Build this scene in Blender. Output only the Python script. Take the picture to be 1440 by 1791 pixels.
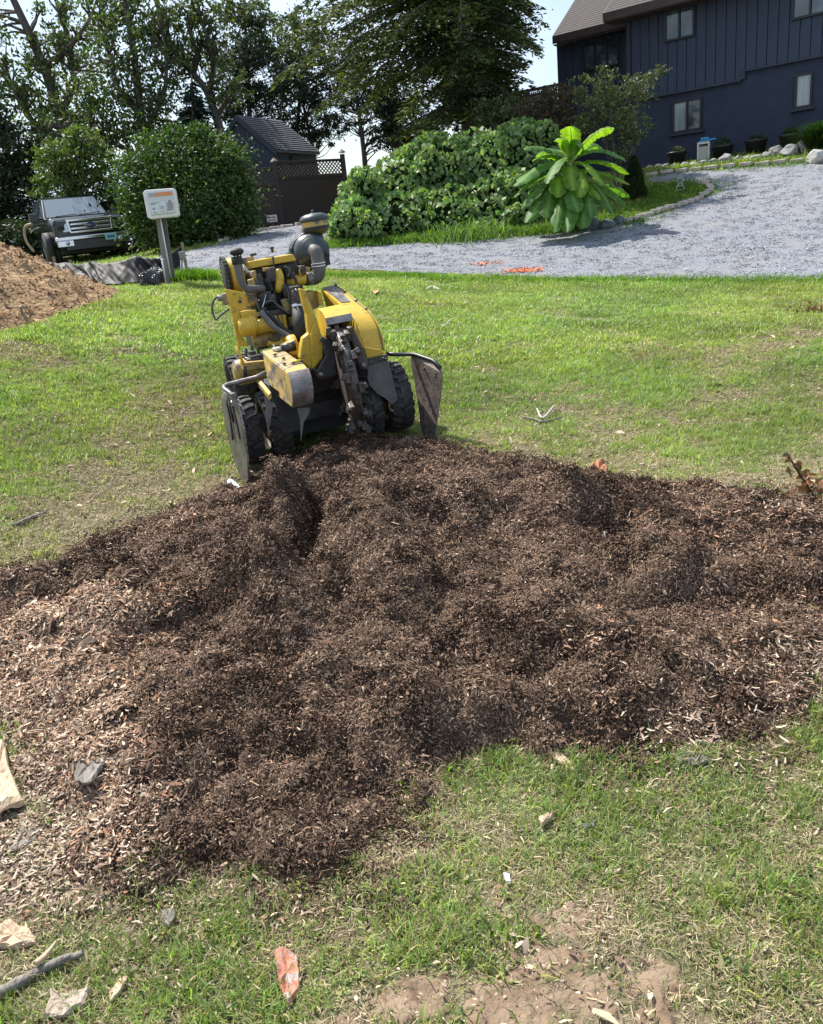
import bpy, bmesh, math, random
import numpy as np
from mathutils import Matrix, Vector, noise as mnoise
from mathutils.geometry import delaunay_2d_cdt
rnd = random.Random(7); rng = np.random.default_rng(7)
PI = math.pi
for o in list(bpy.data.objects): bpy.data.objects.remove(o)
sc = bpy.context.scene; COL = sc.collection
# ------------------------------------------------------------------ camera
W, H, F = 1440, 1791, 1430.0
_p = math.radians(18.6); _r = math.radians(6)
f_ = np.array([0, math.cos(_p), -math.sin(_p)]); u_ = np.array([0, math.sin(_p), math.cos(_p)]); r_ = np.array([1, 0, 0.])
RT = math.cos(_r)*r_ - math.sin(_r)*u_; UP = math.sin(_r)*r_ + math.cos(_r)*u_; CAM = np.array([0, 0, 1.6])
cd = bpy.data.cameras.new('camera'); cam = bpy.data.objects.new('camera', cd); COL.objects.link(cam)
cd.sensor_fit = 'VERTICAL'; cd.sensor_height = 24; cd.lens = 24*F/H; cd.clip_start = .05; cd.clip_end = 1500
m = Matrix.Identity(4)
for i in range(3):
    m[i][0] = RT[i]; m[i][1] = UP[i]; m[i][2] = -f_[i]; m[i][3] = CAM[i]
cam.matrix_world = m; sc.camera = cam
# ------------------------------------------------------------------ light
SUN_AZ, SUN_EL = math.radians(-42), math.radians(55)      # azimuth from +Y towards +X
sv = Vector((math.sin(SUN_AZ)*math.cos(SUN_EL), math.cos(SUN_AZ)*math.cos(SUN_EL), math.sin(SUN_EL)))
sl = bpy.data.lights.new('sun', 'SUN'); sl.energy = 5.0; sl.angle = math.radians(.6); sl.color = (1, .955, .88)
so = bpy.data.objects.new('sun', sl); COL.objects.link(so); so.rotation_euler = (-sv).to_track_quat('-Z', 'Y').to_euler()
wd = bpy.data.worlds.new('World'); sc.world = wd; wd.use_nodes = True
nt = wd.node_tree; nt.nodes.clear(); N = nt.nodes.new; LK = nt.links.new
out = N('ShaderNodeOutputWorld'); bg = N('ShaderNodeBackground'); sky = N('ShaderNodeTexSky')
sky.sky_type = 'NISHITA'; sky.sun_disc = False; sky.sun_elevation = SUN_EL; sky.sun_rotation = SUN_AZ
sky.dust_density = 1.5; sky.air_density = 1.2
tc = N('ShaderNodeTexCoord'); mp = N('ShaderNodeMapping'); mp.inputs['Scale'].default_value = (1, 1, 2.6)
nz = N('ShaderNodeTexNoise'); nz.inputs['Scale'].default_value = 3.1; nz.inputs['Detail'].default_value = 7; nz.inputs['Roughness'].default_value = .55
cr = N('ShaderNodeValToRGB'); cr.color_ramp.elements[0].position = .38; cr.color_ramp.elements[1].position = .62
mx = N('ShaderNodeMixRGB'); mx.inputs[2].default_value = (5.6, 6.6, 8.2, 1)
LK(tc.outputs['Generated'], mp.inputs[0]); LK(mp.outputs[0], nz.inputs[0]); LK(nz.outputs[0], cr.inputs[0])
LK(cr.outputs[0], mx.inputs[0]); LK(sky.outputs[0], mx.inputs[1]); LK(mx.outputs[0], bg.inputs[0]); LK(bg.outputs[0], out.inputs[0])
bg.inputs[1].default_value = .1
sc.view_settings.view_transform = 'Standard'; sc.view_settings.look = 'None'; sc.view_settings.gamma = 1
sc.view_settings.exposure = 0.80; sc.view_settings.use_curve_mapping = False
sc.render.engine = 'CYCLES'; sc.cycles.max_bounces = 6; sc.cycles.diffuse_bounces = 3; sc.cycles.glossy_bounces = 2; sc.cycles.transmission_bounces = 3
# ------------------------------------------------------------------ projection helpers (photo pixel + depth -> place)
def ray(px, py): return f_ + RT*(px-W/2)/F - UP*(py-H/2)/F
def at(px, py, Y):
    d = ray(px, py); return CAM + d*Y/d[1]
class Fr:
    """local frame: x = to the right, y = away, z = up; turned by yaw about z, leaning to -x by lean"""
    def __init__(s, O, yaw=0, lean=0, pitch=0):
        a, l, q = map(math.radians, (yaw, lean, pitch))
        x = np.array([math.cos(a), math.sin(a), 0]); y = np.array([-math.sin(a), math.cos(a), 0]); z = np.array([0, 0, 1.])
        x2 = math.cos(l)*x + math.sin(l)*z; z2 = math.cos(l)*z - math.sin(l)*x
        y3 = math.cos(q)*y + math.sin(q)*z2; z3 = math.cos(q)*z2 - math.sin(q)*y
        s.B = np.array([x2, y3, z3]); s.O = np.array(O, float); s.sc = (0, 0, 1, 1)
    def pl(s, u, v, ax, val):
        px = s.sc[0]+u*s.sc[2]; py = s.sc[1]+v*s.sc[3]
        d = s.B @ ray(px, py); c = s.B @ (CAM-s.O); t = (val-c[ax])/d[ax]; return tuple(c+d*t)
    def y(s, u, v, val): return s.pl(u, v, 1, val)
    def mat(s):
        m = Matrix.Identity(4)
        for i in range(3):
            for j in range(3): m[i][j] = s.B[j][i]
            m[i][3] = s.O[i]
        return m
# ------------------------------------------------------------------ object helpers
def tag(o, label=None, cat=None, group=None, kind=None):
    if label: o['label'] = label
    if cat: o['category'] = cat
    if group: o['group'] = group
    if kind: o['kind'] = kind
    return o
def thing(name, label, cat, loc=(0, 0, 0), rz=0, group=None, frame=None):
    o = bpy.data.objects.new(name, None); COL.objects.link(o); o.empty_display_size = .1
    if frame is not None: o.matrix_world = frame.mat()
    else: o.location = loc; o.rotation_euler = (0, 0, rz)
    return tag(o, label, cat, group)
def mesh(name, V, Fc, mat, cols=None, smooth=False):
    me = bpy.data.meshes.new(name)
    V = np.asarray(V, dtype=np.float32)
    if isinstance(Fc, np.ndarray):
        k = Fc.shape[1]; n = len(Fc)
        me.vertices.add(len(V)); me.vertices.foreach_set('co', V.ravel())
        me.loops.add(n*k); me.loops.foreach_set('vertex_index', Fc.astype(np.int32).ravel())
        me.polygons.add(n); me.polygons.foreach_set('loop_start', np.arange(0, n*k, k, dtype=np.int32))
        me.polygons.foreach_set('loop_total', np.full(n, k, dtype=np.int32))
        me.update(calc_edges=True)
    else:
        me.from_pydata(V.tolist(), [], Fc); me.update()
    if cols is not None:
        a = me.color_attributes.new('Col', 'FLOAT_COLOR', 'POINT')
        c = np.ones((len(V), 4), np.float32); c[:, :3] = cols; a.data.foreach_set('color', c.ravel())
    if smooth: me.polygons.foreach_set('use_smooth', np.ones(len(me.polygons), bool))
    for mm in (mat if isinstance(mat, (list, tuple)) else [mat]): me.materials.append(mm)
    return me
def link(name, me, parent=None, loc=None, kind=None):
    o = bpy.data.objects.new(name, me); COL.objects.link(o)
    if parent: o.parent = parent
    if loc is not None: o.location = loc
    if kind: o['kind'] = kind
    return o
class MB:
    """collects shapes, links them as one mesh object"""
    def __init__(s): s.V = []; s.F = []; s.sm = []
    def add(s, V, Fs, smooth=False):
        b = len(s.V); s.V += [tuple(v) for v in V]; s.F += [tuple(b+i for i in f) for f in Fs]; s.sm += [smooth]*len(Fs); return s
    def box(s, c, d, rz=0, rx=0, ry=0):
        M = Matrix.Translation(c) @ Matrix.Rotation(rz, 4, 'Z') @ Matrix.Rotation(rx, 4, 'X') @ Matrix.Rotation(ry, 4, 'Y')
        V = [M @ Vector((x*d[0]/2, y*d[1]/2, z*d[2]/2)) for x in (-1, 1) for y in (-1, 1) for z in (-1, 1)]
        return s.add(V, [(0, 1, 3, 2), (4, 6, 7, 5), (0, 4, 5, 1), (2, 3, 7, 6), (0, 2, 6, 4), (1, 5, 7, 3)])
    def loft(s, A, B):
        n = len(A); return s.add(list(A)+list(B), [tuple(range(n))[::-1], tuple(range(n, 2*n))] + [(i, (i+1) % n, n+(i+1) % n, n+i) for i in range(n)])
    def tube(s, P, r, n=8, cap=True, res=0):
        P = [Vector(p) for p in P]; rs = list(r) if hasattr(r, '__len__') else [r]*len(P)
        if res and len(P) > 2:
            Q = []; R2 = []
            for i in range(len(P)-1):
                a, b, c, d = P[max(i-1, 0)], P[i], P[i+1], P[min(i+2, len(P)-1)]
                for k in range(res):
                    t = k/res
                    Q.append(.5*((2*b)+(-a+c)*t+(2*a-5*b+4*c-d)*t*t+(-a+3*b-3*c+d)*t**3)); R2.append(rs[i]*(1-t)+rs[i+1]*t)
            Q.append(P[-1]); R2.append(rs[-1]); P, rs = Q, R2
        V = []; up = None
        for i, p in enumerate(P):
            t = (P[min(i+1, len(P)-1)]-P[max(i-1, 0)]).normalized()
            if up is None: up = t.orthogonal().normalized()
            up = (up - t*up.dot(t)); up = up.normalized() if up.length > 1e-6 else t.orthogonal().normalized()
            sd = t.cross(up)
            V += [p+(up*math.cos(2*PI*k/n)+sd*math.sin(2*PI*k/n))*rs[i] for k in range(n)]
        m_ = len(P); Fs = [(i*n+k, i*n+(k+1) % n, (i+1)*n+(k+1) % n, (i+1)*n+k) for i in range(m_-1) for k in range(n)]
        s.add(V, Fs, True)
        if cap:
            b = len(s.V)-n*m_
            s.F += [tuple(b+k for k in range(n))[::-1], tuple(b+(m_-1)*n+k for k in range(n))]; s.sm += [False, False]
        return s
    def lathe(s, prof, c=(0, 0, 0), ax='Z', n=24):
        """prof: list of (radius, along axis)"""
        V = []
        for r, h in prof:
            for k in range(n):
                a = 2*PI*k/n; q = (r*math.cos(a), r*math.sin(a), h)
                if ax == 'X': q = (q[2], q[0], q[1])
                if ax == 'Y': q = (q[0], q[2], q[1])
                V.append(tuple(np.add(q, c)))
        m_ = len(prof)
        return s.add(V, [(i*n+k, i*n+(k+1) % n, (i+1)*n+(k+1) % n, (i+1)*n+k) for i in range(m_-1) for k in range(n)], True)
    def make(s, name, mat, parent=None, bev=0, loc=None, kind=None):
        me = bpy.data.meshes.new(name); me.from_pydata(s.V, [], s.F); me.update()
        me.polygons.foreach_set('use_smooth', s.sm)
        for mm in (mat if isinstance(mat, (list, tuple)) else [mat]): me.materials.append(mm)
        bm = bmesh.new(); bm.from_mesh(me); bmesh.ops.recalc_face_normals(bm, faces=bm.faces); bm.to_mesh(me); bm.free()
        o = link(name, me, parent, loc, kind)
        if bev:
            b = o.modifiers.new('bevel', 'BEVEL'); b.width = bev; b.segments = 2; b.limit_method = 'ANGLE'; b.angle_limit = .6
        return o
# ------------------------------------------------------------------ materials
def mat(name, c1, c2=None, sc_=8, rough=.6, bump=0, bsc=40, metal=0, c3=None, coat=0, spec=.5, det=6, co='Object', lo=.35, hi=.65, lo3=.58, hi3=.7, sc3=None, stretch=None, bdist=.02):
    m = bpy.data.materials.new(name); m.use_nodes = True; t = m.node_tree; N = t.nodes.new; L = t.links.new
    b = t.nodes['Principled BSDF']; b.inputs['Roughness'].default_value = rough; b.inputs['Metallic'].default_value = metal
    b.inputs['Specular IOR Level'].default_value = spec; b.inputs['Coat Weight'].default_value = coat
    b.inputs['Base Color'].default_value = (*c1, 1)
    tc = N('ShaderNodeTexCoord'); src = tc.outputs[co]
    if stretch:
        mp = N('ShaderNodeMapping'); mp.inputs['Scale'].default_value = stretch; L(src, mp.inputs[0]); src = mp.outputs[0]
    def ns(scale, d=6):
        n = N('ShaderNodeTexNoise'); n.inputs['Scale'].default_value = scale; n.inputs['Detail'].default_value = d; L(src, n.inputs['Vector']); return n.outputs[0]
    if c2:
        r = N('ShaderNodeValToRGB'); r.color_ramp.elements[0].position = lo; r.color_ramp.elements[1].position = hi
        r.color_ramp.elements[0].color = (*c1, 1); r.color_ramp.elements[1].color = (*c2, 1); L(ns(sc_, det), r.inputs[0]); o = r.outputs[0]
        if c3:
            r2 = N('ShaderNodeValToRGB'); r2.color_ramp.elements[0].position = lo3; r2.color_ramp.elements[1].position = hi3
            L(ns(sc3 or sc_*3.7), r2.inputs[0]); mx = N('ShaderNodeMixRGB'); mx.inputs[2].default_value = (*c3, 1)
            L(r2.outputs[0], mx.inputs[0]); L(o, mx.inputs[1]); o = mx.outputs[0]
        L(o, b.inputs['Base Color'])
    if bump:
        bp = N('ShaderNodeBump'); bp.inputs['Strength'].default_value = bump; bp.inputs['Distance'].default_value = bdist
        L(ns(bsc, 5), bp.inputs['Height']); L(bp.outputs[0], b.inputs['Normal'])
    return m
def colmat(name, rough=.6, trans=0, spec=.3, bright=1.0, tcol=(1.25, 1.5, .45)):
    """base colour from the mesh's own colour attribute; leaves let light through"""
    m = bpy.data.materials.new(name); m.use_nodes = True; t = m.node_tree; N = t.nodes.new; L = t.links.new
    b = t.nodes['Principled BSDF']; b.inputs['Roughness'].default_value = rough; b.inputs['Specular IOR Level'].default_value = spec
    a = N('ShaderNodeAttribute'); a.attribute_name = 'Col'; L(a.outputs['Color'], b.inputs['Base Color'])
    if trans:
        tr = N('ShaderNodeBsdfTranslucent'); mu = N('ShaderNodeMixRGB'); mu.blend_type = 'MULTIPLY'; mu.inputs[0].default_value = 1
        mu.inputs[2].default_value = (*tcol, 1); L(a.outputs['Color'], mu.inputs[1]); L(mu.outputs[0], tr.inputs[0])
        ms = N('ShaderNodeMixShader'); ms.inputs[0].default_value = trans
        L(b.outputs[0], ms.inputs[1]); L(tr.outputs[0], ms.inputs[2]); L(ms.outputs[0], t.nodes['Material Output'].inputs[0])
    return m
YEL = mat('yellow_paint', (.60, .39, .035), (.50, .33, .035), 14, .42, .08, 60, c3=(.20, .14, .05), lo3=.60, hi3=.72, sc3=22)
YEW = mat('worn_yellow_paint', (.53, .35, .06), (.30, .22, .11), 7, .5, .12, 50, c3=(.12, .10, .09), lo3=.5, hi3=.62, sc3=12)
STE = mat('bare_worn_steel', (.13, .12, .12), (.26, .235, .22), 9, .42, .12, 70, metal=.55, c3=(.10, .065, .045), lo3=.55, hi3=.7)
DST = mat('dark_painted_steel', (.025, .027, .032), (.05, .048, .045), 10, .45, .1, 60, c3=(.13, .10, .08), lo3=.6, hi3=.75)
BLK = mat('black_rubber', (.014, .014, .015), (.03, .028, .026), 10, .7, .1, 60)
TYR = mat('tyre_rubber', (.02, .02, .021), (.05, .046, .042), 12, .75, .15, 60, c3=(.12, .10, .085), lo3=.56, hi3=.75)
RUB = mat('grey_rubber_flap', (.075, .082, .085), (.13, .13, .125), 8, .6, .1, 50, c3=(.16, .13, .10), lo3=.6, hi3=.8)
TOO = mat('cutter_steel', (.10, .10, .105), (.05, .042, .036), 22, .42, .3, 60, metal=.55, c3=(.12, .08, .055), lo3=.5, hi3=.62)
GRN = mat('dark_green_canister', (.03, .042, .042), (.045, .055, .055), 8, .4, .05, 60)
HOS = mat('dusty_grey_hose', (.075, .07, .065), (.13, .12, .11), 10, .6, .1, 60)
ENG = mat('oily_engine_metal', (.015, .017, .02), (.06, .055, .05), 16, .5, .25, 50, c3=(.16, .13, .08), lo3=.58, hi3=.7)
CHR = mat('chrome', (.6, .6, .62), rough=.16, metal=1)
# ------------------------------------------------------------------ value noise
_perm = rng.random((512, 512)).astype(np.float32)
def vn(x, y, s, seed=0):
    x = np.asarray(x, float)*s+seed*17.3+1000; y = np.asarray(y, float)*s+seed*9.7+1000
    i = np.floor(x).astype(int); j = np.floor(y).astype(int); a = x-i; b = y-j; a = a*a*(3-2*a); b = b*b*(3-2*b)
    g = lambda p, q: _perm[p & 511, q & 511]
    return (g(i, j)*(1-a)+g(i+1, j)*a)*(1-b)+(g(i, j+1)*(1-a)+g(i+1, j+1)*a)*b
def fbm(x, y, s, o=4, seed=0): return sum(vn(x, y, s*2**k, seed+k*3)*.5**k for k in range(o))/(2-.5**(o-1))
def sstep(a, b, x): t = np.clip((x-a)/(b-a), 0, 1); return t*t*(3-2*t)
# ------------------------------------------------------------------ terrain
cp = [(-4, -2, 0), (4, -2, 0), (0, -2, 0), (-3, 0, 0), (0, 0, 0), (3, 0, 0), (-2, 2, -.01), (2, 2, 0), (0, 3, 0), (3, 4, .02), (0, 5, .03), (1, 3.5, 0)]
for a in [(440, 808, 6.2), (715, 752, 6.7), (0, 1000, 4.2), (0, 700, 7.2), (0, 590, 9), (200, 520, 12), (300, 490, 14), (1440, 600, 8.2), (1440, 750, 5.9),
          (1000, 650, 8), (330, 475, 16), (580, 470, 16.5), (850, 482, 15.5), (1200, 487, 14), (1440, 488, 13), (330, 440, 21), (440, 410, 24),
          (530, 395, 27), (600, 388, 27.5), (570, 425, 20), (760, 420, 19), (960, 405, 18.5), (1050, 400, 18), (1240, 340, 20.5), (1130, 312, 23),
          (1290, 292, 22), (1430, 275, 21), (1140, 296, 26), (150, 463, 25.5), (100, 474, 21), (180, 472, 21), (250, 462, 20), (220, 480, 17.5), (150, 508, 14.5), (250, 506, 14.2), (0, 480, 15)]:
    cp.append(tuple(at(*a)))
cp += [(-30, 35, 2.2), (-12, 36, 2.4), (0, 36, 2.4), (12, 36, 3.1), (30, 30, 3.4), (20, 18, 2.6), (14, 8, .1), (-14, 8, 1.6), (-20, 18, 2.2), (14, -4, 0), (-14, -4, .3)]
cp = np.array(cp)
def _phi(r2): return .5*r2*np.log(r2+1e-9)
_P = cp[:, :2]; _n = len(cp)
_K = _phi(((_P[:, None]-_P[None])**2).sum(-1)) + np.eye(_n)*.6
_Q = np.c_[np.ones(_n), _P]; _A = np.block([[_K, _Q], [_Q.T, np.zeros((3, 3))]])
_w = np.linalg.solve(_A, np.r_[cp[:, 2], 0, 0, 0])
def T(x, y):
    x = np.asarray(x, float); y = np.asarray(y, float); sh = x.shape; x = x.ravel(); y = y.ravel()
    xc = np.clip(x, -32, 32); yc = np.clip(y, -4, 37); z = np.empty(len(x))
    for i in range(0, len(x), 40000):
        X = xc[i:i+40000]; Y = yc[i:i+40000]
        r2 = (X[:, None]-_P[:, 0])**2+(Y[:, None]-_P[:, 1])**2
        z[i:i+40000] = _phi(r2) @ _w[:_n] + _w[_n] + _w[_n+1]*X + _w[_n+2]*Y
    z = z - sstep(37, 70, y)*(z-.2)
    return z.reshape(sh)
def T1(x, y): return float(T(np.array([x]), np.array([y]))[0])
def ground(px, py, y0=1.0, y1=40):
    d = ray(px, py); ys = np.linspace(y0, y1, 800); P = CAM+d*(ys/d[1])[:, None]; z = T(P[:, 0], P[:, 1])
    k = np.where(P[:, 2] < z)[0]; k = k[0] if len(k) else 799
    if k == 0: return P[0]
    a, b = P[k-1, 2]-z[k-1], P[k, 2]-z[k]; t = a/(a-b) if a > b else 1.0; return P[k-1]*(1-t)+P[k]*t
def inpoly(x, y, poly):
    x = np.asarray(x); y = np.asarray(y); c = np.zeros(x.shape, bool); n = len(poly)
    for i in range(n):
        (x1, y1), (x2, y2) = poly[i][:2], poly[(i+1) % n][:2]
        if y1 == y2: continue
        c ^= ((y1 > y) != (y2 > y)) & (x < (x2-x1)*(y-y1)/(y2-y1)+x1)
    return c
def pdist(x, y, poly):
    d = np.full(np.shape(x), 1e9); n = len(poly)
    for i in range(n):
        ax, ay = poly[i][:2]; bx, by = poly[(i+1) % n][:2]; ux, uy = bx-ax, by-ay; L2 = ux*ux+uy*uy+1e-9
        t = np.clip(((x-ax)*ux+(y-ay)*uy)/L2, 0, 1); d = np.minimum(d, np.hypot(x-ax-t*ux, y-ay-t*uy))
    return d
# regions on the ground, read from the photo and carried to the terrain
MUL = [ground(*p)[:2] for p in [(425, 858), (480, 815), (560, 778), (660, 764), (760, 776), (860, 798), (960, 812), (1040, 835), (1120, 850), (1230, 858), (1330, 862), (1420, 880), (1560, 930),
       (1560, 1080), (1450, 1150), (1400, 1230), (1330, 1290), (1180, 1315), (1050, 1315), (900, 1305), (800, 1330), (740, 1345), (715, 1410), (690, 1475), (560, 1525), (420, 1545), (280, 1540),
       (170, 1500), (110, 1430), (40, 1330), (-60, 1250), (-150, 1130), (-120, 1050), (0, 1012), (110, 985), (200, 940), (300, 895)]]
DRV = [tuple(ground(*p)[:2]) for p in [(300, 478), (345, 478), (430, 476), (580, 473), (700, 477), (850, 484), (1000, 487), (1200, 490), (1440, 490), (1640, 490)]]
DRV += [(16, 13), (19, 19)]
DRV += [tuple(ground(*p)[:2]) for p in [(1500, 268), (1440, 278), (1380, 287), (1290, 293), (1200, 300), (1130, 312), (1140, 322), (1190, 319), (1235, 325), (1246, 334), (1225, 350), (1160, 372), (1100, 390), (1050, 402),
      (960, 412), (850, 420), (760, 425), (660, 428), (590, 428), (572, 424), (585, 410), (600, 398), (545, 394), (490, 399), (440, 411), (380, 430), (330, 441)]]
DRV += [tuple(ground(250, 450)[:2])]
DIRT = [ground(*p)[:2] for p in [(-40, 590), (0, 580), (60, 568), (120, 548), (180, 530), (215, 512)]] + [(-5.2, 15.2), (-8, 17), (-12, 17), (-12, 9)]
SOIL = [ground(*p)[:2] for p in [(600, 1840), (590, 1770), (660, 1720), (700, 1700), (850, 1655), (890, 1600), (1000, 1585), (1110, 1620), (1130, 1690), (1150, 1740), (1230, 1790), (1230, 1840)]]
def mulch_h(x, y):
    ins = inpoly(x, y, MUL); d = pdist(x, y, MUL)*np.where(ins, 1, -1) + (fbm(x, y, 4, 4, 5)-.5)*.34
    h = (.13+.06*sstep(2.5, 4.2, y))*(1-np.exp(-np.clip(d, 0, 9)/.5))
    for px, py, hh, sx, sy, rot in BUMPS:
        hh = hh*.85
        h = h + hh*np.exp(-(((x-px)*math.cos(rot)+(y-py)*math.sin(rot))/sx)**2-((-(x-px)*math.sin(rot)+(y-py)*math.cos(rot))/sy)**2)*sstep(0, .15, d)
    n = (fbm(x, y, 2.6, 4, 1)-.5)*.13 + (fbm(x, y, 9, 4, 2)-.5)*.11
    h = h + n*sstep(-.05, .25, d)
    for i in range(len(GULLY)-1):
        (ax, ay), (bx, by) = GULLY[i], GULLY[i+1]; ux, uy = bx-ax, by-ay; t = np.clip(((x-ax)*ux+(y-ay)*uy)/(ux*ux+uy*uy), 0, 1); q = np.hypot(x-ax-t*ux, y-ay-t*uy)+(fbm(x, y, 9, 3, 61)-.5)*.07
        h = np.minimum(h, -.02+.03*t+np.maximum(q-.035, 0)*3.0+(fbm(x, y, 12, 3, 62)-.5)*.05)
    return np.where(d > 0, np.maximum(h, .004), -.03), d
def bump(px, py, hh, sx, sy, rot=0):
    d = ray(px, py); ys = np.linspace(1, 9, 400); P = CAM+d*(ys/d[1])[:, None]; g = P[np.where(P[:, 2] < T(P[:, 0], P[:, 1])+.19+max(hh, -.1)*.5)[0][0]]; return (g[0], g[1], hh, sx, sy, rot)
BUMPS = [bump(492, 835, .28, .13, .40, .12), bump(470, 950, .34, .15, .32, .1), bump(400, 1010, .12, .16, .12), bump(640, 960, .04, .2, .3),
         bump(650, 900, .18, .18, .50, .1), bump(700, 1000, .08, .15, .25), bump(830, 850, .16, .5, .30), bump(1010, 850, .16, .20, .16), bump(1065, 925, -.16, .17, .15, .3), bump(270, 1080, -.20, .24, .07, .1), bump(360, 1085, -.10, .12, .05, .1),
         bump(1170, 940, .14, .16, .22), bump(1230, 1030, -.18, .42, .22), bump(1000, 1030, .14, .35, .22), bump(760, 1180, .10, .3, .13), bump(950, 1190, .07, .3, .15), bump(1130, 1130, .08, .3, .12),
         bump(600, 1300, -.03, .5, .2), bump(1130, 880, .04, .3, .2), bump(350, 930, .07, .2, .2), bump(880, 960, -.14, .16, .28), bump(760, 950, -.10, .12, .3), bump(545, 1130, .07, .25, .12), bump(350, 1250, .04, .25, .1)]
GULLY = []
for _px, _py in ((556, 905), (548, 950), (535, 1000), (520, 1050)):
    d = ray(_px, _py); t = (CAM[2]-.08)/-d[2]; P = CAM+d*t; GULLY.append((P[0], P[1]))
# ------------------------------------------------------------------ ground sheet
def grid(xs, ys, zf):
    X, Y = np.meshgrid(xs, ys); Z = zf(X, Y); V = np.c_[X.ravel(), Y.ravel(), Z.ravel()]
    nx, ny = len(xs), len(ys); i = (np.arange(ny-1)[:, None]*nx+np.arange(nx-1)).ravel()
    return V, np.c_[i, i+1, i+nx+1, i+nx]
LAWN = mat('lawn_soil_and_thatch', (.13, .108, .062), (.24, .20, .13), 40, .95, .9, 90, c3=(.09, .10, .042), sc3=3, lo3=.45, hi3=.65, spec=.1)
xs = np.r_[np.linspace(-300, -34, 12), np.linspace(-32, -9, 30), np.linspace(-8.6, 9, 130), np.linspace(9.5, 32, 30), np.linspace(36, 300, 12)]
ys = np.r_[np.linspace(-60, -6, 8), np.linspace(-4, 1, 12), np.linspace(1.1, 18, 170), np.linspace(18.4, 40, 50), np.linspace(44, 80, 12), np.linspace(100, 600, 12)]
V, Fq = grid(xs, ys, lambda x, y: T(x, y)+(fbm(x, y, 1.2, 4, 8)-.5)*.05*(np.abs(x) < 12)*(y < 16)*(y > -1)-.0)
def TG(x, y): return T(x, y)+(fbm(x, y, 1.2, 4, 8)-.5)*.05*(np.abs(x) < 12)*(y < 16)*(y > -1)
link('lawn', mesh('lawn', V, Fq, LAWN, smooth=True), kind='structure')
# driveway: cut cleanly along its edges
def sheet(name, poly, step, dz, m, kind, zf=None):
    P = [Vector(p[:2]) for p in poly]; n = len(P); e = [(i, (i+1) % n) for i in range(n)]
    A = np.array([p[:2] for p in poly]); gx = np.arange(A[:, 0].min(), A[:, 0].max(), step); gy = np.arange(A[:, 1].min(), A[:, 1].max(), step)
    X, Y = np.meshgrid(gx, gy); X = X.ravel(); Y = Y.ravel(); k = inpoly(X, Y, [tuple(p) for p in A]) & (pdist(X, Y, [tuple(p) for p in A]) > step*.4)
    P += [Vector((x, y)) for x, y in zip(X[k], Y[k])]
    r = delaunay_2d_cdt(P, e, [], 1, 1e-5); v = np.array([tuple(q) for q in r[0]])
    z = (zf or TG)(v[:, 0], v[:, 1])+dz
    return link(name, mesh(name, np.c_[v, z], [list(t) for t in r[2]], m, smooth=True), kind=kind)
GRAV = mat('grey_gravel', (.13, .138, .155), (.26, .272, .30), 42, .9, .4, 42, c3=(.215, .215, .225), sc3=1.1, lo3=.48, hi3=.66, spec=.2, bdist=.03, lo=.40, hi=.60, det=3)
def refine(poly, s=.35):
    o = []
    for i in range(len(poly)):
        a = np.array(poly[i][:2]); b = np.array(poly[(i+1) % len(poly)][:2]); k = max(1, int(np.hypot(*(b-a))/s))
        for t in range(k):
            q = a+(b-a)*t/k; o.append((q[0]+rnd.uniform(-.05, .05), q[1]+rnd.uniform(-.05, .05)))
    return o
sheet('driveway', refine(DRV), .5, .03, GRAV, 'structure')
# loose stones of the gravel (real relief where the drive is nearest)
def scatter(n, poly, margin=0, seed=0):
    A = np.array([p[:2] for p in poly]); r = np.random.default_rng(seed)
    x = r.uniform(A[:, 0].min()-margin, A[:, 0].max()+margin, n); y = r.uniform(A[:, 1].min()-margin, A[:, 1].max()+margin, n)
    return x, y
def chips(name, x, y, z, L, Wd, cols, m, tilt=.5, thick=0, yaw=None, kind='stuff', curl=.15):
    n = len(x); a = rng.uniform(0, 2*PI, n) if yaw is None else yaw
    tz = rng.normal(0, tilt, n); rl = rng.normal(0, tilt, n)
    d = np.c_[np.cos(a)*np.cos(tz), np.sin(a)*np.cos(tz), np.sin(tz)]; s = np.c_[-np.sin(a)*np.cos(rl), np.cos(a)*np.cos(rl), np.sin(rl)]
    nn = np.cross(d, s); c = np.c_[x, y, z]; L = L[:, None]/2; Wd = Wd[:, None]/2
    q = rng.uniform(.2, 1, (n, 4))
    V = np.stack([c-d*L+s*Wd*q[:, :1]*.6, c-d*L*.9-s*Wd*q[:, 1:2], c+nn*L*curl-s*Wd, c+d*L-s*Wd*q[:, 2:3]*.3, c+d*L*.9+s*Wd*q[:, 3:4]*.6, c+nn*L*curl+s*Wd], 1).reshape(-1, 3)
    b = (np.arange(n)*6)[:, None]; Fq = np.concatenate([b+np.array([0, 1, 2, 5]), b+np.array([5, 2, 3, 4])], 0)
    return link(name, mesh(name, V, Fq, m, cols=np.repeat(cols, 6, 0)), kind=kind)
CHIP = colmat('wood_chip', .8, 0, .2)
def imat(name, rough=.6, trans=0, spec=.25, tcol=(1.25, 1.5, .45)):
    m = colmat(name, rough, trans, spec, tcol=tcol); t = m.node_tree
    a = [n for n in t.nodes if n.type == 'ATTRIBUTE'][0]; b = t.nodes.new('ShaderNodeAttribute'); b.attribute_type = 'INSTANCER'; b.attribute_name = 'tint'
    mu = t.nodes.new('ShaderNodeMixRGB'); mu.blend_type = 'MULTIPLY'; mu.inputs[0].default_value = 1; tos = [l.to_socket for l in a.outputs['Color'].links]
    t.links.new(a.outputs['Color'], mu.inputs[1]); t.links.new(b.outputs['Color'], mu.inputs[2])
    for s in tos: t.links.new(mu.outputs[0], s)
    return m
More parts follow.
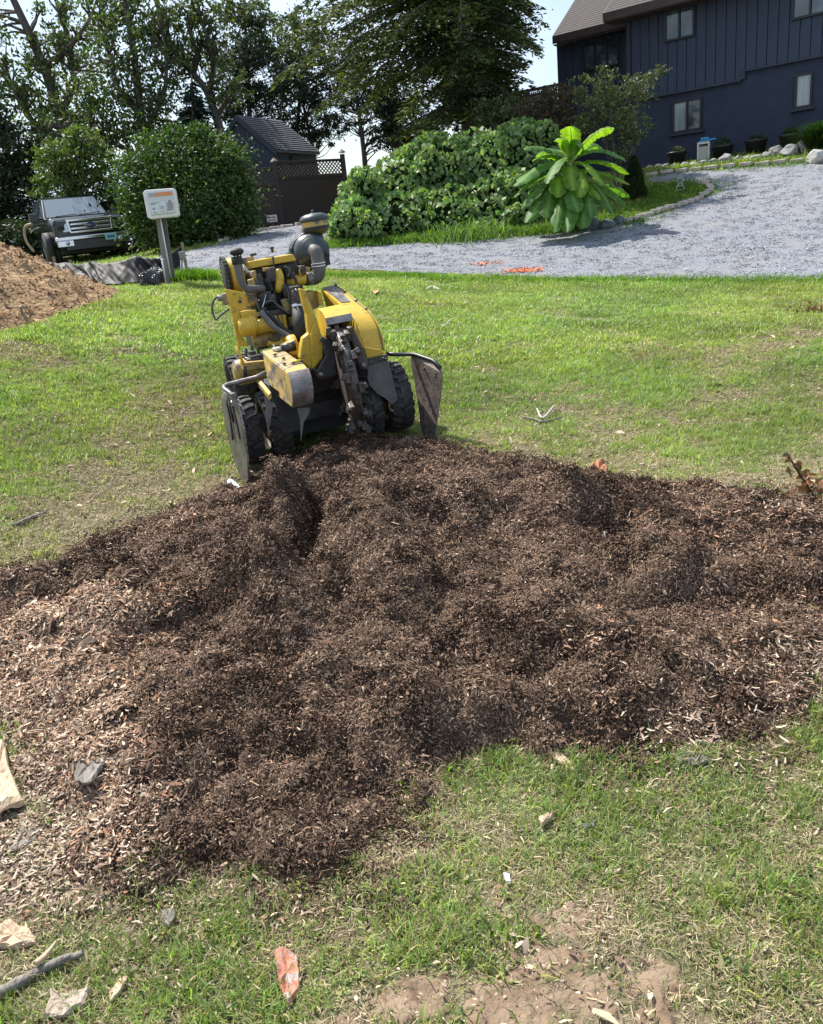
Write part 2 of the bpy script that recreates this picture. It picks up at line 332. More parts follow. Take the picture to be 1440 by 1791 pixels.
def instances(name, protos, P, rot, scl, tint, which):
    """stuff nobody could count: small clusters set on points by geometry nodes"""
    me = bpy.data.meshes.new(name); n = len(P); me.vertices.add(n); me.vertices.foreach_set('co', np.asarray(P, np.float32).ravel())
    for nm, ty, arr, key in (('rot', 'FLOAT_VECTOR', rot, 'vector'), ('scl', 'FLOAT', scl, 'value'), ('which', 'INT', which, 'value')):
        a = me.attributes.new(nm, ty, 'POINT'); a.data.foreach_set(key, np.asarray(arr, np.int32 if ty == 'INT' else np.float32).ravel())
    a = me.attributes.new('tint', 'FLOAT_COLOR', 'POINT'); a.data.foreach_set('color', np.c_[tint, np.ones(n)].astype(np.float32).ravel())
    o = link(name, me, kind='stuff'); g = bpy.data.node_groups.new(name, 'GeometryNodeTree'); g.interface.new_socket('Geometry', in_out='INPUT', socket_type='NodeSocketGeometry'); g.interface.new_socket('Geometry', in_out='OUTPUT', socket_type='NodeSocketGeometry')
    N = g.nodes.new; L = g.links.new; gi = N('NodeGroupInput'); go = N('NodeGroupOutput'); ip = N('GeometryNodeInstanceOnPoints'); g2i = N('GeometryNodeGeometryToInstance')
    for pm in protos[::-1]:
        po = bpy.data.objects.new(name+'_cluster', pm); oi = N('GeometryNodeObjectInfo'); oi.inputs['Object'].default_value = po; oi.inputs['As Instance'].default_value = True; L(oi.outputs['Geometry'], g2i.inputs[0])
    def na(nm, ty):
        q = N('GeometryNodeInputNamedAttribute'); q.data_type = ty; q.inputs['Name'].default_value = nm; return q.outputs[0]
    L(gi.outputs[0], ip.inputs['Points']); L(g2i.outputs[0], ip.inputs['Instance']); ip.inputs['Pick Instance'].default_value = True
    L(na('which', 'INT'), ip.inputs['Instance Index']); L(na('rot', 'FLOAT_VECTOR'), ip.inputs['Rotation']); L(na('scl', 'FLOAT'), ip.inputs['Scale']); L(ip.outputs[0], go.inputs[0])
    md = o.modifiers.new('scatter', 'NODES'); md.node_group = g; return o
def chipV(x, y, z, L, Wd, tilt, curl=.15):
    n = len(x); a = rng.uniform(0, 2*PI, n); tz = rng.normal(0, tilt, n); rl = rng.normal(0, tilt*1.3, n)
    d = np.c_[np.cos(a)*np.cos(tz), np.sin(a)*np.cos(tz), np.sin(tz)]; s = np.c_[-np.sin(a)*np.cos(rl), np.cos(a)*np.cos(rl), np.sin(rl)]
    nn = np.cross(d, s); c = np.c_[x, y, z]; L = L[:, None]/2; Wd = Wd[:, None]/2; q = rng.uniform(.25, 1, (n, 4)); bend = rng.normal(0, curl, (n, 1))
    V = np.stack([c-d*L+s*Wd*q[:, :1]*.7, c-d*L*.85-s*Wd*q[:, 1:2], c+nn*L*bend-s*Wd*q[:, 3:4], c+d*L-s*Wd*q[:, 2:3]*.5, c+d*L*.8+s*Wd*q[:, 3:4]*.8, c+nn*L*bend+s*Wd], 1).reshape(-1, 3)
    b = (np.arange(n)*6)[:, None]; return V, np.concatenate([b+np.array([0, 1, 2, 5]), b+np.array([5, 2, 3, 4])], 0)
def euler_on(nx, ny, n):  # lay a cluster on the slope, spun at random: small-angle euler
    rz = rng.uniform(0, 2*PI, n); c, s = np.cos(rz), np.sin(rz); gx = nx*c+ny*s; gy = -nx*s+ny*c
    return np.c_[np.arctan(gy), -np.arctan(gx), rz]
STONE = imat('gravel_stone', .9, 0, .15); PR = []
for k in range(4):
    n = 16; x_, y_ = rng.uniform(-.09, .09, (2, n)); l = rng.uniform(.018, .034, n); V, Fq = chipV(x_, y_, rng.uniform(.0, .012, n), l, l*rng.uniform(.6, .9, n), .16, .15)
    PR.append(mesh('stones', V, Fq, STONE, cols=np.repeat(rng.uniform(.6, 1.3, n)[:, None]*np.array([[.97, 1, 1.04]]), 6, 0)))
x, y = scatter(36000, DRV, .12, 3); dd_ = pdist(x, y, DRV)*np.where(inpoly(x, y, DRV), 1, -1); k = (dd_ > -rng.random(len(x))**3*.35) & (rng.random(len(x)) < np.clip(1.35-(y-13)/11, 0.15, 1)) & (x < 12.5) & (dd_ > -.4); x, y = x[k], y[k]; n = len(x)
wr = fbm(x, y, .8, 3, 77)
tag(instances('gravel', PR, np.c_[x, y, TG(x, y)+.033], np.c_[rng.normal(0, .1, (n, 2)), rng.uniform(0, 6.28, n)], rng.uniform(.7, 1.2, n), (rng.uniform(.17, .42, n)*(.78+.45*wr))[:, None]*np.array([[.94, .98, 1.07]]), rng.integers(0, 4, n)), 'loose grey crushed stone on the drive', 'gravel')
# ------------------------------------------------------------------ mulch mound
MULM = mat('dark_mulch', (.055, .037, .027), (.12, .08, .058), 16, .95, .9, 120, c3=(.15, .10, .068), sc3=48, lo3=.55, hi3=.66, spec=.1, bdist=.015)
A = np.array(MUL); xs = np.arange(A[:, 0].min()-.1, min(A[:, 0].max(), 3.6), .016); ys = np.arange(A[:, 1].min()-.1, A[:, 1].max()+.1, .016)
def mz(x, y):
    h, d = mulch_h(x, y)
    crumb = (vn(x, y, 38, 4)-.5)*.022+(vn(x, y, 75, 6)-.5)*.014+np.maximum(vn(x, y, 22, 9)-.62, 0)*.10
    return TG(x, y)+h+crumb*sstep(-.02, .1, d)
V, Fq = grid(xs, ys, mz); cx = V[:, 0]; cy = V[:, 1]; hh, dd = mulch_h(cx, cy)
Fq = Fq[(dd[Fq] > -.06).any(1)]
tag(link('mulch_mound', mesh('mulch_mound', V, Fq, MULM, smooth=False), kind='stuff'), 'broad mound of dark brown ground stump mulch spread over the lawn', 'mulch')
# paleness of the shavings: light on the left fringe
def pale(x, y):
    p = 0
    for px, py, s, w in [(0, 1400, .3, .9), (30, 1210, .42, 1.0), (-60, 1330, .5, 1), (120, 1330, .20, .7), (60, 1150, .35, .6), (340, 960, .16, .55), (130, 1430, .25, .5), (1300, 940, .6, .22), (200, 1120, .3, .3)]:
        g = ground(px, py); p = p + w*np.exp(-((x-g[0])**2+(y-g[1])**2)/s**2)
    return np.clip(p*.74, 0, 1)
def wood(n, pl_, r=None):
    t = rng.random(n); dark = np.array([.055, .031, .021])*rng.uniform(.5, 1.9, (n, 1)); mid = np.array([.20, .125, .08])*rng.uniform(.6, 1.3, (n, 1)); lt = np.array([.46, .34, .24])*rng.uniform(.7, 1.3, (n, 1))
    pm = .27+pl_*.45; pL = .055+pl_*.60
    return np.where((t < pL)[:, None], lt, np.where((t < pL+pm*.7)[:, None], mid, dark))
CHI = imat('shredded_wood', .85, 0, .15)
def chipproto(n, R_, Lm, Wm, kind):
    x_, y_ = rng.normal(0, R_, (2, n)); s = np.clip(np.exp(rng.normal(0, .5, n)), .3, 2.2); t = rng.random(n)
    w = Wm*1.25*np.exp(rng.normal(0, .4, n)); V, Fq = chipV(x_, y_, rng.uniform(-.002, .010, n), Lm*s*np.where(rng.random(n) < .05, 1.7, 1), w, .30)
    dk = np.array([.090, .062, .046])*rng.uniform(.4, 1.9, (n, 1)); md = np.array([.235, .168, .122])*rng.uniform(.6, 1.35, (n, 1)); lt = np.array([.50, .40, .30])*rng.uniform(.65, 1.25, (n, 1)); rd = np.array([.36, .20, .13])*rng.uniform(.7, 1.2, (n, 1))
    pL, pM = ((.045, .28), (.34, .82), (.13, .50))[kind]
    c = np.where((t < pL)[:, None], lt, np.where((t < pM)[:, None], md, dk)); 
    if kind: c = np.where((rng.random(n) < .12)[:, None], rd, c)
    return mesh('chip_cluster', V, Fq, CHI, cols=np.repeat(c, 6, 0))
DK_ = [chipproto(48, .026, .0115, .0030, 0) for _ in range(6)]; PA_ = [chipproto(36, .030, .020, .0050, 1) for _ in range(5)]; MI_ = [chipproto(40, .028, .016, .0038, 2) for _ in range(4)]; CL_ = []
for _ in range(4):
    V, Fq = chipV(*rng.normal(0, .014, (2, 30)), rng.uniform(0, .014, 30), rng.uniform(.005, .014, 30), rng.uniform(.004, .010, 30), .8, .6); CL_.append(mesh('crumbs', V, Fq, CHI, cols=np.repeat(np.array([.080, .053, .039])*rng.uniform(.5, 1.5, (30, 1)), 6, 0)))
x, y = scatter(70000, MUL, .25, 11); h, d = mulch_h(x, y)
k = (d > -.03-rng.random(len(x))**3*.22) & (x < 3.8) & (rng.random(len(x)) < np.clip(1.3-(y-1.5)*.14, .4, 1)); x, y = x[k], y[k]; pl_ = pale(x, y)+(fbm(x, y, 3, 3, 91)-.5)*.35; n = len(x); e = .02
z0 = np.maximum(mz(x, y), TG(x, y)); gx = (mulch_h(x+e, y)[0]-mulch_h(x-e, y)[0])/(2*e); gy = (mulch_h(x, y+e)[0]-mulch_h(x, y-e)[0])/(2*e); gx, gy = np.clip(gx, -1.2, 1.2), np.clip(gy, -1.2, 1.2)
w_ = np.where(pl_ > .30+rng.random(n)*.45, 6+rng.integers(0, 5, n), np.where(pl_ > .05+rng.random(n)*.5, 11+rng.integers(0, 4, n), rng.integers(0, 6, n)))
cl = fbm(x, y, 7, 3, 95); w_ = np.where((rng.random(n) < sstep(.45, .62, cl)*.75+.10) & (w_ < 6), 15+rng.integers(0, 4, n), w_)
tn = (rng.uniform(.8, 1.3, n)*(.75+.55*fbm(x, y, 1.6, 3, 93)))[:, None]*np.array([[1.06, 1.0, .94]])
tag(instances('wood_chips', DK_+PA_+MI_+CL_, np.c_[x, y, z0+.002], euler_on(gx, gy, n), (1+np.clip(y-2, 0, 5)*.09)*rng.uniform(.7, 1.3, n), tn, w_), 'loose shredded wood chips lying over the mulch mound', 'wood chips'); print('chip clusters', n)
x, y = scatter(1500, MUL, 0, 123); k = inpoly(x, y, MUL) & (rng.random(len(x)) < np.clip(1.2-(y-1.5)*.2, .25, 1)); x, y = x[k], y[k]; n = len(x); L_ = rng.uniform(.025, .065, n); V, Fq = chipV(x, y, mz(x, y)+.008, L_, rng.uniform(.004, .010, n), .25, .5)
c = np.array([.13, .085, .058])*rng.uniform(.4, 2.0, (n, 1)); k = rng.random(n) < .12; c[k] = np.array([.42, .32, .22])*rng.uniform(.7, 1.1, (k.sum(), 1))
tag(link('wood_shreds', mesh('wood_shreds', V, Fq, CHIP, cols=np.repeat(c, 6, 0)), kind='stuff'), 'longer splinters and root shreds lying on the mulch mound', 'wood chips')
r = np.random.default_rng(77); X = []
for px, py, sx, nn in ((20, 1380, .16, 900), (60, 1450, .16, 700), (20, 1530, .14, 420), (150, 1530, .13, 140), (-20, 1300, .25, 700), (380, 1570, .16, 50), (60, 1030, .35, 260), (305, 716, .16, 120), (640, 760, .3, 60), (1000, 790, .4, 90), (1400, 1180, .2, 260), (1250, 1300, .2, 160), (1400, 900, .3, 300)):
    g = ground(px, py); X.append(np.c_[r.normal(g[0], sx, nn), r.normal(g[1], sx*.7, nn)])
X = np.concatenate(X); x, y = X[:, 0], X[:, 1]; n = len(x); z0 = np.maximum(mz(x, y), TG(x, y))
tag(instances('wood_chips', [chipproto(11, .026, .018, .0048, 1) for _ in range(6)], np.c_[x, y, z0+.006], np.c_[rng.normal(0, .15, (n, 2)), rng.uniform(0, 6.28, n)], rng.uniform(.7, 1.3, n), rng.uniform(.75, 1.1, n)[:, None]*np.ones((1, 3)), rng.integers(0, 6, n)), 'pale tan shavings strewn through the grass at the fringe of the mound', 'wood chips')
# bare soil patch near the camera
SOILM = mat('dry_bare_soil', (.17, .118, .078), (.255, .188, .13), 9, .95, .7, 50, c3=(.12, .08, .055), sc3=22, lo3=.56, hi3=.66, spec=.1)
def soilmask(x, y): return sstep(-.10, .07, pdist(x, y, SOIL)*np.where(inpoly(x, y, SOIL), 1, -1)+(fbm(x, y, 7, 4, 3)-.5)*.34)
V, Fq = grid(np.arange(-.7, 1.4, .011), np.arange(.8, 2.1, .011), lambda x, y: TG(x, y)-.03+soilmask(x, y)*(.036+(fbm(x, y, 7, 4, 21)-.5)*.035+(vn(x, y, 60, 5)-.5)*.009+np.maximum(vn(x, y, 34, 14)-.70, 0)*.07+np.maximum(vn(x, y, 16, 24)-.74, 0)*.10))
link('bare_soil', mesh('bare_soil', V, Fq, SOILM, smooth=True), kind='structure')
# ------------------------------------------------------------------ grass
GRASS = colmat('grass_blade', .6, .38, .25)
def bare(x, y):  # 0 lush .. 1 thin, dry
    b = fbm(x, y, 1.1, 4, 31)*.65+fbm(x, y, 4.2, 3, 33)*.35
    b = sstep(.51, .80, b + .07*np.exp(-((y-5.0)/1.6)**2))*.9
    for px, py, s, w in [(250, 880, .7, .7), (100, 930, .6, .6), (300, 760, .5, .6), (600, 1640, .25, .5), (1250, 860, .6, .6), (880, 760, .8, .4), (1250, 1400, .5, .35), (900, 1500, .22, .3),
                         (1300, 640, .7, .3), (1050, 820, .4, .5), (150, 1600, .3, .6), (60, 1480, .3, .8)]:
        g = GC[(px, py)]; b = b + w*np.exp(-((x-g[0])**2+(y-g[1])**2)/s**2)
    return np.clip(b, 0, 1)
GC = {p: ground(*p) for p in [(250, 880), (100, 930), (300, 760), (600, 1640), (1250, 860), (880, 760), (1250, 1400), (900, 1500), (1300, 640), (1050, 820), (150, 1600), (60, 1480)]}
def blades(name, x, y, z, L, Wd, cols, lean=.5, droop=.35):
    n = len(x); a = rng.uniform(0, 2*PI, n); ln = np.abs(rng.normal(lean, .25, n)); fa = rng.uniform(0, 2*PI, n)
    s = np.c_[np.cos(fa), np.sin(fa), np.zeros(n)]*(Wd/2)[:, None]
    dv = np.c_[np.cos(a)*np.sin(ln), np.sin(a)*np.sin(ln), np.cos(ln)]; c = np.c_[x, y, z]; L = L[:, None]
    m1 = c+dv*L*.55; tip = m1+(dv*(1-droop)+np.c_[np.cos(a), np.sin(a), -np.ones(n)*.3]*droop)*L*.5
    V = np.stack([c-s, c+s, m1+s*.8, m1-s*.8, tip], 1).reshape(-1, 3)
    b = (np.arange(n)*5)[:, None]; T3 = np.concatenate([b+np.array([0, 1, 2]), b+np.array([0, 2, 3]), b+np.array([3, 2, 4])], 0)
    return link(name, mesh(name, V, T3, GRASS, cols=np.repeat(cols, 5, 0)), kind='stuff')
def gcol(n, b, dry=.0):
    t = rng.random(n)
    g = np.array([.180, .265, .070])*rng.uniform(.6, 1.6, (n, 1))*np.c_[rng.uniform(.8, 1.35, n), np.ones(n), rng.uniform(.7, 1.4, n)]
    st = np.array([.48, .44, .24])*rng.uniform(.6, 1.25, (n, 1))
    return np.where((t < .10+.55*b+dry)[:, None], st, g)
NOG = [DRV, DIRT, SOIL]
GRI = imat('lawn_blade', .42, .42, .45, tcol=(1.15, 1.4, .6)); STI = imat('dry_thatch', .8, .15, .15, tcol=(1, 1, .8))
def tuftproto(n, R_, L, Wd, dry, lean):
    x_, y_ = rng.normal(0, R_, (2, n)); a = rng.uniform(0, 2*PI, n); ln = np.clip(np.abs(rng.normal(lean, .3, n)), 0, 1.45); fa = a+PI/2+rng.normal(0, .5, n)
    s = np.c_[np.cos(fa), np.sin(fa), np.zeros(n)]*(Wd*rng.uniform(.6, 1.3, n)/2)[:, None]; dv = np.c_[np.cos(a)*np.sin(ln), np.sin(a)*np.sin(ln), np.cos(ln)]; c = np.c_[x_, y_, np.zeros(n)-.002]; Ls = (L*rng.uniform(.4, 1.25, n))[:, None]
    m1 = c+dv*Ls*.5; tip = m1+(dv*.65+np.c_[np.cos(a), np.sin(a), -np.ones(n)*.35]*.35)*Ls*.55
    V = np.stack([c-s, c+s, m1+s*.9, m1-s*.9, tip], 1).reshape(-1, 3); b = (np.arange(n)*5)[:, None]; T3 = np.concatenate([b+np.array([0, 1, 2]), b+np.array([0, 2, 3]), b+np.array([3, 2, 4])], 0)
    return mesh('tuft', V, T3, GRI, cols=np.repeat(gcol(n, np.full(n, dry)), 5, 0))
def thatchproto(n, R_, L, Wd):
    x_, y_ = rng.normal(0, R_, (2, n)); V, Fq = chipV(x_, y_, rng.uniform(0, .010, n), L*np.exp(rng.normal(0, .45, n)), Wd*rng.uniform(.6, 1.6, n), .22)
    c = np.array([.44, .37, .235])*rng.uniform(.45, 1.35, (n, 1)); k = rng.random(n) < .30; c[k] = np.array([.22, .16, .10])*rng.uniform(.6, 1.3, (k.sum(), 1)); return mesh('thatch', V, Fq, STI, cols=np.repeat(c, 6, 0))
LUSH = [tuftproto(18, .016, .052, .0032, 0, .55) for _ in range(5)]; MIXD = [tuftproto(15, .018, .042, .0030, .35, .85) for _ in range(5)]; WEED = [tuftproto(9, .008, .040, .0085, 0, .95) for _ in range(3)]; THA = [thatchproto(30, .028, .019, .0023) for _ in range(5)]
FL = [tuftproto(22, .035, .060, .0062, .0, .6) for _ in range(5)]; FM = [tuftproto(20, .04, .050, .0060, .38, .85) for _ in range(5)]
def lawn_zone(n, x0, x1, y0, y1, far, seed, label, sc_=1.0):
    r = np.random.default_rng(seed); x = r.uniform(x0, x1, n); y = r.uniform(y0, y1, n); k = (np.abs(x) < (.60*y+1.0)); x, y = x[k], y[k]
    k = ~inpoly(x, y, DIRT) & ((~inpoly(x, y, DRV)) | (pdist(x, y, DRV) < r.random(len(x))**4*.25)) & (r.random(len(x)) > soilmask(x, y)*.975)
    md = pdist(x, y, MUL)*np.where(inpoly(x, y, MUL), 1, -1)+(fbm(x, y, 6, 2, 71)-.5)*.2; k &= (md < -.03) | (r.random(len(x)) < np.exp(-np.clip(md, 0, 9)/.06)*.5); x, y = x[k], y[k]
    b = bare(x, y); k = r.random(len(x)) > b*.58; x, y, b = x[k], y[k], b[k]; n = len(x); t9 = fbm(x, y, 6, 3, 44)
    tint = (rng.uniform(.7, 1.35, n)*(.62+.75*fbm(x, y, 1.1, 4, 47)))[:, None]*np.c_[.92+.32*fbm(x, y, .6, 3, 48), np.ones(n), np.ones(n)]
    q = rng.random(n); dryp = np.clip(b*1.1+.12, 0, 1); wh = np.where(q < dryp, 5+rng.integers(0, 5, n), rng.integers(0, 5, n))
    if not far: wh = np.where(rng.random(n) < .13, 10+rng.integers(0, 3, n), wh)
    s = (.55+.55*rng.random(n))*(.55+1.0*t9)*(1.12-.25*b)*sc_
    tag(instances('grass', (FL+FM) if far else LUSH+MIXD+WEED, np.c_[x, y, TG(x, y)], np.c_[rng.normal(0, .12, (n, 2)), rng.uniform(0, 6.28, n)], s, tint, wh), label, 'grass'); print('tufts', n)
lawn_zone(50000, -3.4, 3.2, .9, 3.7, 0, 1, 'short patchy grass of the near lawn in front of the mulch')
lawn_zone(100000, -6.2, 6.2, 3.6, 8.6, 0, 2, 'short patchy lawn grass around the stump grinder', 1.12)
lawn_zone(120000, -11.5, 11.5, 8.5, 18.2, 1, 3, 'mown lawn grass between the grinder and the gravel drive', 1.1)
lawn_zone(26000, -15, 14, 18, 30, 1, 4, 'grass on the island and verges beyond the gravel drive', 2.2)
def thatch_zone(n, x0, x1, y0, y1, seed, sc_, label):
    r = np.random.default_rng(seed); x = r.uniform(x0, x1, n); y = r.uniform(y0, y1, n); b = bare(x, y); md = pdist(x, y, MUL)*np.where(inpoly(x, y, MUL), 1, -1)
    k = (np.abs(x) < (.60*y+1.0)) & (md < .02) & (r.random(n) < .22+.6*b) & (r.random(n) > soilmask(x, y)*.9) & ~inpoly(x, y, DIRT) & ~inpoly(x, y, DRV); x, y = x[k], y[k]; n = len(x)
    tag(instances('dry_thatch', THA, np.c_[x, y, TG(x, y)+.003], np.c_[rng.normal(0, .1, (n, 2)), rng.uniform(0, 6.28, n)], rng.uniform(.7, 1.3, n)*sc_, rng.uniform(.75, 1.2, n)[:, None]*np.ones((1, 3)), rng.integers(0, 5, n)), label, 'thatch')
thatch_zone(40000, -3.4, 3.2, .9, 3.7, 21, .9, 'dry straw thatch between the grass blades of the near lawn'); thatch_zone(60000, -6.2, 6.2, 3.6, 9, 22, 1.3, 'dry straw thatch in the lawn around the grinder')
# lush tufts: along the drive edge and beside the post
def tufts(name, pts, n, L, Wd, label, spread=.25):
    X = []; Y = []
    for p in pts:
        X.append(rng.normal(p[0], spread, n)); Y.append(rng.normal(p[1], spread*.8, n))
    x = np.concatenate(X); y = np.concatenate(Y); k = ~inpoly(x, y, DIRT) ; x, y = x[k], y[k]; n = len(x)
    c = np.array([.12, .22, .025])*rng.uniform(.6, 1.5, (n, 1)); tag(blades(name, x, y, TG(x, y), L*rng.uniform(.5, 1.3, n), np.full(n, Wd), c, .45, .4), label, 'grass')
tufts('tall_grass', [ground(px, 486) for px in range(560, 760, 12)]+[ground(px, 492) for px in range(760, 1440, 26)], 150, .13, .010, 'longer grass fringe along the near edge of the gravel drive', .16)
tufts('tall_grass', [ground(325+8*i, 492) for i in range(5)], 420, .26, .013, 'tuft of long grass at the foot of the notice post', .13)
# straw bits and shavings scattered through the lawn
r = np.random.default_rng(5); n = 60000; x = r.uniform(-6, 5, n); y = r.uniform(1.0, 9, n)
md = pdist(x, y, MUL)*np.where(inpoly(x, y, MUL), 1, -1); b = bare(x, y)
near = np.exp(-np.clip(-md, 0, 9)/.5)
k = (md < 0) & (np.abs(x) < .62*y+1) & (r.random(n) < .12+.5*b+.45*near) & ~inpoly(x, y, DIRT); x, y = x[k], y[k]; n = len(x)
c = np.where((rng.random(n) < .55)[:, None], np.array([.50, .38, .26]), np.array([.25, .16, .10]))*rng.uniform(.6, 1.3, (n, 1))
s = np.exp(rng.normal(0, .5, n))*(.62+np.clip(y-1.5, 0, 6)*.17); o = chips('wood_chips', x, y, TG(x, y)+rng.uniform(.004, .024, n), .015*s, .0048*s, c, CHIP, .4)
tag(o, 'pale wood chips thrown out over the lawn around the mound', 'wood chips')
n = 3200; r = np.random.default_rng(9); x = r.uniform(-.4, 1.1, n); y = r.uniform(1, 1.8, n); k = inpoly(x, y, SOIL); x, y = x[k], y[k]; n = len(x)
c = np.where((rng.random(n) < .5)[:, None], np.array([.45, .36, .26]), np.array([.17, .11, .075]))*rng.uniform(.6, 1.2, (n, 1)); s = np.exp(rng.normal(0, .6, n))
tag(chips('straw_bits', x, y, TG(x, y)+.016, 0.006*s, .003*s, c, CHIP, .4), 'straw and crumbs on the bare soil patch in the foreground', 'straw')
# ------------------------------------------------------------------ dirt pile (left)
DIRM = mat('orange_brown_soil', (.23, .145, .075), (.36, .245, .14), 3.5, .95, .9, 22, c3=(.09, .052, .032), sc3=9, lo3=.55, hi3=.66, spec=.1, bdist=.06)
def dz(x, y):
    ins = inpoly(x, y, DIRT); d = pdist(x, y, DIRT)*np.where(ins, 1, -1)
    h = np.minimum(np.clip(d, 0, 9)*.44, .70+.1*np.clip(-x-6, 0, 3))
    px_, py_ = -6.6, 14.5
    h = h + (fbm(x, y, 1.4, 4, 51)-.5)*.30*sstep(0, .4, d)+(fbm(x, y, 7, 4, 52)-.5)*.16*sstep(-.1, .2, d)+np.maximum(vn(x, y, 9, 53)-.72, 0)*.35*sstep(0, .2, d)
    return TG(x, y)+np.where(d > -.05, np.maximum(h, .01), -.1)
xs = np.arange(-12, -3.2, .045); ys = np.arange(8.5, 17, .045); V, Fq = grid(xs, ys, dz)
dd = pdist(V[:, 0], V[:, 1], DIRT)*np.where(inpoly(V[:, 0], V[:, 1], DIRT), 1, -1); Fq = Fq[(dd[Fq] > -.1).any(1)]
tag(link('dirt_pile', mesh('dirt_pile', V, Fq, DIRM, smooth=True), kind='stuff'), 'heap of orange brown excavated soil at the left edge', 'soil')
n = 14000; x = rng.uniform(-9, -3.4, n); y = rng.uniform(8.6, 16.5, n); d = pdist(x, y, DIRT)*np.where(inpoly(x, y, DIRT), 1, -1); k = (d > -.25*rng.random(n)); x, y = x[k], y[k]; n = len(x)
c = np.array([.26, .17, .10])*rng.uniform(.4, 1.6, (n, 1)); s = np.exp(rng.normal(0, .6, n))
tag(chips('soil_clods', x, y, np.maximum(dz(x, y), TG(x, y))+.015, .020*s, .017*s, c, CHIP, .6, curl=.6), 'loose clods of soil lying on the orange brown heap', 'soil')
WPL = mat('worn_dark_plate', (.05, .048, .05), (.09, .082, .078), 9, .45, .12, 70, metal=.3, c3=(.04, .03, .025), lo3=.5, hi3=.65)
DISC_SHADE = mat('shade_dark_steel', (.035, .025, .02), (.07, .048, .036), 14, .9, .6, 40)  # near-black: the unlit space under the hood put into the disc colour
# ------------------------------------------------------------------ stump grinder
O = at(575, 785, 6.45); G = Fr(O, 19, 3.5); G.sc = (360, 350, .30556, .30556)
SG = thing('stump_grinder', 'yellow stump grinder with exposed engine and toothed cutter wheel at the edge of the mulch', 'stump grinder', frame=G)
def Q(u, v, y): return G.y(u, v, y)
def slab(uv, y0, y1, mb=None):
    A = [Q(u, v, y0) for u, v in uv]; B = [(a[0], y1, a[2]) for a in A]; return (mb or MB()).loft(A, B)
def prof(uvy, dx, mb=None):      # side profile given by (u, v, y), extruded sideways by dx
    A = [Q(*p) for p in uvy]; x0 = sum(a[0] for a in A)/len(A); B = [(a[0]+dx, a[1], a[2]) for a in A]; return (mb or MB()).loft(A, B)
def bolts(pts, r=.012, l=.012, m=None, parent=None, ax='Z', name='bolt'):
    for p in pts:
        b = MB(); b.lathe([(0, 0), (r, 0), (r, l*.7), (r*.6, l), (0, l)], (0, 0, 0), ax, 6); b.make(name, m or DST, parent or SG, loc=p)
def wheel(x, y, R, Wd, z=None, rim=YEW):
    z = R if z is None else z
    w = bpy.data.objects.new('wheel', None); COL.objects.link(w); w.parent = SG; w.location = (x, y, z); w.empty_display_size = .05
    h = Wd/2; t = MB(); t.lathe([(R*.56, -h*.8), (R*.62, -h*.95), (R*.80, -h), (R*.91, -h*.9), (R*.945, -h*.6), (R*.95, 0), (R*.945, h*.6), (R*.91, h*.9), (R*.80, h), (R*.62, h*.95), (R*.56, h*.8)], ax='X', n=40)
    nl = 22
    for k in range(nl):
        for sd in (-1, 1):
            a0 = 2*PI*(k+(.5 if sd > 0 else 0))/nl
            P = []
            for (fx, da, rr) in [(1.0, -.02, .86), (.93, -.01, .965), (.45, .05, 1.0), (-.06, .12, 1.0)]:
                P.append((sd*h*fx, a0+da, R*rr))
            wd = .062; A = []
            top = []; bot = []
            for fx, a, rr in P:
                for s_ in (-1, 1):
                    top.append((fx, rr*math.cos(a+s_*wd), rr*math.sin(a+s_*wd))); bot.append((fx, R*.82*math.cos(a+s_*wd*1.25), R*.82*math.sin(a+s_*wd*1.25)))
            Vv = top+bot; Fs = []
            for i in range(3):
                Fs += [(2*i, 2*i+1, 2*i+3, 2*i+2), (2*i, 2*i+2, 8+2*i+2, 8+2*i), (2*i+1, 8+2*i+1, 8+2*i+3, 2*i+3)]
            Fs += [(0, 8, 9, 1), (6, 7, 15, 14)]
            t.add(Vv, Fs)
    t.make('tyre', TYR, w)
    r2 = MB(); r2.lathe([(R*.58, -h*.82), (R*.55, -h*.55), (R*.50, -h*.5), (R*.2, -h*.35), (R*.16, -h*.5), (0, -h*.5)], ax='X', n=28); r2.lathe([(R*.58, h*.82), (R*.55, h*.55), (R*.50, h*.5), (R*.2, h*.35), (0, h*.35)], ax='X', n=28)
    r2.make('rim', rim, w)
    return w
wheel(-.625, 0, .285, .20); wheel(-.385, .02, .285, .17); wheel(.62, .05, .285, .20); wheel(.37, .05, .285, .17)
rl = Q(172, 1050, 1.15); wheel(rl[0]+.05, 1.15, .25, .20, rl[2], DST); wheel(rl[0]+.85, 1.2, .25, .20, rl[2], DST)
# frame under everything
fb = MB(); fb.box((0, .02, .33), (1.1, .12, .12)); fb.box((-.25, .6, .42), (.08, 1.3, .14)); fb.box((.25, .6, .42), (.08, 1.3, .14)); fb.box((0, 1.15, .42), (.9, .12, .12)); fb.box((0, .75, .50), (.62, .9, .1))
fb.make('chassis', DST, SG, .006)
ub = MB(); ub.box((-.02, .62, .30), (.54, 1.1, .30)); ub.make('added_shade_box', DST, SG, .01)  # added box that deepens the shade under the open chassis
ub = MB(); ub.box((-.02, .02, .36), (.50, .03, .40)); ub.box((.1, -.02, .62), (.3, .03, .3)); ub.make('shade_curtain', BLK, SG, .004)  # added black sheets standing in for the shade between the wheels
# axle hub, yellow
hb = MB(); c = Q(245, 975, .25); hb.lathe([(.0, -.12), (.07, -.12), (.10, -.09), (.10, .04), (.12, .05), (.12, .09), (0, .09)], c, 'X', 20); hb.box((c[0]+.14, c[1], c[2]-.02), (.18, .14, .12)); hb.make('drive_motor', YEW, SG, .006)
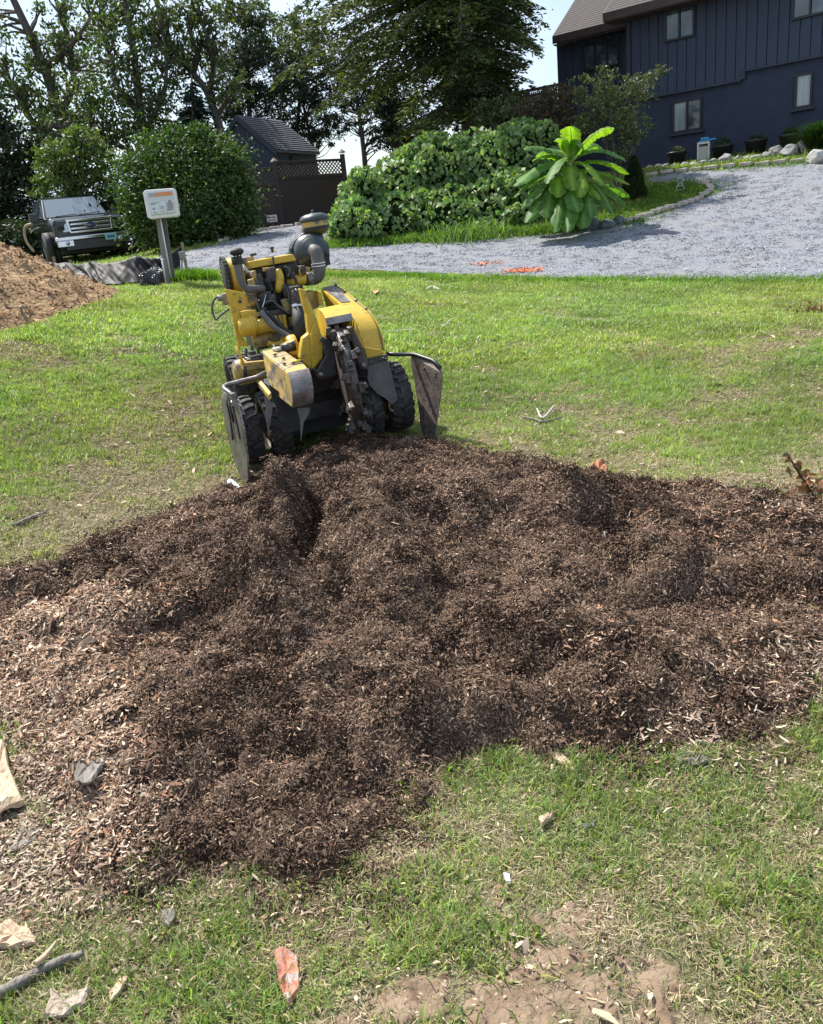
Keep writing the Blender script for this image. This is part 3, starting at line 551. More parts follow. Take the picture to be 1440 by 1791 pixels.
# engine
e = MB(); e0 = Q(395, 620, .62)
slab([(255, 395), (520, 350), (560, 500), (590, 690), (600, 800), (300, 860), (265, 700)], .62, 1.12, e); eng = e.make('engine_block', ENG, SG, .01)
e = MB()
for (u, v, y, dx, dyy, dz) in [(300, 455, .56, .07, .10, .09), (370, 430, .55, .08, .10, .10), (470, 410, .56, .05, .08, .09), (340, 560, .54, .10, .14, .10), (300, 600, .56, .07, .12, .08), (470, 560, .55, .06, .14, .22), (520, 640, .55, .06, .12, .12),
                        (400, 650, .52, .12, .16, .07), (255, 560, .55, .06, .12, .09), (490, 430, .55, .04, .1, .05), (430, 500, .53, .05, .1, .05), (550, 400, .62, .05, .1, .07)]:
    p = Q(u, v, y); e.box(p, (dx, dyy, dz), rnd.uniform(-.1, .1), 0, rnd.uniform(-.1, .1))
e.make('engine_castings', ENG, eng, .008)
for (u, v, y, dx, dyy, dz) in [(455, 600, .50, .05, .05, .10), (280, 440, .54, .03, .06, .10), (262, 470, .52, .05, .05, .05), (360, 395, .53, .10, .04, .03), (500, 690, .48, .05, .08, .07), (290, 655, .42, .06, .08, .03), (430, 690, .44, .03, .05, .09), (385, 640, .50, .07, .04, .025), (540, 600, .5, .03, .05, .14)]:
    m_ = MB(); m_.box(Q(u, v, y), (dx, dyy, dz), rnd.uniform(-.2, .2), 0, rnd.uniform(-.15, .15)); m_.make('yellow_bracket', YEW, SG, .006)
for (u, v, y, r, l, ax) in [(310, 520, .50, .03, .09, 'X'), (375, 560, .48, .035, .06, 'Y'), (455, 520, .48, .022, .10, 'Z'), (330, 630, .44, .026, .05, 'Y'), (500, 610, .44, .02, .08, 'Z')]:
    m_ = MB(); m_.lathe([(0, -l/2), (r*.8, -l/2), (r, -l*.4), (r, l*.4), (r*.8, l/2), (0, l/2)], Q(u, v, y), ax, 14); m_.make('engine_fitting', ENG, SG)
# valve cover
cv = slab([(244, 352), (262, 392), (522, 345), (500, 308)], .56, .82); cv2 = cv.make('valve_cover', YEL, SG, .008)
cv = MB(); slab([(380, 322), (390, 322), (396, 372), (387, 374)], .552, .83, cv); cv.make('seam', DST, cv2)
p = Q(384, 300, .66); cv = MB(); cv.lathe([(0, 0), (.012, 0), (.012, .03), (.02, .03), (.02, .045), (0, .045)], p, 'Z', 8); cv.make('cap_nut', ENG, cv2); p = Q(272, 312, .66); cv = MB(); cv.box(p, (.05, .04, .02)); cv.make('lift_tab', ENG, cv2)
# flywheel housing
c = Q(160, 432, .85); fw = MB(); fw.lathe([(0, -.05), (.12, -.05), (.145, -.03), (.145, .07), (0, .07)], c, 'X', 30); fw.make('flywheel_housing', YEL, SG, .004)
fw = MB(); fw.lathe([(0, -.075), (.145, -.075), (.155, -.06), (.155, -.045), (0, -.045)], c, 'X', 30)
for k in range(26):
    a = 2*PI*k/26; fw.box((c[0]-.062, c[1]+.155*math.cos(a), c[2]+.155*math.sin(a)), (.032, .012, .022), 0, a)
fw.make('fan_screen', BLK, SG)
p = Q(235, 345, .7); mb = MB(); mb.box(p, (.10, .12, .05)); mb.make('bracket', YEW, SG, .006)
# side panel of the engine bay
sp = slab([(112, 508), (225, 530), (238, 622), (197, 640), (208, 720), (212, 790), (250, 832), (188, 842), (165, 730), (140, 600)], .42, .46).make('side_panel', YEL, SG, .006)
b = Q(196, 580, .41); bolts([b], .014, -.02, ENG, sp, 'Y')
slab([(200, 645), (290, 625), (300, 690), (215, 700)], .38, .60).make('motor_bracket', YEL, SG, .008)
# hydraulic pumps, yellow cylinders
def cyl(u, v, y, r, l, m, name, n=20, ax='X', flange=True, parent=None):
    c = Q(u, v, y); mb = MB(); pr = [(0, -l/2), (r*.7, -l/2), (r, -l*.35), (r, l*.2)]
    if flange: pr += [(r*1.2, l*.2), (r*1.2, l*.32), (r, l*.32)]
    pr += [(r, l/2), (0, l/2)]; mb.lathe(pr, c, ax, n); return mb.make(name, m, parent or SG, .003)
cyl(240, 725, .36, .075, .14, YEL, 'hydraulic_pump'); cyl(340, 715, .36, .058, .20, YEL, 'hydraulic_pump')
cyl(325, 795, .45, .06, .16, YEW, 'hydraulic_motor'); cyl(415, 790, .42, .05, .12, YEW, 'hydraulic_motor', ax='Y')
mb = MB(); ring = [Q(395+48*math.cos(a), 800+26*math.sin(a), .30) for a in np.linspace(-.3, 2.4, 8)]; mb.tube(ring, .022, 8, True, 3); mb.make('curved_bracket', YEL, SG)
cyl(258, 560, .50, .05, .12, YEW, 'oil_filter', ax='Z'); 
mb = MB(); mb.tube([Q(412, 400, .52), Q(425, 440, .50), Q(420, 500, .50), Q(415, 520, .52)], [.026, .034, .034, .024], 10, True, 4); mb.make('intake_manifold', YEL, SG)
slab([(440, 660), (458, 655), (470, 740), (452, 745)], .40, .46).make('pump_bracket', YEL, SG, .004)
# breather pipe with cap on the left
mb = MB(); mb.tube([Q(180, 345, .46), Q(188, 400, .46), Q(200, 455, .46), Q(225, 500, .46), Q(275, 510, .46), Q(330, 505, .50)], .032, 14, True, 5); bp = mb.make('exhaust_pipe', HOS, SG)
mb = MB(); c = Q(178, 345, .46); mb.lathe([(0, -.03), (.042, -.03), (.042, .03), (0, .03)], c, 'Z', 14); mb.box((c[0]-.03, c[1]-.04, c[2]), (.03, .03, .03)); mb.make('clamp', BLK, bp, .003)
mb = MB(); c = Q(178, 296, .46); mb.lathe([(0, -.028), (.03, -.028), (.053, -.012), (.056, .005), (.045, .02), (.02, .03), (0, .032)], c, 'Z', 18)
for k in range(4):
    mb.box((c[0]+.025*math.cos(k*PI/2), c[1]+.025*math.sin(k*PI/2), c[2]-.055), (.009, .009, .07))
mb.make('rain_cap', BLK, bp)
# air cleaner
c = Q(600, 300, .95); mb = MB(); mb.lathe([(0, -.16), (.06, -.16), (.075, -.15), (.08, -.13), (.115, -.125), (.12, -.11), (.135, -.10), (.152, -.07), (.152, .05), (.158, .055), (.158, .07), (.150, .075), (.150, .20), (0, .20)], c, 'Y', 40)
ac = mb.make('air_cleaner', GRN, SG)
mb = MB(); mb.tube([(c[0]+.157*math.cos(a), c[1]+.02, c[2]+.157*math.sin(a)) for a in np.linspace(1.2, 3.6, 14)], .006, 6); mb.box((c[0]-.16, c[1]+.02, c[2]+.03), (.02, .05, .06)); mb.make('latch_band', DST, ac)
slab([(615, 205), (672, 195), (690, 300), (700, 380), (640, 400), (620, 300)], .92, 1.05).make('cleaner_bracket', GRN, SG, .01)
t0 = Q(640, 190, 1.0); t1 = Q(622, 172, 1.0)
mb = MB(); c2 = Q(638, 205, 1.0); c3 = Q(624, 130, 1.0)
mb.lathe([(.052, -.16), (.05, .0), (.048, .04), (0, .04)], (c2[0], c2[1], c2[2]), 'Z', 20); mb.make('inlet_neck', GRN, SG)
pcz = c3
mb = MB(); mb.lathe([(.045, -.105), (.085, -.095), (.112, -.07), (.118, -.045), (.119, -.02), (0, -.02)], pcz, 'Z', 32); pc = mb.make('precleaner_bowl', mat('bowl_amber', (.05, .045, .025), (.09, .075, .03), 8, .25, spec=.6), SG)
mb = MB(); mb.lathe([(.120, -.030), (.121, .018), (0, .018)], pcz, 'Z', 32); mb.make('yellow_band', YEW, pc)
mb = MB(); mb.lathe([(.122, -.052), (.122, -.030), (.118, -.03)], pcz, 'Z', 32); mb.make('dark_band', BLK, pc)
mb = MB(); mb.lathe([(.122, .014), (.128, .02), (.126, .038), (.108, .062), (.07, .075), (.012, .08), (.012, .085), (.009, .105), (0, .108)], pcz, 'Z', 32); mb.make('precleaner_cap', GRN, pc)
mb = MB(); mb.tube([Q(612, 285, .78), Q(632, 300, .74), Q(645, 350, .72), Q(648, 400, .70), Q(635, 440, .70), Q(598, 455, .70)], [.05, .055, .057, .057, .055, .05], 18, True, 5); hs = mb.make('intake_hose', HOS, SG)
for vv, uu in ((362, 644), (378, 646)):
    c = Q(uu, vv, .71); mb = MB(); mb.lathe([(.058, -.006), (.064, -.006), (.064, .006), (.058, .006)], c, 'Z', 20); mb.make('hose_clamp', CHR, hs)
mb = MB(); mb.box(Q(690, 345, .78), (.045, .05, .08), .3); mb.box(Q(697, 318, .78), (.03, .04, .03)); mb.tube([Q(665, 360, .74), Q(690, 350, .76)], .012, 6); mb.make('hose_bracket', BLK, SG, .004)
mb = MB(); mb.tube([Q(462, 470, .62), Q(500, 462, .62), Q(560, 452, .64), Q(575, 452, .64)], [.03, .042, .048, .048], 16, True, 3); ip = mb.make('intake_pipe', YEL, SG)
mb = MB(); mb.tube([Q(568, 453, .64), Q(603, 450, .66)], .054, 18); mb.make('steel_collar', STE, ip)
slab([(490, 370), (600, 385), (600, 420), (500, 430)], .72, .9).make('engine_mount', YEW, SG, .006)
slab([(575, 530), (640, 520), (650, 610), (600, 640)], .55, .85).make('side_tank', YEW, SG, .008)
slab([(640, 520), (665, 530), (675, 605), (652, 605)], .45, .9).make('tank_strap', YEL, SG, .005)
# hydraulic cylinder and hoses
mb = MB(); mb.tube([Q(528, 605, .25), Q(548, 800, .12)], .052, 18); hc = mb.make('hydraulic_cylinder', BLK, SG)
mb = MB(); mb.tube([Q(525, 592, .25), Q(529, 622, .25)], .056, 18); mb.make('collar', CHR, hc)
mb = MB(); mb.box(Q(515, 540, .30), (.07, .10, .13)); mb.tube([Q(500, 520, .24), Q(512, 560, .22)], .014, 8); mb.make('valve_fitting', ENG, SG, .006)
mb = MB(); mb.tube([Q(496, 530, .24), Q(506, 522, .24)], .012, 8); mb.tube([Q(512, 518, .24), Q(520, 512, .24)], .012, 8); mb.make('fitting_nut', CHR, SG)
def hose(pts, r, m=HOS, name='hose'):
    h_ = MB(); h_.tube([Q(*p) for p in pts], r, 10, True, 5); return h_.make(name, m, SG)
hose([(318, 640, .30), (340, 670, .26), (390, 725, .22), (450, 765, .20), (510, 800, .15)], .022, RUB); hose([(355, 640, .32), (400, 690, .28), (450, 740, .24), (510, 780, .2)], .020, BLK)
hose([(395, 520, .48), (405, 600, .46), (440, 640, .44), (470, 660, .44)], .010, BLK); hose([(445, 470, .5), (470, 520, .46), (478, 600, .44), (490, 660, .44)], .006, HOS)
hose([(330, 590, .46), (380, 575, .44), (410, 600, .44), (480, 650, .42)], .008, RUB); hose([(310, 640, .44), (330, 600, .44), (345, 540, .46)], .005, CHR, 'fuel_line'); hose([(285, 560, .44), (300, 610, .44), (312, 640, .44)], .007, HOS)
hose([(225, 380, .5), (235, 405, .5), (250, 410, .5), (262, 430, .5)], .008, CHR, 'fuel_line'); hose([(450, 380, .5), (480, 400, .5), (470, 440, .5)], .007, HOS); hose([(540, 380, .56), (536, 410, .56), (545, 430, .56)], .008, YEW, 'fuel_line')
hose([(500, 430, .5), (520, 470, .48), (520, 500, .46)], .012, BLK); hose([(345, 460, .5), (360, 470, .48), (380, 520, .5)], .018, BLK)
hose([(120, 555, .7), (85, 550, .72), (55, 562, .74), (38, 600, .75), (42, 650, .75), (60, 683, .74), (90, 655, .72), (135, 622, .7)], .009, RUB, 'cable_loop')
mb = MB(); mb.tube([Q(70, 560, .72), Q(120, 565, .7)], .024, 10); mb.box(Q(118, 566, .68), (.06, .06, .09)); mb.make('cable_gland', STE, SG, .004)
# linkage clutter under the pumps
mb = MB()
for p in [((262, 840, .3), (285, 905, .26)), ((228, 850, .34), (232, 905, .3)), ((300, 850, .3), (306, 890, .28)), ((235, 920, .1), (340, 905, .1)), ((225, 905, .2), (315, 935, .1))]:
    mb.tube([Q(*p[0]), Q(*p[1])], .014, 8)
mb.box(Q(285, 895, .15), (.10, .12, .03)); mb.box(Q(265, 880, .2), (.05, .1, .05)); mb.make('control_linkage', DST, SG, .003)
mb = MB(); mb.box(Q(265, 940, .12), (.16, .2, .06), 0, 0, .1); mb.make('step_bracket', YEW, SG, .005)
# lever with grip
mb = MB(); mb.tube([Q(172, 835, -.1), Q(224, 955, -.12)], .011, 8); lv = mb.make('lever', YEL, SG)
mb = MB(); mb.tube([Q(223, 952, -.12), Q(228, 1015, -.12)], .015, 8); mb.make('grip', BLK, lv)
# cutter-drive housing in front, left (rounded guard)
LT = [(318, 862, -.02), (456, 965, -.62), (470, 985, -.70), (485, 1030, -.77), (497, 1100, -.80), (500, 1160, -.79), (496, 1190, -.76), (470, 1175, -.68), (395, 1110, -.45), (348, 1012, -.18)]
A = [Q(*p) for p in LT]
ax_ = A[1]; rx_ = Q(560, 935, -.62)[0]-A[1][0]
B = [(a[0]+rx_*1.08, a[1], a[2]) for a in A]
hd = MB(); hd.loft(A[:1]+A[1:], B)
hd = hd.make('drive_guard', YEW, SG, .012)
nb = [i for i in (2, 3, 4, 5, 6)]
fc = MB(); AA = [A[i] for i in (2, 3, 4, 5, 6)]; off = .004
S0 = [(a[0]-.003, a[1]-off, a[2]) for a in AA]; S1 = [(a[0]+rx_*1.08+.003, a[1]-off, a[2]) for a in AA]
fc.add(S0+S1, [(i, i+1, 5+i+1, 5+i) for i in range(4)], True); fc.make('wear_plate', STE, hd)
tz = lambda t, s: tuple(np.array(A[0])*(1-t)+np.array(A[1])*t+np.array([rx_*1.08*s, 0, .006]))
bolts([tz(.38, .28), tz(.62, .42), tz(.86, .15), tz(.9, .55), tz(.9, .95)], .013, .014, DST, hd)
mb = MB(); a_, b_ = tz(.90, .55), tz(.90, .95); mb.tube([(a_[0], a_[1], a_[2]+.01), (b_[0], b_[1], b_[2]+.01)], .011, 8); mb.make('hinge', YEL, hd)
mb = MB(); p = Q(478, 845, -.15); mb.lathe([(0, -.05), (.09, -.05), (.10, -.03), (.10, .02), (0, .02)], Q(505, 845, .0), 'X', 22); mb.make('bearing_housing', YEL, SG, .004)
slab([(440, 835), (510, 795), (545, 830), (540, 900), (480, 880)], -.12, .02).make('bearing_bracket', YEL, SG, .008)
mb = MB(); mb.lathe([(0, -.08), (.035, -.08), (.035, .03), (0, .03)], Q(490, 838, -.12), 'X', 14); mb.tube([Q(478, 830, -.15), Q(500, 850, -.16)], .01, 6); mb.make('bearing_cap', ENG, SG)
mb = MB(); mb.box(Q(408, 852, -.12), (.05, .06, .025), .4); mb.box(Q(392, 843, -.1), (.012, .012, .05)); mb.make('grease_rag', mat('pale_rag', (.6, .58, .52), rough=.9), SG, .006)
# yellow swing arm plate
arm = [(540, 505), (568, 512), (585, 560), (625, 650), (655, 740), (668, 800), (672, 905), (635, 955), (612, 978), (560, 930), (540, 905), (546, 850), (556, 790), (590, 762), (584, 720), (578, 650), (560, 590)]
slab(arm, -.30, -.22).make('swing_arm', YEL, SG, .008)
slab([(600, 770), (622, 700), (668, 800), (670, 900), (610, 972)], -.325, -.302).make('arm_stiffener', YEL, SG, .004)
bolts([Q(605, 968, -.34), Q(625, 972, -.34)], .014, -.02, ENG, SG, 'Y')
# cutter hood
A = [Q(690, 795, -.30), Q(640, 700, -.05), Q(626, 640, .0), Q(632, 622, .0), Q(660, 640, -.22), Q(685, 680, -.36), Q(693, 705, -.40)]
mid = Q(630, 628, .02); wx = Q(838, 660, -.40)[0]-Q(695, 690, -.40)[0]
tl = [Q(628, 632, -.02), Q(640, 622, -.08), Q(665, 640, -.24), Q(688, 680, -.34), Q(694, 712, -.36), Q(684, 790, -.30), Q(655, 760, -.15)]
B = [(a[0]+wx*1.0, a[1], a[2]) for a in tl]
hh_ = MB(); n = len(tl); hh_.add(tl+B, [tuple(range(n))[::-1], tuple(range(n, 2*n))]+[(i, i+1, n+i+1, n+i) for i in range(0, 4)]); hood = hh_.make('cutter_hood', YEL, SG)
sol = hood.modifiers.new('t', 'SOLIDIFY'); sol.thickness = .012
q0, q1 = tl[3], tl[4]; lp = MB(); lp.loft([(q0[0]-.004, q0[1]-.006, q0[2]+.006), (q1[0]-.004, q1[1]-.02, q1[2]-.004), (q1[0]-.004, q1[1]-.008, q1[2]-.006), (q0[0]-.004, q0[1]+.004, q0[2])], [(q0[0]+wx+.004, q0[1]-.006, q0[2]+.006), (q1[0]+wx+.004, q1[1]-.02, q1[2]-.004), (q1[0]+wx+.004, q1[1]-.008, q1[2]-.006), (q0[0]+wx+.004, q0[1]+.004, q0[2])]); lp.make('worn_hood_lip', STE, hood)
slab([(700, 700), (838, 672), (840, 830), (700, 830)], -.12, -.10).make('hood_back', BLK, SG)
slab([(700, 780), (868, 760), (925, 960), (930, 1090), (880, 1180), (720, 1120)], -.02, .02).make('dark_gap_backing', BLK, SG)  # added black slab standing in for the dark gap behind the wheel
# dark front plates either side of the wheel
slab([(655, 795), (700, 790), (722, 812), (740, 880), (750, 1000), (725, 1012), (668, 1032), (640, 1012), (636, 985), (676, 915), (690, 895), (668, 805)], -.40, -.36).make('front_plate', STE if 0 else DST, SG, .008)
slab([(655, 790), (682, 786), (684, 808), (658, 812)], -.425, -.40).make('latch', DST, SG, .004)
slab([(838, 715), (862, 760), (905, 850), (930, 925), (930, 962), (905, 975), (880, 968), (868, 915), (850, 850), (828, 780)], -.42, -.34).make('front_plate', WPL, SG, .01)
for u, v, y, r in ((665, 1005, -.43, .026), (905, 950, -.44, .026)):
    mb = MB(); mb.lathe([(0, -.012), (r*.5, -.012), (r*.55, -.004), (r, -.002), (r, .012), (0, .012)], Q(u, v, y), 'Y', 16); mb.make('pivot_bolt', STE, SG)
# cutter wheel with teeth
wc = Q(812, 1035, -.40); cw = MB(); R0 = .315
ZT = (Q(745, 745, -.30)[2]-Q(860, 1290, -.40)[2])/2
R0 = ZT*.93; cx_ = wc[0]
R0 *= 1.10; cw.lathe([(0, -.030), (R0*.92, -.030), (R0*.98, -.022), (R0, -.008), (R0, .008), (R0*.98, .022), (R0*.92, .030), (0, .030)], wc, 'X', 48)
cw.V = [tuple(np.array(v)-np.array(wc)) for v in cw.V]; cwo = cw.make('cutter_wheel', DISC_SHADE, SG, loc=tuple(wc)); cwo.rotation_euler = (0, 0, math.radians(-8))
rm_ = MB(); rm_.lathe([(R0*.90, -.036), (R0*.975, -.034), (R0+.005, -.020), (R0+.005, .020), (R0*.975, .034), (R0*.90, .036)], ax='X', n=48); rm_.make('rim_band', TOO, cwo)
for k in range(30):
    a = 2*PI*k/30+.1; sd = (-1, 1, 0)[k % 3]; tb = MB()
    M = Matrix.Rotation(a, 4, 'X')
    def tadd(c, d, tw=0):
        T_ = M @ Matrix.Translation(c) @ Matrix.Rotation(tw, 4, 'Z')
        Vv = [T_ @ Vector((x*d[0]/2*(1 if z < 0 else .8), y*d[1]/2, z*d[2]/2)) for x in (-1, 1) for y in (-1, 1) for z in (-1, 1)]
        tb.add(Vv, [(0, 1, 3, 2), (4, 6, 7, 5), (0, 4, 5, 1), (2, 3, 7, 6), (0, 2, 6, 4), (1, 5, 7, 3)])
    tadd((sd*.044, 0, R0*.98), (.046, .07, .065)); tadd((sd*.070, .015, R0*1.06), (.038, .038, .055), .4*sd); tadd((sd*.034, -.01, R0*.86), (.026, .07, .04))
    c_ = M @ Vector((sd*.066, .01, R0*.99)); tb.lathe([(0, -.014), (.017, -.014), (.017, .014), (0, .014)], tuple(c_), 'X', 8)
    tb.make('tooth', TOO, cwo, .004)
# belt guard, right
GL = [(660, 508, .62), (700, 540, .48), (760, 590, .28), (820, 640, .06), (862, 700, -.08), (895, 790, -.16), (915, 862, -.18), (930, 880, .1), (700, 640, .6)]
gw = [(755, 487, .62), (812, 528, .48), (875, 580, .28), (940, 632, .06), (985, 700, -.08), (1015, 780, -.16), (1030, 862, -.18), (1030, 870, .1), (780, 640, .6)]
A = [Q(*p) for p in GL]; B = [Q(*p) for p in gw]
gm = MB(); n = len(A); gm.add(A+B, [tuple(range(n))[::-1], tuple(range(n, 2*n))]); gm.add(A+B, [(i, i+1, n+i+1, n+i) for i in range(6)], True); gd = gm.make('belt_guard', YEL, SG)
E_ = [np.array(B[i])*.88+np.array(A[i])*.12 for i in range(7)]
sm_ = MB(); sm_.tube([tuple(e+np.array([0, -.004, .004])) for e in E_], .004, 5, True, 3); sm_.make('guard_seam', DST, gd)
tb_ = MB(); AT = [np.array(A[0])*.9+np.array(B[0])*.1, np.array(B[0])*.85+np.array(A[0])*.15, np.array(B[2])*.6+np.array(A[2])*.4, np.array(A[2])*.85+np.array(B[2])*.15]
tb_.loft([tuple(a+np.array([0, 0, .004])) for a in AT], [tuple(a+np.array([0, 0, .007])) for a in AT]); tb_.make('bare_patch', STE, gd)
bolts([tuple(np.array(B[i])*(1-t)+np.array(B[i+1])*t+np.array([-.02, 0, .004])) for i, t in ((0, .05), (1, 0), (2, 0), (2, .9))]+[Q(880, 640, .1), Q(900, 634, .1)], .012, .014, DST, gd)
slab([(862, 700), (895, 800), (915, 870), (925, 905), (900, 905), (885, 840), (858, 760)], -.20, -.10).make('guard_edge', YEL, SG)
slab([(905, 842), (1000, 855), (1032, 880), (925, 910)], -.24, .0).make('guard_shelf', YEL, SG, .004)
an = slab([(922, 908), (1042, 884), (1044, 914), (930, 948)], -.27, -.24).make('angle_bracket', DST, SG, .003)
bolts([Q(945, 926, -.275), Q(1000, 912, -.275), Q(1015, 905, -.275), Q(1030, 908, -.275)], .008, -.01, STE, an, 'Y')
slab([(930, 948), (1042, 914), (1062, 980), (1080, 1060), (1100, 1142), (1066, 1170), (1030, 1135), (985, 1110), (940, 1060), (929, 1010)], -.26, -.245).make('rubber_flap', RUB, SG)
# flaps below the left guard
slab([(368, 1060), (440, 1110), (520, 1190), (548, 1312), (470, 1335), (415, 1210), (378, 1110)], -.50, -.485).make('rubber_flap', BLK, SG)
slab([(338, 1120), (386, 1162), (380, 1210), (368, 1290), (360, 1355), (352, 1290), (345, 1200)], -.60, -.592).make('rubber_flap', RUB, SG)
slab([(524, 1190), (598, 1188), (590, 1225), (562, 1270), (550, 1350), (545, 1382), (545, 1340), (540, 1260)], -.70, -.692).make('rubber_flap', RUB, SG)
mb = MB(); mb.loft([Q(300, 1045, -.35), Q(318, 1030, -.35), Q(374, 1100, -.62), Q(360, 1118, -.62)], [(q[0], q[1], q[2]-.04) for q in (Q(300, 1045, -.35), Q(318, 1030, -.35), Q(374, 1100, -.62), Q(360, 1118, -.62))]); mb.make('flap_bracket', YEW, SG, .005)
# left side guard on its bar
mb = MB(); mb.tube([Q(345, 985, -.30), Q(290, 1015, -.30), Q(130, 1055, -.30), Q(104, 1068, -.32), Q(108, 1082, -.36), Q(172, 1130, -.62)], .017, 10); lb = mb.make('guard_bar', STE, SG)
mb = MB(); mb.box(Q(160, 1140, -.60), (.03, .05, .09)); mb.tube([Q(150, 1150, -.58), Q(150, 1165, -.6)], .01); mb.make('bar_bracket', STE, lb, .004)
fl = [(88, 1130, -.22), (100, 1098, -.24), (150, 1130, -.45), (185, 1180, -.60), (215, 1310, -.66), (238, 1490, -.68), (242, 1600, -.66), (228, 1622, -.62), (200, 1590, -.50), (160, 1490, -.34), (110, 1290, -.2), (92, 1190, -.18)]
A = [Q(*p) for p in fl]; mb = MB(); mb.loft(A, [(a[0]+.014, a[1]+.004, a[2]) for a in A]); mb.make('side_flap', STE, SG)
for pts in ([(125, 1130, -.36), (150, 1250, -.42), (165, 1370, -.44)], [(160, 1160, -.56), (185, 1260, -.6), (207, 1365, -.62)], [(140, 1150, -.44), (170, 1270, -.47)]):
    mb = MB(); mb.tube([tuple(np.array(Q(*p))+np.array([-.012, 0, 0])) for p in pts], .007, 6, True, 3); mb.make('retaining_strap', BLK, SG)
# right side guard on its bar
mb = MB(); mb.tube([Q(1035, 880, -.02), Q(1100, 884, -.04), Q(1175, 882, -.08), Q(1200, 884, -.12), Q(1300, 918, -.30), Q(1342, 958, -.42)], .016, 10); mb.make('guard_bar', DST, SG)
fr = [(1172, 890, -.06), (1200, 890, -.12), (1300, 922, -.30), (1338, 955, -.40), (1350, 990, -.44), (1345, 1080, -.44), (1328, 1200, -.42), (1316, 1300, -.38), (1310, 1370, -.34), (1272, 1366, -.24), (1242, 1345, -.16), (1226, 1270, -.12), (1218, 1140, -.10), (1190, 1020, -.06), (1176, 950, -.04)]
A = [Q(*p) for p in fr]; mb = MB(); mb.loft(A, [(a[0]+.014, a[1]+.004, a[2]) for a in A]); sfl = mb.make('side_flap', mat('worn_brown_rubber', (.14, .11, .09), (.24, .19, .155), 6, .6, .15, 40, c3=(.07, .065, .06), lo3=.5, hi3=.7), SG)
bolts([Q(1256, 965, -.24), Q(1325, 995, -.40), Q(1320, 1010, -.4)], .009, -.02, BLK, sfl, 'X')
# ------------------------------------------------------------------ leaves
LEAF = colmat('leaf', .5, .35, .35); LEAFD = colmat('dark_leaf', .55, .28, .3, tcol=(1.2, 1.45, .5)); NEED = colmat('needle', .6, .22, .2, tcol=(1.2, 1.4, .5)); BAN = colmat('banana_leaf', .5, .5, .22, tcol=(1.35, 1.6, .35))
BARK = mat('tree_bark', (.06, .048, .038), (.12, .10, .085), 6, .9, .6, 25, c3=(.03, .025, .02), sc3=14, stretch=(1, 1, .25))
def leafmesh(name, C_, size, cols, m, up=.4, asp=.5, dirs=None, nrm=None):
    n = len(C_); 
    d = rng.normal(0, 1, (n, 3)) if dirs is None else dirs+rng.normal(0, .35, (n, 3)); d /= np.linalg.norm(d, axis=1)[:, None]
    w = rng.normal(0, 1, (n, 3)); w[:, 2] += up
    if nrm is not None: w = nrm+rng.normal(0, .45, (n, 3))
    s = np.cross(d, w); s /= np.linalg.norm(s, axis=1)[:, None]+1e-6
    L = (size*rng.uniform(.6, 1.35, n))[:, None]; nn = np.cross(s, d)
    V = np.stack([C_-d*L*.5, C_+s*L*asp*.5-d*L*.05+nn*L*.06, C_+d*L*.5-nn*L*.05, C_-s*L*asp*.5-d*L*.05+nn*L*.06], 1).reshape(-1, 3)
    b = (np.arange(n)*4)[:, None]; return mesh(name, V, b+np.array([0, 1, 2, 3]), m, cols=np.repeat(cols, 4, 0))
def lcol(n, base, var=.5, alt=None, frac=.15):
    c = np.array(base)*rng.uniform(1-var, 1+var, (n, 1))*np.c_[rng.uniform(.85, 1.2, n), np.ones(n), rng.uniform(.8, 1.2, n)]
    if alt is not None: k = rng.random(n) < frac; c[k] = np.array(alt)*rng.uniform(.7, 1.2, (k.sum(), 1))
    return c
def ppm(Y): return F/Y*.97
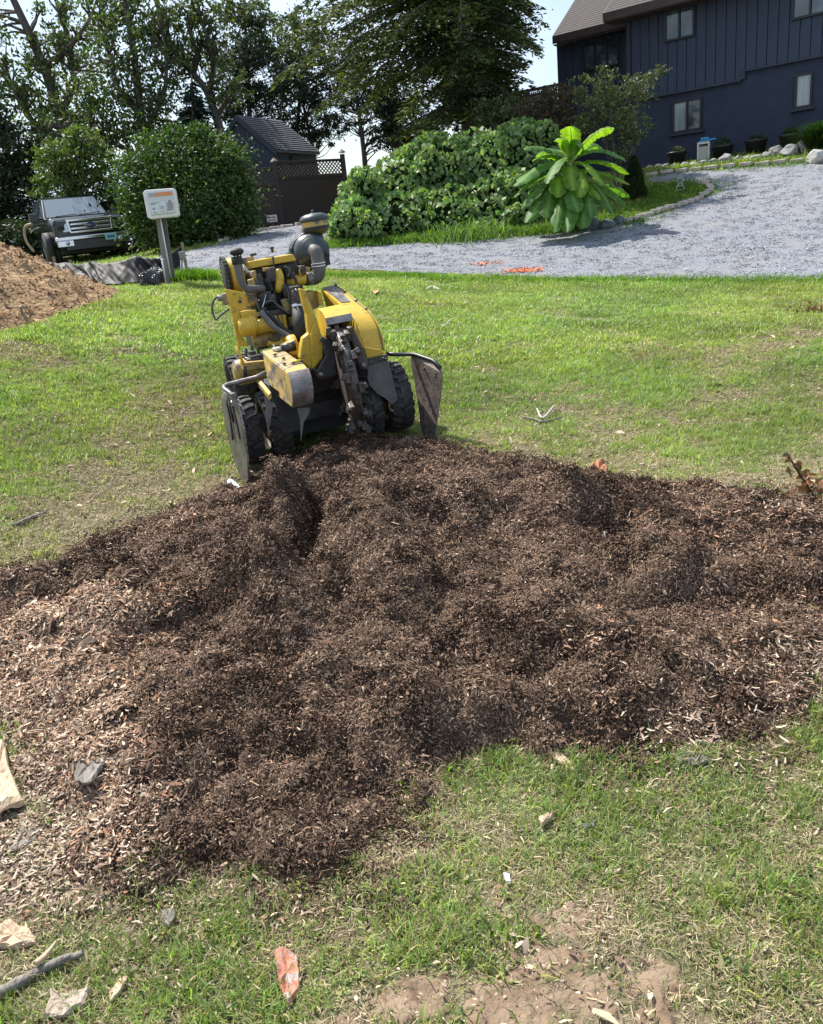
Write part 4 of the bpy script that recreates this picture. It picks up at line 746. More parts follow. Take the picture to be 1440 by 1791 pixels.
def tree(name, label, cat, Y, trunk, blobs, base, leaf=.2, n=4000, m=None, dens=1.0, alt=None, limbs=(), group=None, rpx=7, clump=.42, depth=1.0, asp=.5, inner=.55, yb=None):
    """trunk: photo points bottom to top; blobs: (px, py, rx, ry[, dY]) crown lobes; real depth comes from Y and the lobe width"""
    P = [at(px, py, Y) for px, py in trunk]; g = P[0].copy(); g[2] = min(g[2], T1(g[0], g[1])); 
    t = thing(name, label, cat, tuple(g), group=group); k = 1/ppm(Y)
    mb = MB(); pts = ([g-np.array([0, 0, .3])] if P[0][2] > g[2]+.2 else [])+P; r = np.linspace(rpx*k, rpx*k*.35, len(pts)); mb.tube([tuple(p-g) for p in pts], list(r), 9, True, 3)
    for lm in limbs:
        lp = [at(px, py, Y+rnd.uniform(-.3, .3)*i) for i, (px, py) in enumerate(lm)]; mb.tube([tuple(p-g) for p in lp], list(np.linspace(rpx*k*.6, rpx*k*.15, len(lp))), 7, True, 3)
    tot = sum(b[2]*b[3] for b in blobs); CC = []; nodes = np.array([a*(1-t)+b*t for ch in [trunk]+list(limbs) for q0, q1 in zip(ch[:-1], ch[1:]) for a, b in [(at(*q0, Y), at(*q1, Y))] for t in (0, .33, .66, 1)])
    for b in blobs:
        px, py, rx, ry = b[:4]; dY = b[4] if len(b) > 4 else 0; c = at(px, py, Y+dY); R = np.array([rx*k, (rx+ry)/2*k*depth, ry*k])
        nb = int(n*rx*ry/tot); nc = max(4, int(nb/26)); q = rng.normal(0, 1, (nc, 3)); q /= np.linalg.norm(q, axis=1)[:, None]; q *= (rng.uniform(inner**3, 1, (nc, 1)))**(1/3)
        cc = c+q*R; 
        for e in cc[rng.random(nc) < min(1, 16/nc)]:
            j = nodes[np.argmin(((nodes-e-np.array([0, 0, -.5]))**2).sum(1))]; mid = (j+e)/2+np.array([0, 0, .12*np.linalg.norm(e-j)*.5])+rng.normal(0, .08, 3); mb.tube([tuple(j-g), tuple(mid-g), tuple(e-g)], [rpx*k*.22, rpx*k*.13, rpx*k*.05], 5, False, 2)
        ci = rng.integers(0, nc, nb); s = clump*(.5+rng.random(nc))[ci][:, None]*np.array([1, 1, .55])
        CC.append(cc[ci]+rng.normal(0, 1, (nb, 3))*s*min(R)*.55)
    CC = np.concatenate(CC); mb.make('trunk', BARK, t)
    link('crown', leafmesh('crown', CC-g, leaf, lcol(len(CC), base, .5, alt), m or LEAFD, asp=asp), t); return t
def conifer(name, label, Y, bot, top, half, base, ntier=26, m=None, alt=None, rpx=10, low=.12, droop=.25, den=1.0, tuft=.22, prof=None, cut=None, group=None, asym=1.0):
    """trunk from bot to top photo points; branches in whorls with hanging sprays"""
    A, B_ = at(*bot, Y), at(*top, Y); g = A.copy(); g[2] = min(g[2], T1(g[0], g[1])); t = thing(name, label, 'conifer tree', tuple(g), group=group); k = 1/ppm(Y)
    mb = MB(); mb.tube([tuple(A-g-[0, 0, .3]), tuple((A+B_)/2-g), tuple(B_-g)], [rpx*k, rpx*k*.75, rpx*k*.15], 12, True, 3); C_ = []; D_ = []
    for i in range(ntier):
        f = low+(1-low)*(i+rnd.random()*.6)/ntier; c = A*(1-f)+B_*f; R = (prof(f) if prof else (1-f)**.8)*half*k
        for j in range(7):
            a = rnd.uniform(0, 2*PI); r = R*rnd.uniform(.6, 1.1)*(1-(1-asym)*max(0, math.cos(a))); 
            if r < .15: continue
            dz_ = rnd.uniform(-.1, .25); pts = []
            for s in np.linspace(0, 1, 6): pts.append(c+np.array([math.cos(a)*r*s, math.sin(a)*r*s, r*(dz_*s-droop*s*s*1.2)]))
            mb.tube([tuple(p-g) for p in pts], [.045*min(1, r), .035*min(1, r), .028*min(1, r), .02*min(1, r), .012, .005], 5, False)
            nt_ = int(r/.10*4*den)
            s = rng.uniform(.12, 1.02, nt_); idx = np.clip((s*5).astype(int), 0, 4); fr = s*5-idx; P = np.array(pts); q = P[idx]*(1-fr)[:, None]+P[np.minimum(idx+1, 5)]*fr[:, None]
            side = np.array([-math.sin(a), math.cos(a), 0]); o = rng.normal(0, 1, nt_)*r*.16*(1.25-s); q = q+side*o[:, None]; q[:, 2] -= np.abs(rng.normal(0, .10, nt_))+np.abs(o)*.25
            C_.append(q); D_.append(np.array([math.cos(a), math.sin(a), -.25])*.8+side*np.sign(o)[:, None]*.7)
    C_ = np.concatenate(C_); D_ = np.concatenate(D_); mb.make('trunk', BARK, t)
    link('crown', leafmesh('crown', C_-g, tuft, lcol(len(C_), base, .45, alt, .25), m or NEED, asp=.28, dirs=D_), t); return t
# ------------------------------------------------------------------ trees
tree('leaning_tree', 'tall leafy tree at far left whose dark trunk leans up to the left', 'tree', 33, [(125, 390), (118, 300), (106, 210), (82, 130), (52, 60), (24, 0), (5, -40)],
     [(75, 150, 55, 45), (35, 190, 45, 35), (95, 100, 45, 35), (150, 90, 55, 50, 2), (105, 215, 60, 40), (160, 35, 50, 45), (20, 130, 30, 25), (-30, 60, 40, 40), (100, 35, 30, 35)], (.085, .12, .045), .165, 7000, limbs=[[(98, 205), (128, 150), (120, 70), (98, 0), (90, -30)], [(110, 240), (60, 215), (20, 150)], [(75, 120), (120, 85), (160, 30)]], rpx=11, alt=(.12, .15, .06))
tree('broadleaf_tree', 'dense dark broadleaf tree behind the big round bush', 'tree', 31, [(255, 400), (250, 300), (246, 200), (235, 100), (222, 20), (215, -30)],
     [(225, 60, 55, 50), (200, 130, 60, 50), (265, 120, 50, 50), (185, 200, 80, 50), (255, 200, 75, 50), (130, 235, 65, 45), (250, 10, 50, 35), (290, 190, 45, 40), (195, 10, 35, 30), (90, 265, 50, 40)], (.072, .105, .042), .165, 9000, limbs=[[(246, 200), (205, 150), (185, 60), (175, 0)], [(250, 240), (290, 150), (285, 60)], [(253, 280), (180, 240), (120, 225)]], rpx=9, alt=(.10, .13, .05))
tree('forked_tree', 'forked sparse tree with two bare dark limbs left of the shed', 'tree', 32, [(400, 330), (388, 240), (378, 205), (362, 160), (330, 120), (302, 85), (283, 30), (265, -20)],
     [(310, 30, 35, 30), (350, 25, 40, 28), (335, 95, 45, 35), (375, 60, 28, 30), (300, 105, 30, 30), (395, 150, 35, 30), (270, 50, 22, 30)], (.08, .11, .045), .16, 4300, limbs=[[(366, 165), (373, 120), (368, 80), (350, 30), (340, -20)], [(335, 125), (345, 100), (325, 30)], [(302, 85), (260, 55), (235, 60)], [(378, 205), (410, 160), (430, 140)]], rpx=8, alt=(.13, .15, .07), inner=.1)
tree('slender_tree', 'slender sparse tree with straight thin trunk rising above the dark pine', 'tree', 36, [(440, 300), (436, 200), (432, 100), (428, 20), (425, -30)], [(425, 25, 38, 30), (440, 80, 30, 30), (400, 90, 25, 25), (465, 45, 25, 25), (405, 15, 25, 20), (470, 100, 25, 25)], (.08, .11, .05), .16, 4200, rpx=4, alt=(.13, .15, .07), inner=.1)
tree('airy_tree', 'airy pale tree with open crown against the sky between pine and spruce', 'tree', 37, [(515, 300), (522, 200), (528, 130), (522, 70), (518, 20)], [(518, 45, 34, 30), (535, 85, 32, 30), (500, 100, 30, 30), (525, 130, 35, 30), (510, 160, 32, 25), (555, 120, 20, 24)], (.08, .11, .05), .15, 4600, limbs=[[(528, 130), (545, 90), (560, 60)], [(524, 150), (500, 100), (485, 70)]], rpx=4, alt=(.14, .16, .08), inner=.1)
tree('dark_pine', 'dark bushy pine directly behind the shed roof', 'conifer tree', 35, [(440, 330), (438, 220), (430, 130), (420, 80)], [(400, 120, 35, 30), (430, 95, 30, 25), (455, 140, 45, 30), (415, 165, 45, 30), (475, 185, 35, 30), (445, 190, 50, 30), (395, 185, 30, 25)], (.030, .048, .030), 0.18, 6200, m=NEED, rpx=6, asp=.3, alt=(.06, .09, .05))
tree('dark_pine', 'dark ragged pine with sky gaps right of the shed roof', 'conifer tree', 36, [(560, 330), (545, 250), (530, 180), (525, 130)], [(520, 175, 30, 30), (550, 165, 30, 25), (575, 200, 28, 25), (545, 225, 40, 22), (520, 215, 25, 20), (570, 240, 30, 18), (585, 150, 22, 25), (565, 90, 20, 40)], (.032, .05, .032), .18, 5500, m=NEED, rpx=4, asp=.3, alt=(.06, .09, .05), inner=.2)
tree('thin_pine', 'thin pine with bare lower trunk and open ragged crown right of the fence gate', 'conifer tree', 34, [(640, 300), (636, 260), (628, 200), (622, 150), (612, 90)], [(610, 130, 35, 25), (640, 160, 35, 25), (600, 185, 28, 18), (655, 200, 30, 20), (625, 100, 35, 30), (665, 235, 25, 18), (590, 115, 25, 22), (600, 222, 20, 12)], (.038, .055, .034), .17, 4600, m=NEED, rpx=5, asp=.3, inner=.2, alt=(.08, .09, .05))
tree('thin_pine', 'slim dark pine standing between the thin pine and the great spruce', 'conifer tree', 33, [(700, 300), (695, 240), (688, 180), (680, 100)], [(690, 200, 35, 30), (670, 175, 30, 25), (715, 220, 35, 28), (700, 160, 35, 30), (675, 240, 25, 18), (740, 240, 30, 20)], (.034, .052, .032), .18, 5600, m=NEED, rpx=5, asp=.3, alt=(.06, .09, .04))
conifer('great_spruce', 'great spruce with thick trunk and broad drooping branches left of the house', 27, (826, 250), (775, -340), 250, (.055, .080, .032), 44, alt=(.15, .17, .04), rpx=15, low=.10, prof=lambda f: .40+.70*min(1, f/.5) if f < .7 else 1.1*(1-f)/.3, den=2.0, tuft=.19, asym=.50)
conifer('layered_conifer', 'low blue green conifer with flat layered branches behind the big bush', 29, (345, 300), (335, 130), 75, (.022, .045, .034), 16, low=.1, den=1.5, tuft=.2, rpx=5)
tree('shaded_tree', 'dark shaded tree at the left edge behind the pickup truck', 'tree', 31, [(5, 440), (8, 340), (15, 260), (10, 210)], [(20, 250, 45, 35), (-10, 320, 60, 50), (35, 330, 45, 40), (10, 385, 50, 35), (-20, 210, 40, 40), (40, 385, 40, 25), (60, 300, 30, 30)], (.03, .045, .028), .18, 8500, rpx=7, alt=(.05, .08, .03))
tree('yellow_green_tree', 'small yellow green tree behind the pickup truck', 'tree', 28, [(130, 430), (135, 350), (140, 290), (145, 240)], [(148, 245, 28, 28), (110, 270, 40, 30), (160, 290, 45, 35), (90, 300, 35, 28), (130, 330, 55, 35), (180, 330, 35, 40)], (.095, .14, .04), .15, 6500, rpx=4, alt=(.15, .2, .05))
for (px, py, w, h, lab) in ((25, 425, 70, 32, 'low dark shrub left of the pickup truck'), (215, 400, 50, 50, 'low dark shrub between the pickup truck and the round bush')):
    tree('low_shrub', lab, 'shrub', 27.5, [(px, py+20), (px, py)], [(px, py, w, h), (px-w*.5, py-h*.3, w*.5, h*.6), (px+w*.5, py-h*.2, w*.5, h*.6)], (.03, .045, .022), .14, 5500, rpx=3)
tree('big_round_bush', 'big round dark green bush behind the white notice box', 'bush', 23, [(330, 445), (328, 400), (325, 340)],
     [(302, 280, 58, 50), (370, 290, 56, 48), (262, 330, 46, 55), (400, 345, 38, 55), (330, 340, 85, 72), (290, 395, 50, 42), (370, 395, 66, 42), (330, 245, 46, 20), (410, 400, 32, 33), (258, 380, 36, 36), (335, 420, 55, 18), (272, 262, 24, 22, .3), (395, 262, 20, 14), (350, 226, 14, 14), (228, 300, 20, 26), (300, 232, 12, 14), (430, 320, 12, 20)], (.055, .10, .028), .105, 40000, m=LEAFD, rpx=5, alt=(.11, .17, .045), clump=.45, inner=.55, depth=.9)
tree('roadside_weeds', 'leafy weeds with white blooms at the foot of the fence left of the gate sign', 'weeds', 25.5, [(440, 412), (440, 405)], [(440, 395, 14, 12), (455, 402, 12, 8), (425, 400, 12, 10)], (.10, .15, .04), .08, 900, rpx=1, alt=(.6, .62, .55))
tree('feathery_tree', 'small open tree with feathery drooping twigs at the house corner', 'small tree', 21, [(1085, 350), (1080, 300), (1072, 250), (1065, 200), (1060, 165)],
     [(1065, 150, 30, 22), (1095, 170, 34, 26), (1040, 175, 30, 22), (1120, 150, 22, 20), (1145, 128, 18, 10), (1165, 115, 12, 7), (1070, 210, 40, 28), (1110, 215, 26, 28), (1030, 215, 28, 20), (1095, 255, 28, 24), (1055, 130, 14, 12), (1010, 150, 22, 16)], (.09, .12, .05), .075, 5600, limbs=[[(1082, 300), (1100, 240), (1110, 190), (1150, 125)], [(1078, 300), (1050, 230), (1030, 170)], [(1086, 340), (1105, 290), (1112, 230)], [(1080, 330), (1062, 270), (1070, 190)]], rpx=2.4, alt=(.16, .19, .08), inner=.15)
tree('reddish_tree', 'small dark reddish tree in front of the deck', 'small tree', 22.5, [(972, 330), (970, 270), (965, 230), (960, 190)], [(950, 180, 40, 22), (990, 170, 32, 20), (925, 200, 30, 18), (1005, 200, 30, 22), (965, 215, 45, 22), (1015, 235, 30, 25), (985, 250, 25, 20)], (.08, .068, .04), .09, 4200, rpx=4, alt=(.12, .10, .05), inner=.3)
tree('light_shrub', 'pale green airy shrub between the spruce trunk and the deck', 'shrub', 24, [(875, 290), (872, 240)], [(870, 200, 34, 18), (850, 180, 25, 12), (890, 190, 30, 14), (880, 225, 35, 15), (860, 215, 30, 15)], (.09, .12, .05), .11, 3600, rpx=2, alt=(.17, .2, .08), inner=.2)
# ------------------------------------------------------------------ vine thicket
HB = [(640, 352, 46, 40, .5), (622, 388, 40, 36, -.3), (700, 332, 58, 52, .8), (700, 385, 60, 42, 0), (770, 305, 62, 58, 1.0), (775, 378, 62, 45, .0), (840, 300, 60, 58, .9), (845, 370, 60, 46, 0), (905, 285, 50, 52, 1.0), (905, 355, 50, 48, 0),
      (945, 255, 34, 32, 1.2), (945, 320, 40, 50, .6), (600, 400, 26, 24, -.4), (740, 270, 34, 22, 1.2), (910, 240, 34, 28, 1.8), (880, 395, 40, 22, -.5), (790, 270, 40, 24, 1.2)]
HB = [b for b in HB]+[(b[0]+rnd.uniform(-.8, .8)*b[2], b[1]-rnd.uniform(-.3, .95)*b[3], rnd.uniform(13, 24), rnd.uniform(11, 20), b[4]-rnd.uniform(.0, .7)) for b in HB for _ in range(2)]
YH = 20.2; kk = 1/ppm(YH); g = ground(760, 424); vt = thing('vine_thicket', 'long mound of broad leaved climbing vines beside the gravel drive', 'vines', tuple(g)); core = MB(); Cc = []; Nn = []
bls = [(at(px, py, YH+d), np.array([rx*kk, rx*kk*1.0, ry*kk])) for px, py, rx, ry, d in HB]
for c, R in bls:
    bm = bmesh.new(); bmesh.ops.create_icosphere(bm, subdivisions=3, radius=1); Vv = []
    for v in bm.verts: q = np.array(v.co); Vv.append(tuple(c-g+q*R*(.74+.14*mnoise.noise(Vector(q*2.5+c))))) 
    core.add(Vv, [tuple(v.index for v in f.verts) for f in bm.faces], True); bm.free()
    n = int(R[0]*R[2]*2400); q = rng.normal(0, 1, (n, 3)); q /= np.linalg.norm(q, axis=1)[:, None]; rr = 1+ (np.array([mnoise.noise(Vector(v*3+c)) for v in q])*.22)[:, None]+rng.normal(0, .035, (n, 1))
    Cc.append(c+q*R*rr); Nn.append(q/R)
Cc = np.concatenate(Cc); Nn = np.concatenate(Nn); Nn /= np.linalg.norm(Nn, axis=1)[:, None]
k = np.ones(len(Cc), bool)
for c, R in bls: k &= (((Cc-c)/R)**2).sum(1) > .62
k &= Cc[:, 2] > T(Cc[:, 0], Cc[:, 1])-.05; Cc, Nn = Cc[k], Nn[k]; Nn[:, 2] += .5
core.make('thicket_core', mat('vine_core', (.012, .02, .008), (.025, .035, .014), 5, 1.0, .5, 20, spec=0), vt)  # solid dark lumps filling the inside of the leaf shell
order = np.argsort(Cc[:, 1]); cols = lcol(len(Cc), (.16, .25, .095), .4, (.28, .36, .13), .22); print('vine leaves', len(Cc))
rest = np.ones(len(Cc), bool); near = order[rng.random(len(order)) < .25][:300]; rest[near] = False
link('foliage', leafmesh('foliage', Cc[rest]-g, .125, cols[rest], LEAF, asp=.85, nrm=Nn[rest], dirs=np.tile([0, 0, -.5], (rest.sum(), 1))), vt, kind='stuff')
lv = [leafmesh('leaf', np.zeros((1, 3)), .14, lcol(1, (.19, .28, .11), .25), LEAF, asp=.9, nrm=np.array([[0, -.5, .8]]), dirs=np.array([[0, -1., -.6]])) for _ in range(8)]
for i in near:
    o = link('leaf', lv[i % 8], vt, tuple(Cc[i]-g)); o.rotation_euler = (rnd.uniform(-.4, .4), rnd.uniform(-.4, .4), rnd.uniform(-1, 1))
# grassy tuft and low weeds in front of it
def bladeclump(name, label, cat, pts, n, L, Wd, col, m=GRASS, lean=.5, spread=.2):
    c = np.array(pts); i = rng.integers(0, len(c), n); x = c[i, 0]+rng.normal(0, spread, n); y = c[i, 1]+rng.normal(0, spread, n)
    return tag(blades(name, x, y, TG(x, y), L*rng.uniform(.5, 1.2, n), np.full(n, Wd), np.array(col)*rng.uniform(.6, 1.4, (n, 1)), lean, .5), label, cat)
bladeclump('tall_grass', 'tall yellow green grass clump leaning out of the vines', 'grass', [ground(820, 418), ground(845, 416), ground(790, 420)], 700, .55, .022, (.14, .22, .06), lean=.6, spread=.3)
bladeclump('verge_grass', 'strip of longer grass between the vines and the gravel drive', 'grass', [ground(px, 421-(px-760)*.07) for px in range(580, 1010, 8)], 9000, .26, .018, (.12, .2, .045), lean=.5, spread=.16)
bladeclump('island_grass', 'bright grass on the tip of the island beside the banana plant', 'grass', [ground(px, py) for px, py in ((1100, 375), (1130, 365), (1160, 352), (1190, 343), (1215, 336), (1085, 388), (1150, 338), (1120, 345), (1180, 332))], 14000, .16, .016, (.12, .2, .035), lean=.6, spread=.32)
bladeclump('verge_grass', 'grass verge between the upper drive edge and the rocks', 'grass', [ground(px, 303-(px-1130)*.075) for px in range(1125, 1440, 8)], 14000, .10, .016, (.12, .19, .045), lean=.6, spread=.22)
# ------------------------------------------------------------------ banana plant
YB = 18.2; bf = Fr(at(990, 402, YB), 0); bf.sc = (860, 0, .40278, .40278)
bo = np.array(bf.O); gz = T1(bo[0], bo[1]); bp_ = thing('banana_plant', 'lush banana plant with large arching leaves at the driveway bend', 'banana plant', tuple(bo))
def bq(u, v, y): return np.array(bf.y(u, v, y))
def bleaf(p0, c1, p1, wd, bright, tw=0, curl=.25):
    p0, c1, p1 = map(np.array, (p0, c1, p1)); n = 26; V = []; mid = []; cols = []
    side0 = np.cross(p1-p0, (0, 0, 1.)); nl = np.linalg.norm(side0); side0 = side0/nl if nl > .05 else np.array([1, 0, 0.])
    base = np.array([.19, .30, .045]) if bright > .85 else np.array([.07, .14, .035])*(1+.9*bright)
    for i in range(n+1):
        t = i/n; p = (1-t)**2*p0+2*t*(1-t)*c1+t*t*p1; tg = 2*(1-t)*(c1-p0)+2*t*(p1-c1); tg /= np.linalg.norm(tg)
        sd = side0-tg*side0.dot(tg); sd /= np.linalg.norm(sd); nn = np.cross(sd, tg); 
        if nn[2] < 0: nn = -nn
        sd = sd*math.cos(tw)+nn*math.sin(tw); nn = np.cross(sd, tg)*(1 if np.cross(sd, tg)[2] > 0 else -1)
        w = wd*((min(1, (t-.08)/.16)**.6*min(1, (1.0-t)/.13+.10)**.55) if t > .08 else 0)*.5; w = max(w, .012)
        j = rnd.uniform(.92, 1.05) if rnd.random() > .14 else rnd.uniform(.45, .8); j2 = rnd.uniform(.92, 1.05) if rnd.random() > .14 else rnd.uniform(.45, .8); rp = rnd.uniform(-.02, .02)
        mid.append(tuple(p)); V += [p-sd*w*j-nn*w*curl*(.8+rp*8), p-sd*w*.5*j+nn*(w*.06+rp*.4), p, p+sd*w*.5*j2+nn*(w*.06-rp*.4), p+sd*w*j2-nn*w*curl*(.8-rp*8)]
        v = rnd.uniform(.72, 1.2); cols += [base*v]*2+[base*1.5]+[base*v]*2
    Fs = np.array([(5*i+k, 5*i+k+1, 5*i+k+6, 5*i+k+5) for i in range(n) for k in range(4)])
    o = link('leaf', mesh('leaf', np.array(V), Fs, BAN, cols=np.clip(np.array(cols), 0, 1), smooth=True), bp_)
    mr = MB(); mr.tube([np.array(q)-[0, 0, .006] for q in mid], list(np.linspace(.016, .004, n+1)), 5, False); mr.make('midrib', MIDR, o)
MIDR = mat('leaf_rib', (.25, .33, .10), rough=.5); STEMM = mat('banana_stem', (.14, .18, .06), (.2, .17, .08), 8, .6)
for (u, v, y, u2, v2) in ((345, 740, 0, 352, 1000), (320, 800, .15, 300, 1000), (380, 800, -.1, 400, 990)):
    mb = MB(); a, b = bq(u2, v2, y), bq(u, v, y); b2 = bq(u+5, v-40, y); mb.tube([tuple(a-[0, 0, .3]), tuple((a+b)/2), tuple(b), tuple(b2)], [.09, .075, .05, .03], 12); mb.make('stem', STEMM, bp_)
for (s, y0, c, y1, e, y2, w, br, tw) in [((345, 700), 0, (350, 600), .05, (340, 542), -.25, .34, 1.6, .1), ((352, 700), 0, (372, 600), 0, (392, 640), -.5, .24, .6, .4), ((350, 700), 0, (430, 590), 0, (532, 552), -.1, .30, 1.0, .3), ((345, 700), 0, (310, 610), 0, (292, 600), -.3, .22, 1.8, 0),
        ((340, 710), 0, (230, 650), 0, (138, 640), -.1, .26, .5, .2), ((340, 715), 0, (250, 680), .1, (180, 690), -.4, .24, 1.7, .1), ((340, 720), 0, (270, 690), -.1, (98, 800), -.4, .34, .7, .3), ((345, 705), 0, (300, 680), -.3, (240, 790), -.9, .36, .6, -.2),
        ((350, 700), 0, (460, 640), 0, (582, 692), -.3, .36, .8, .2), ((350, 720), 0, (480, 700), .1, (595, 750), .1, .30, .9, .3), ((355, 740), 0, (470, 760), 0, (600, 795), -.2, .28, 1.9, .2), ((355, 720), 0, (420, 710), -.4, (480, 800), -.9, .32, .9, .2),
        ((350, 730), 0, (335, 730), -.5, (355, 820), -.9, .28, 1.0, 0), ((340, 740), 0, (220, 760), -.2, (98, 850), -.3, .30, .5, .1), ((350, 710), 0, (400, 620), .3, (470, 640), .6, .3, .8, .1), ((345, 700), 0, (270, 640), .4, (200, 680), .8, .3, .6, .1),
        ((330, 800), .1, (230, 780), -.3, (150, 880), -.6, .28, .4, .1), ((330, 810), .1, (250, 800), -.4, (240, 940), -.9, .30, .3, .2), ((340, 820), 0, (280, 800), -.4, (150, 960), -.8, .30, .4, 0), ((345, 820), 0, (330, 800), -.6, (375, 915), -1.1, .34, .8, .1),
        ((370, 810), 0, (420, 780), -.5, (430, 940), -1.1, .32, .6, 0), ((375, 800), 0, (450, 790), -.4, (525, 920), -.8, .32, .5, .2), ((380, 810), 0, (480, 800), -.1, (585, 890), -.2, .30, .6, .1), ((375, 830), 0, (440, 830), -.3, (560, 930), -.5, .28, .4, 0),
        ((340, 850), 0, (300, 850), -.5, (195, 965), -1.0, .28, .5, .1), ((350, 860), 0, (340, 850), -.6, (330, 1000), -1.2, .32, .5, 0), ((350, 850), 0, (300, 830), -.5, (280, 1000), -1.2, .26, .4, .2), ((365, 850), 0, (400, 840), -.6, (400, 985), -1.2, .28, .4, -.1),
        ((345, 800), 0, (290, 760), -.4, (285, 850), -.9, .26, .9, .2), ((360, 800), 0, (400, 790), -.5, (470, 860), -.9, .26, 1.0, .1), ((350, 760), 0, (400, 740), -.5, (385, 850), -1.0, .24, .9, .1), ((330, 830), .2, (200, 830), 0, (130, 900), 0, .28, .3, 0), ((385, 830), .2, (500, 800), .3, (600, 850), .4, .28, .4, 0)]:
    
    if s[1] >= 810 and rnd.random() < .12: continue
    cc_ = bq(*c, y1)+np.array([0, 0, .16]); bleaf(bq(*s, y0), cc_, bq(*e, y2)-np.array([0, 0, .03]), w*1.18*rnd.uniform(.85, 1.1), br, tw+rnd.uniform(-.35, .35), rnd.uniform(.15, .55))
# dwarf spruce
Y_ = 18.6; b = ground(1110, 350); ds = thing('dwarf_spruce', 'small dark cone shaped spruce right of the banana plant', 'conifer', tuple(b)); 
top = at(1103, 273, b[1]); hh = top[2]-b[2]; n = 9000; t = rng.random(n)**.8; a = rng.uniform(0, 2*PI, n); rad = (.31*(1-t**1.6)+.03)*(.86+.2*np.array([mnoise.noise(Vector((math.cos(q)*2, math.sin(q)*2, w*4))) for q, w in zip(a, t)])); 
cc = np.c_[rad*np.cos(a), rad*np.sin(a), t*hh]; link('crown', leafmesh('crown', cc, .065, lcol(n, (.03, .055, .02), .4, (.07, .11, .03)), NEED, asp=.35, dirs=np.c_[np.cos(a), np.sin(a), np.full(n, .8)]), ds)
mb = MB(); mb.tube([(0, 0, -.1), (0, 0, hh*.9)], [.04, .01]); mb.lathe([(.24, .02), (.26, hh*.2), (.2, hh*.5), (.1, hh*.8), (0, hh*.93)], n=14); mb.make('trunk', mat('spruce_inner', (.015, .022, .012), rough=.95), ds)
# ------------------------------------------------------------------ house
FH = Fr(at(1107, 298, 26), -38.5); FH.sc = (860, 0, .40278, .40278)
def hq(u, v, y=0): return FH.y(u, v, y)
HS = thing('house', 'large navy blue two storey house with vertical board siding and brown shingle roof', 'house', frame=FH)
NAVY = mat('navy_boards', (.022, .034, .062), (.029, .043, .077), 4, .6, .15, 30, c3=(.036, .048, .072), lo3=.6, hi3=.8, stretch=(1, 1, .2)); NAVM = mat('navy_masonry', (.023, .033, .060), (.031, .042, .072), 3, .8, .4, 70)
TRIM = mat('navy_trim', (.02, .027, .045), (.026, .034, .054), 5, .55); FASC = mat('brown_fascia', (.05, .032, .03), (.07, .045, .042), 6, .7)
SHIN = mat('brown_shingles', (.055, .047, .045), (.09, .078, .073), 30, .9, .5, 60, c3=(.04, .035, .034), sc3=9)
GLASS = mat('window_glass', (.03, .04, .05), (.09, .12, .15), 1.2, .06, spec=1.0, lo=.45, hi=.6); CURT = mat('pale_curtain', (.42, .45, .47), (.5, .52, .53), 3, .9, stretch=(8, 1, .5)); FRAM = mat('black_window_frame', (.012, .014, .018), rough=.4)
xR = 9.5; zb = -.6
zl = (hq(720, 417)[2]+hq(1080, 347)[2])/2; zr = (hq(1095, 312)[2]+hq(1430, 235)[2])/2; xs_ = hq(1087, 330)[0]; x0 = hq(596, 300)[0]; ze = hq(600, 40, 0)[2]+.05
print('house', zl, zr, xs_, x0, ze)
mb = MB(); mb.loft([(x0, .0, zb), (xR, .0, zb), (xR, .0, ze), (x0, .0, ze)], [(x0, 7, zb), (xR, 7, zb), (xR, 7, ze), (x0, 7, ze)]); mb.make('wall', NAVM, HS)
bw = .262; nb = int((xR-x0-.12)/bw)
def boardmesh(w, h):
    m_ = MB(); m_.loft([(.004, -.10, 0), (w-.004, -.10, 0), (w-.004, -.10, h), (.004, -.10, h)], [(0, -.004, 0), (w, -.004, 0), (w, -.004, h), (0, -.004, h)]); return m_
bl = boardmesh(bw-.008, ze-zl).make('siding_board', NAVY, HS, .004); bl.location = (x0+.12, 0, zl); br_ = None
for i in range(1, nb):
    x = x0+.12+i*bw
    if x < xs_-.1: o = bl.copy(); COL.objects.link(o); o.parent = HS; o.location = (x, 0, zl)
    elif br_ is None: br_ = boardmesh(bw-.008, ze-zr).make('siding_board', NAVY, HS, .004); br_.location = (x, 0, zr)
    else: o = br_.copy(); COL.objects.link(o); o.parent = HS; o.location = (x, 0, zr)
mb = MB(); mb.box((x0+.05, -.06, (zl+ze)/2), (.11, .16, ze-zl)); mb.make('corner_board', TRIM, HS, .004)
mb = MB(); mb.box(((x0+xs_)/2, -.055, zl-.02), (xs_-x0, .125, .05)); mb.box(((xs_+xR)/2, -.055, zr-.02), (xR-xs_, .125, .05)); mb.box((xs_, -.055, (zl+zr)/2-.02), (.05, .12, zr-zl)); mb.make('drip_trim', TRIM, HS)
mb = MB(); mb.box(((x0+xR)/2, -.049, (zl+zr)/2+.5), (xR-x0, .09, .9)); 
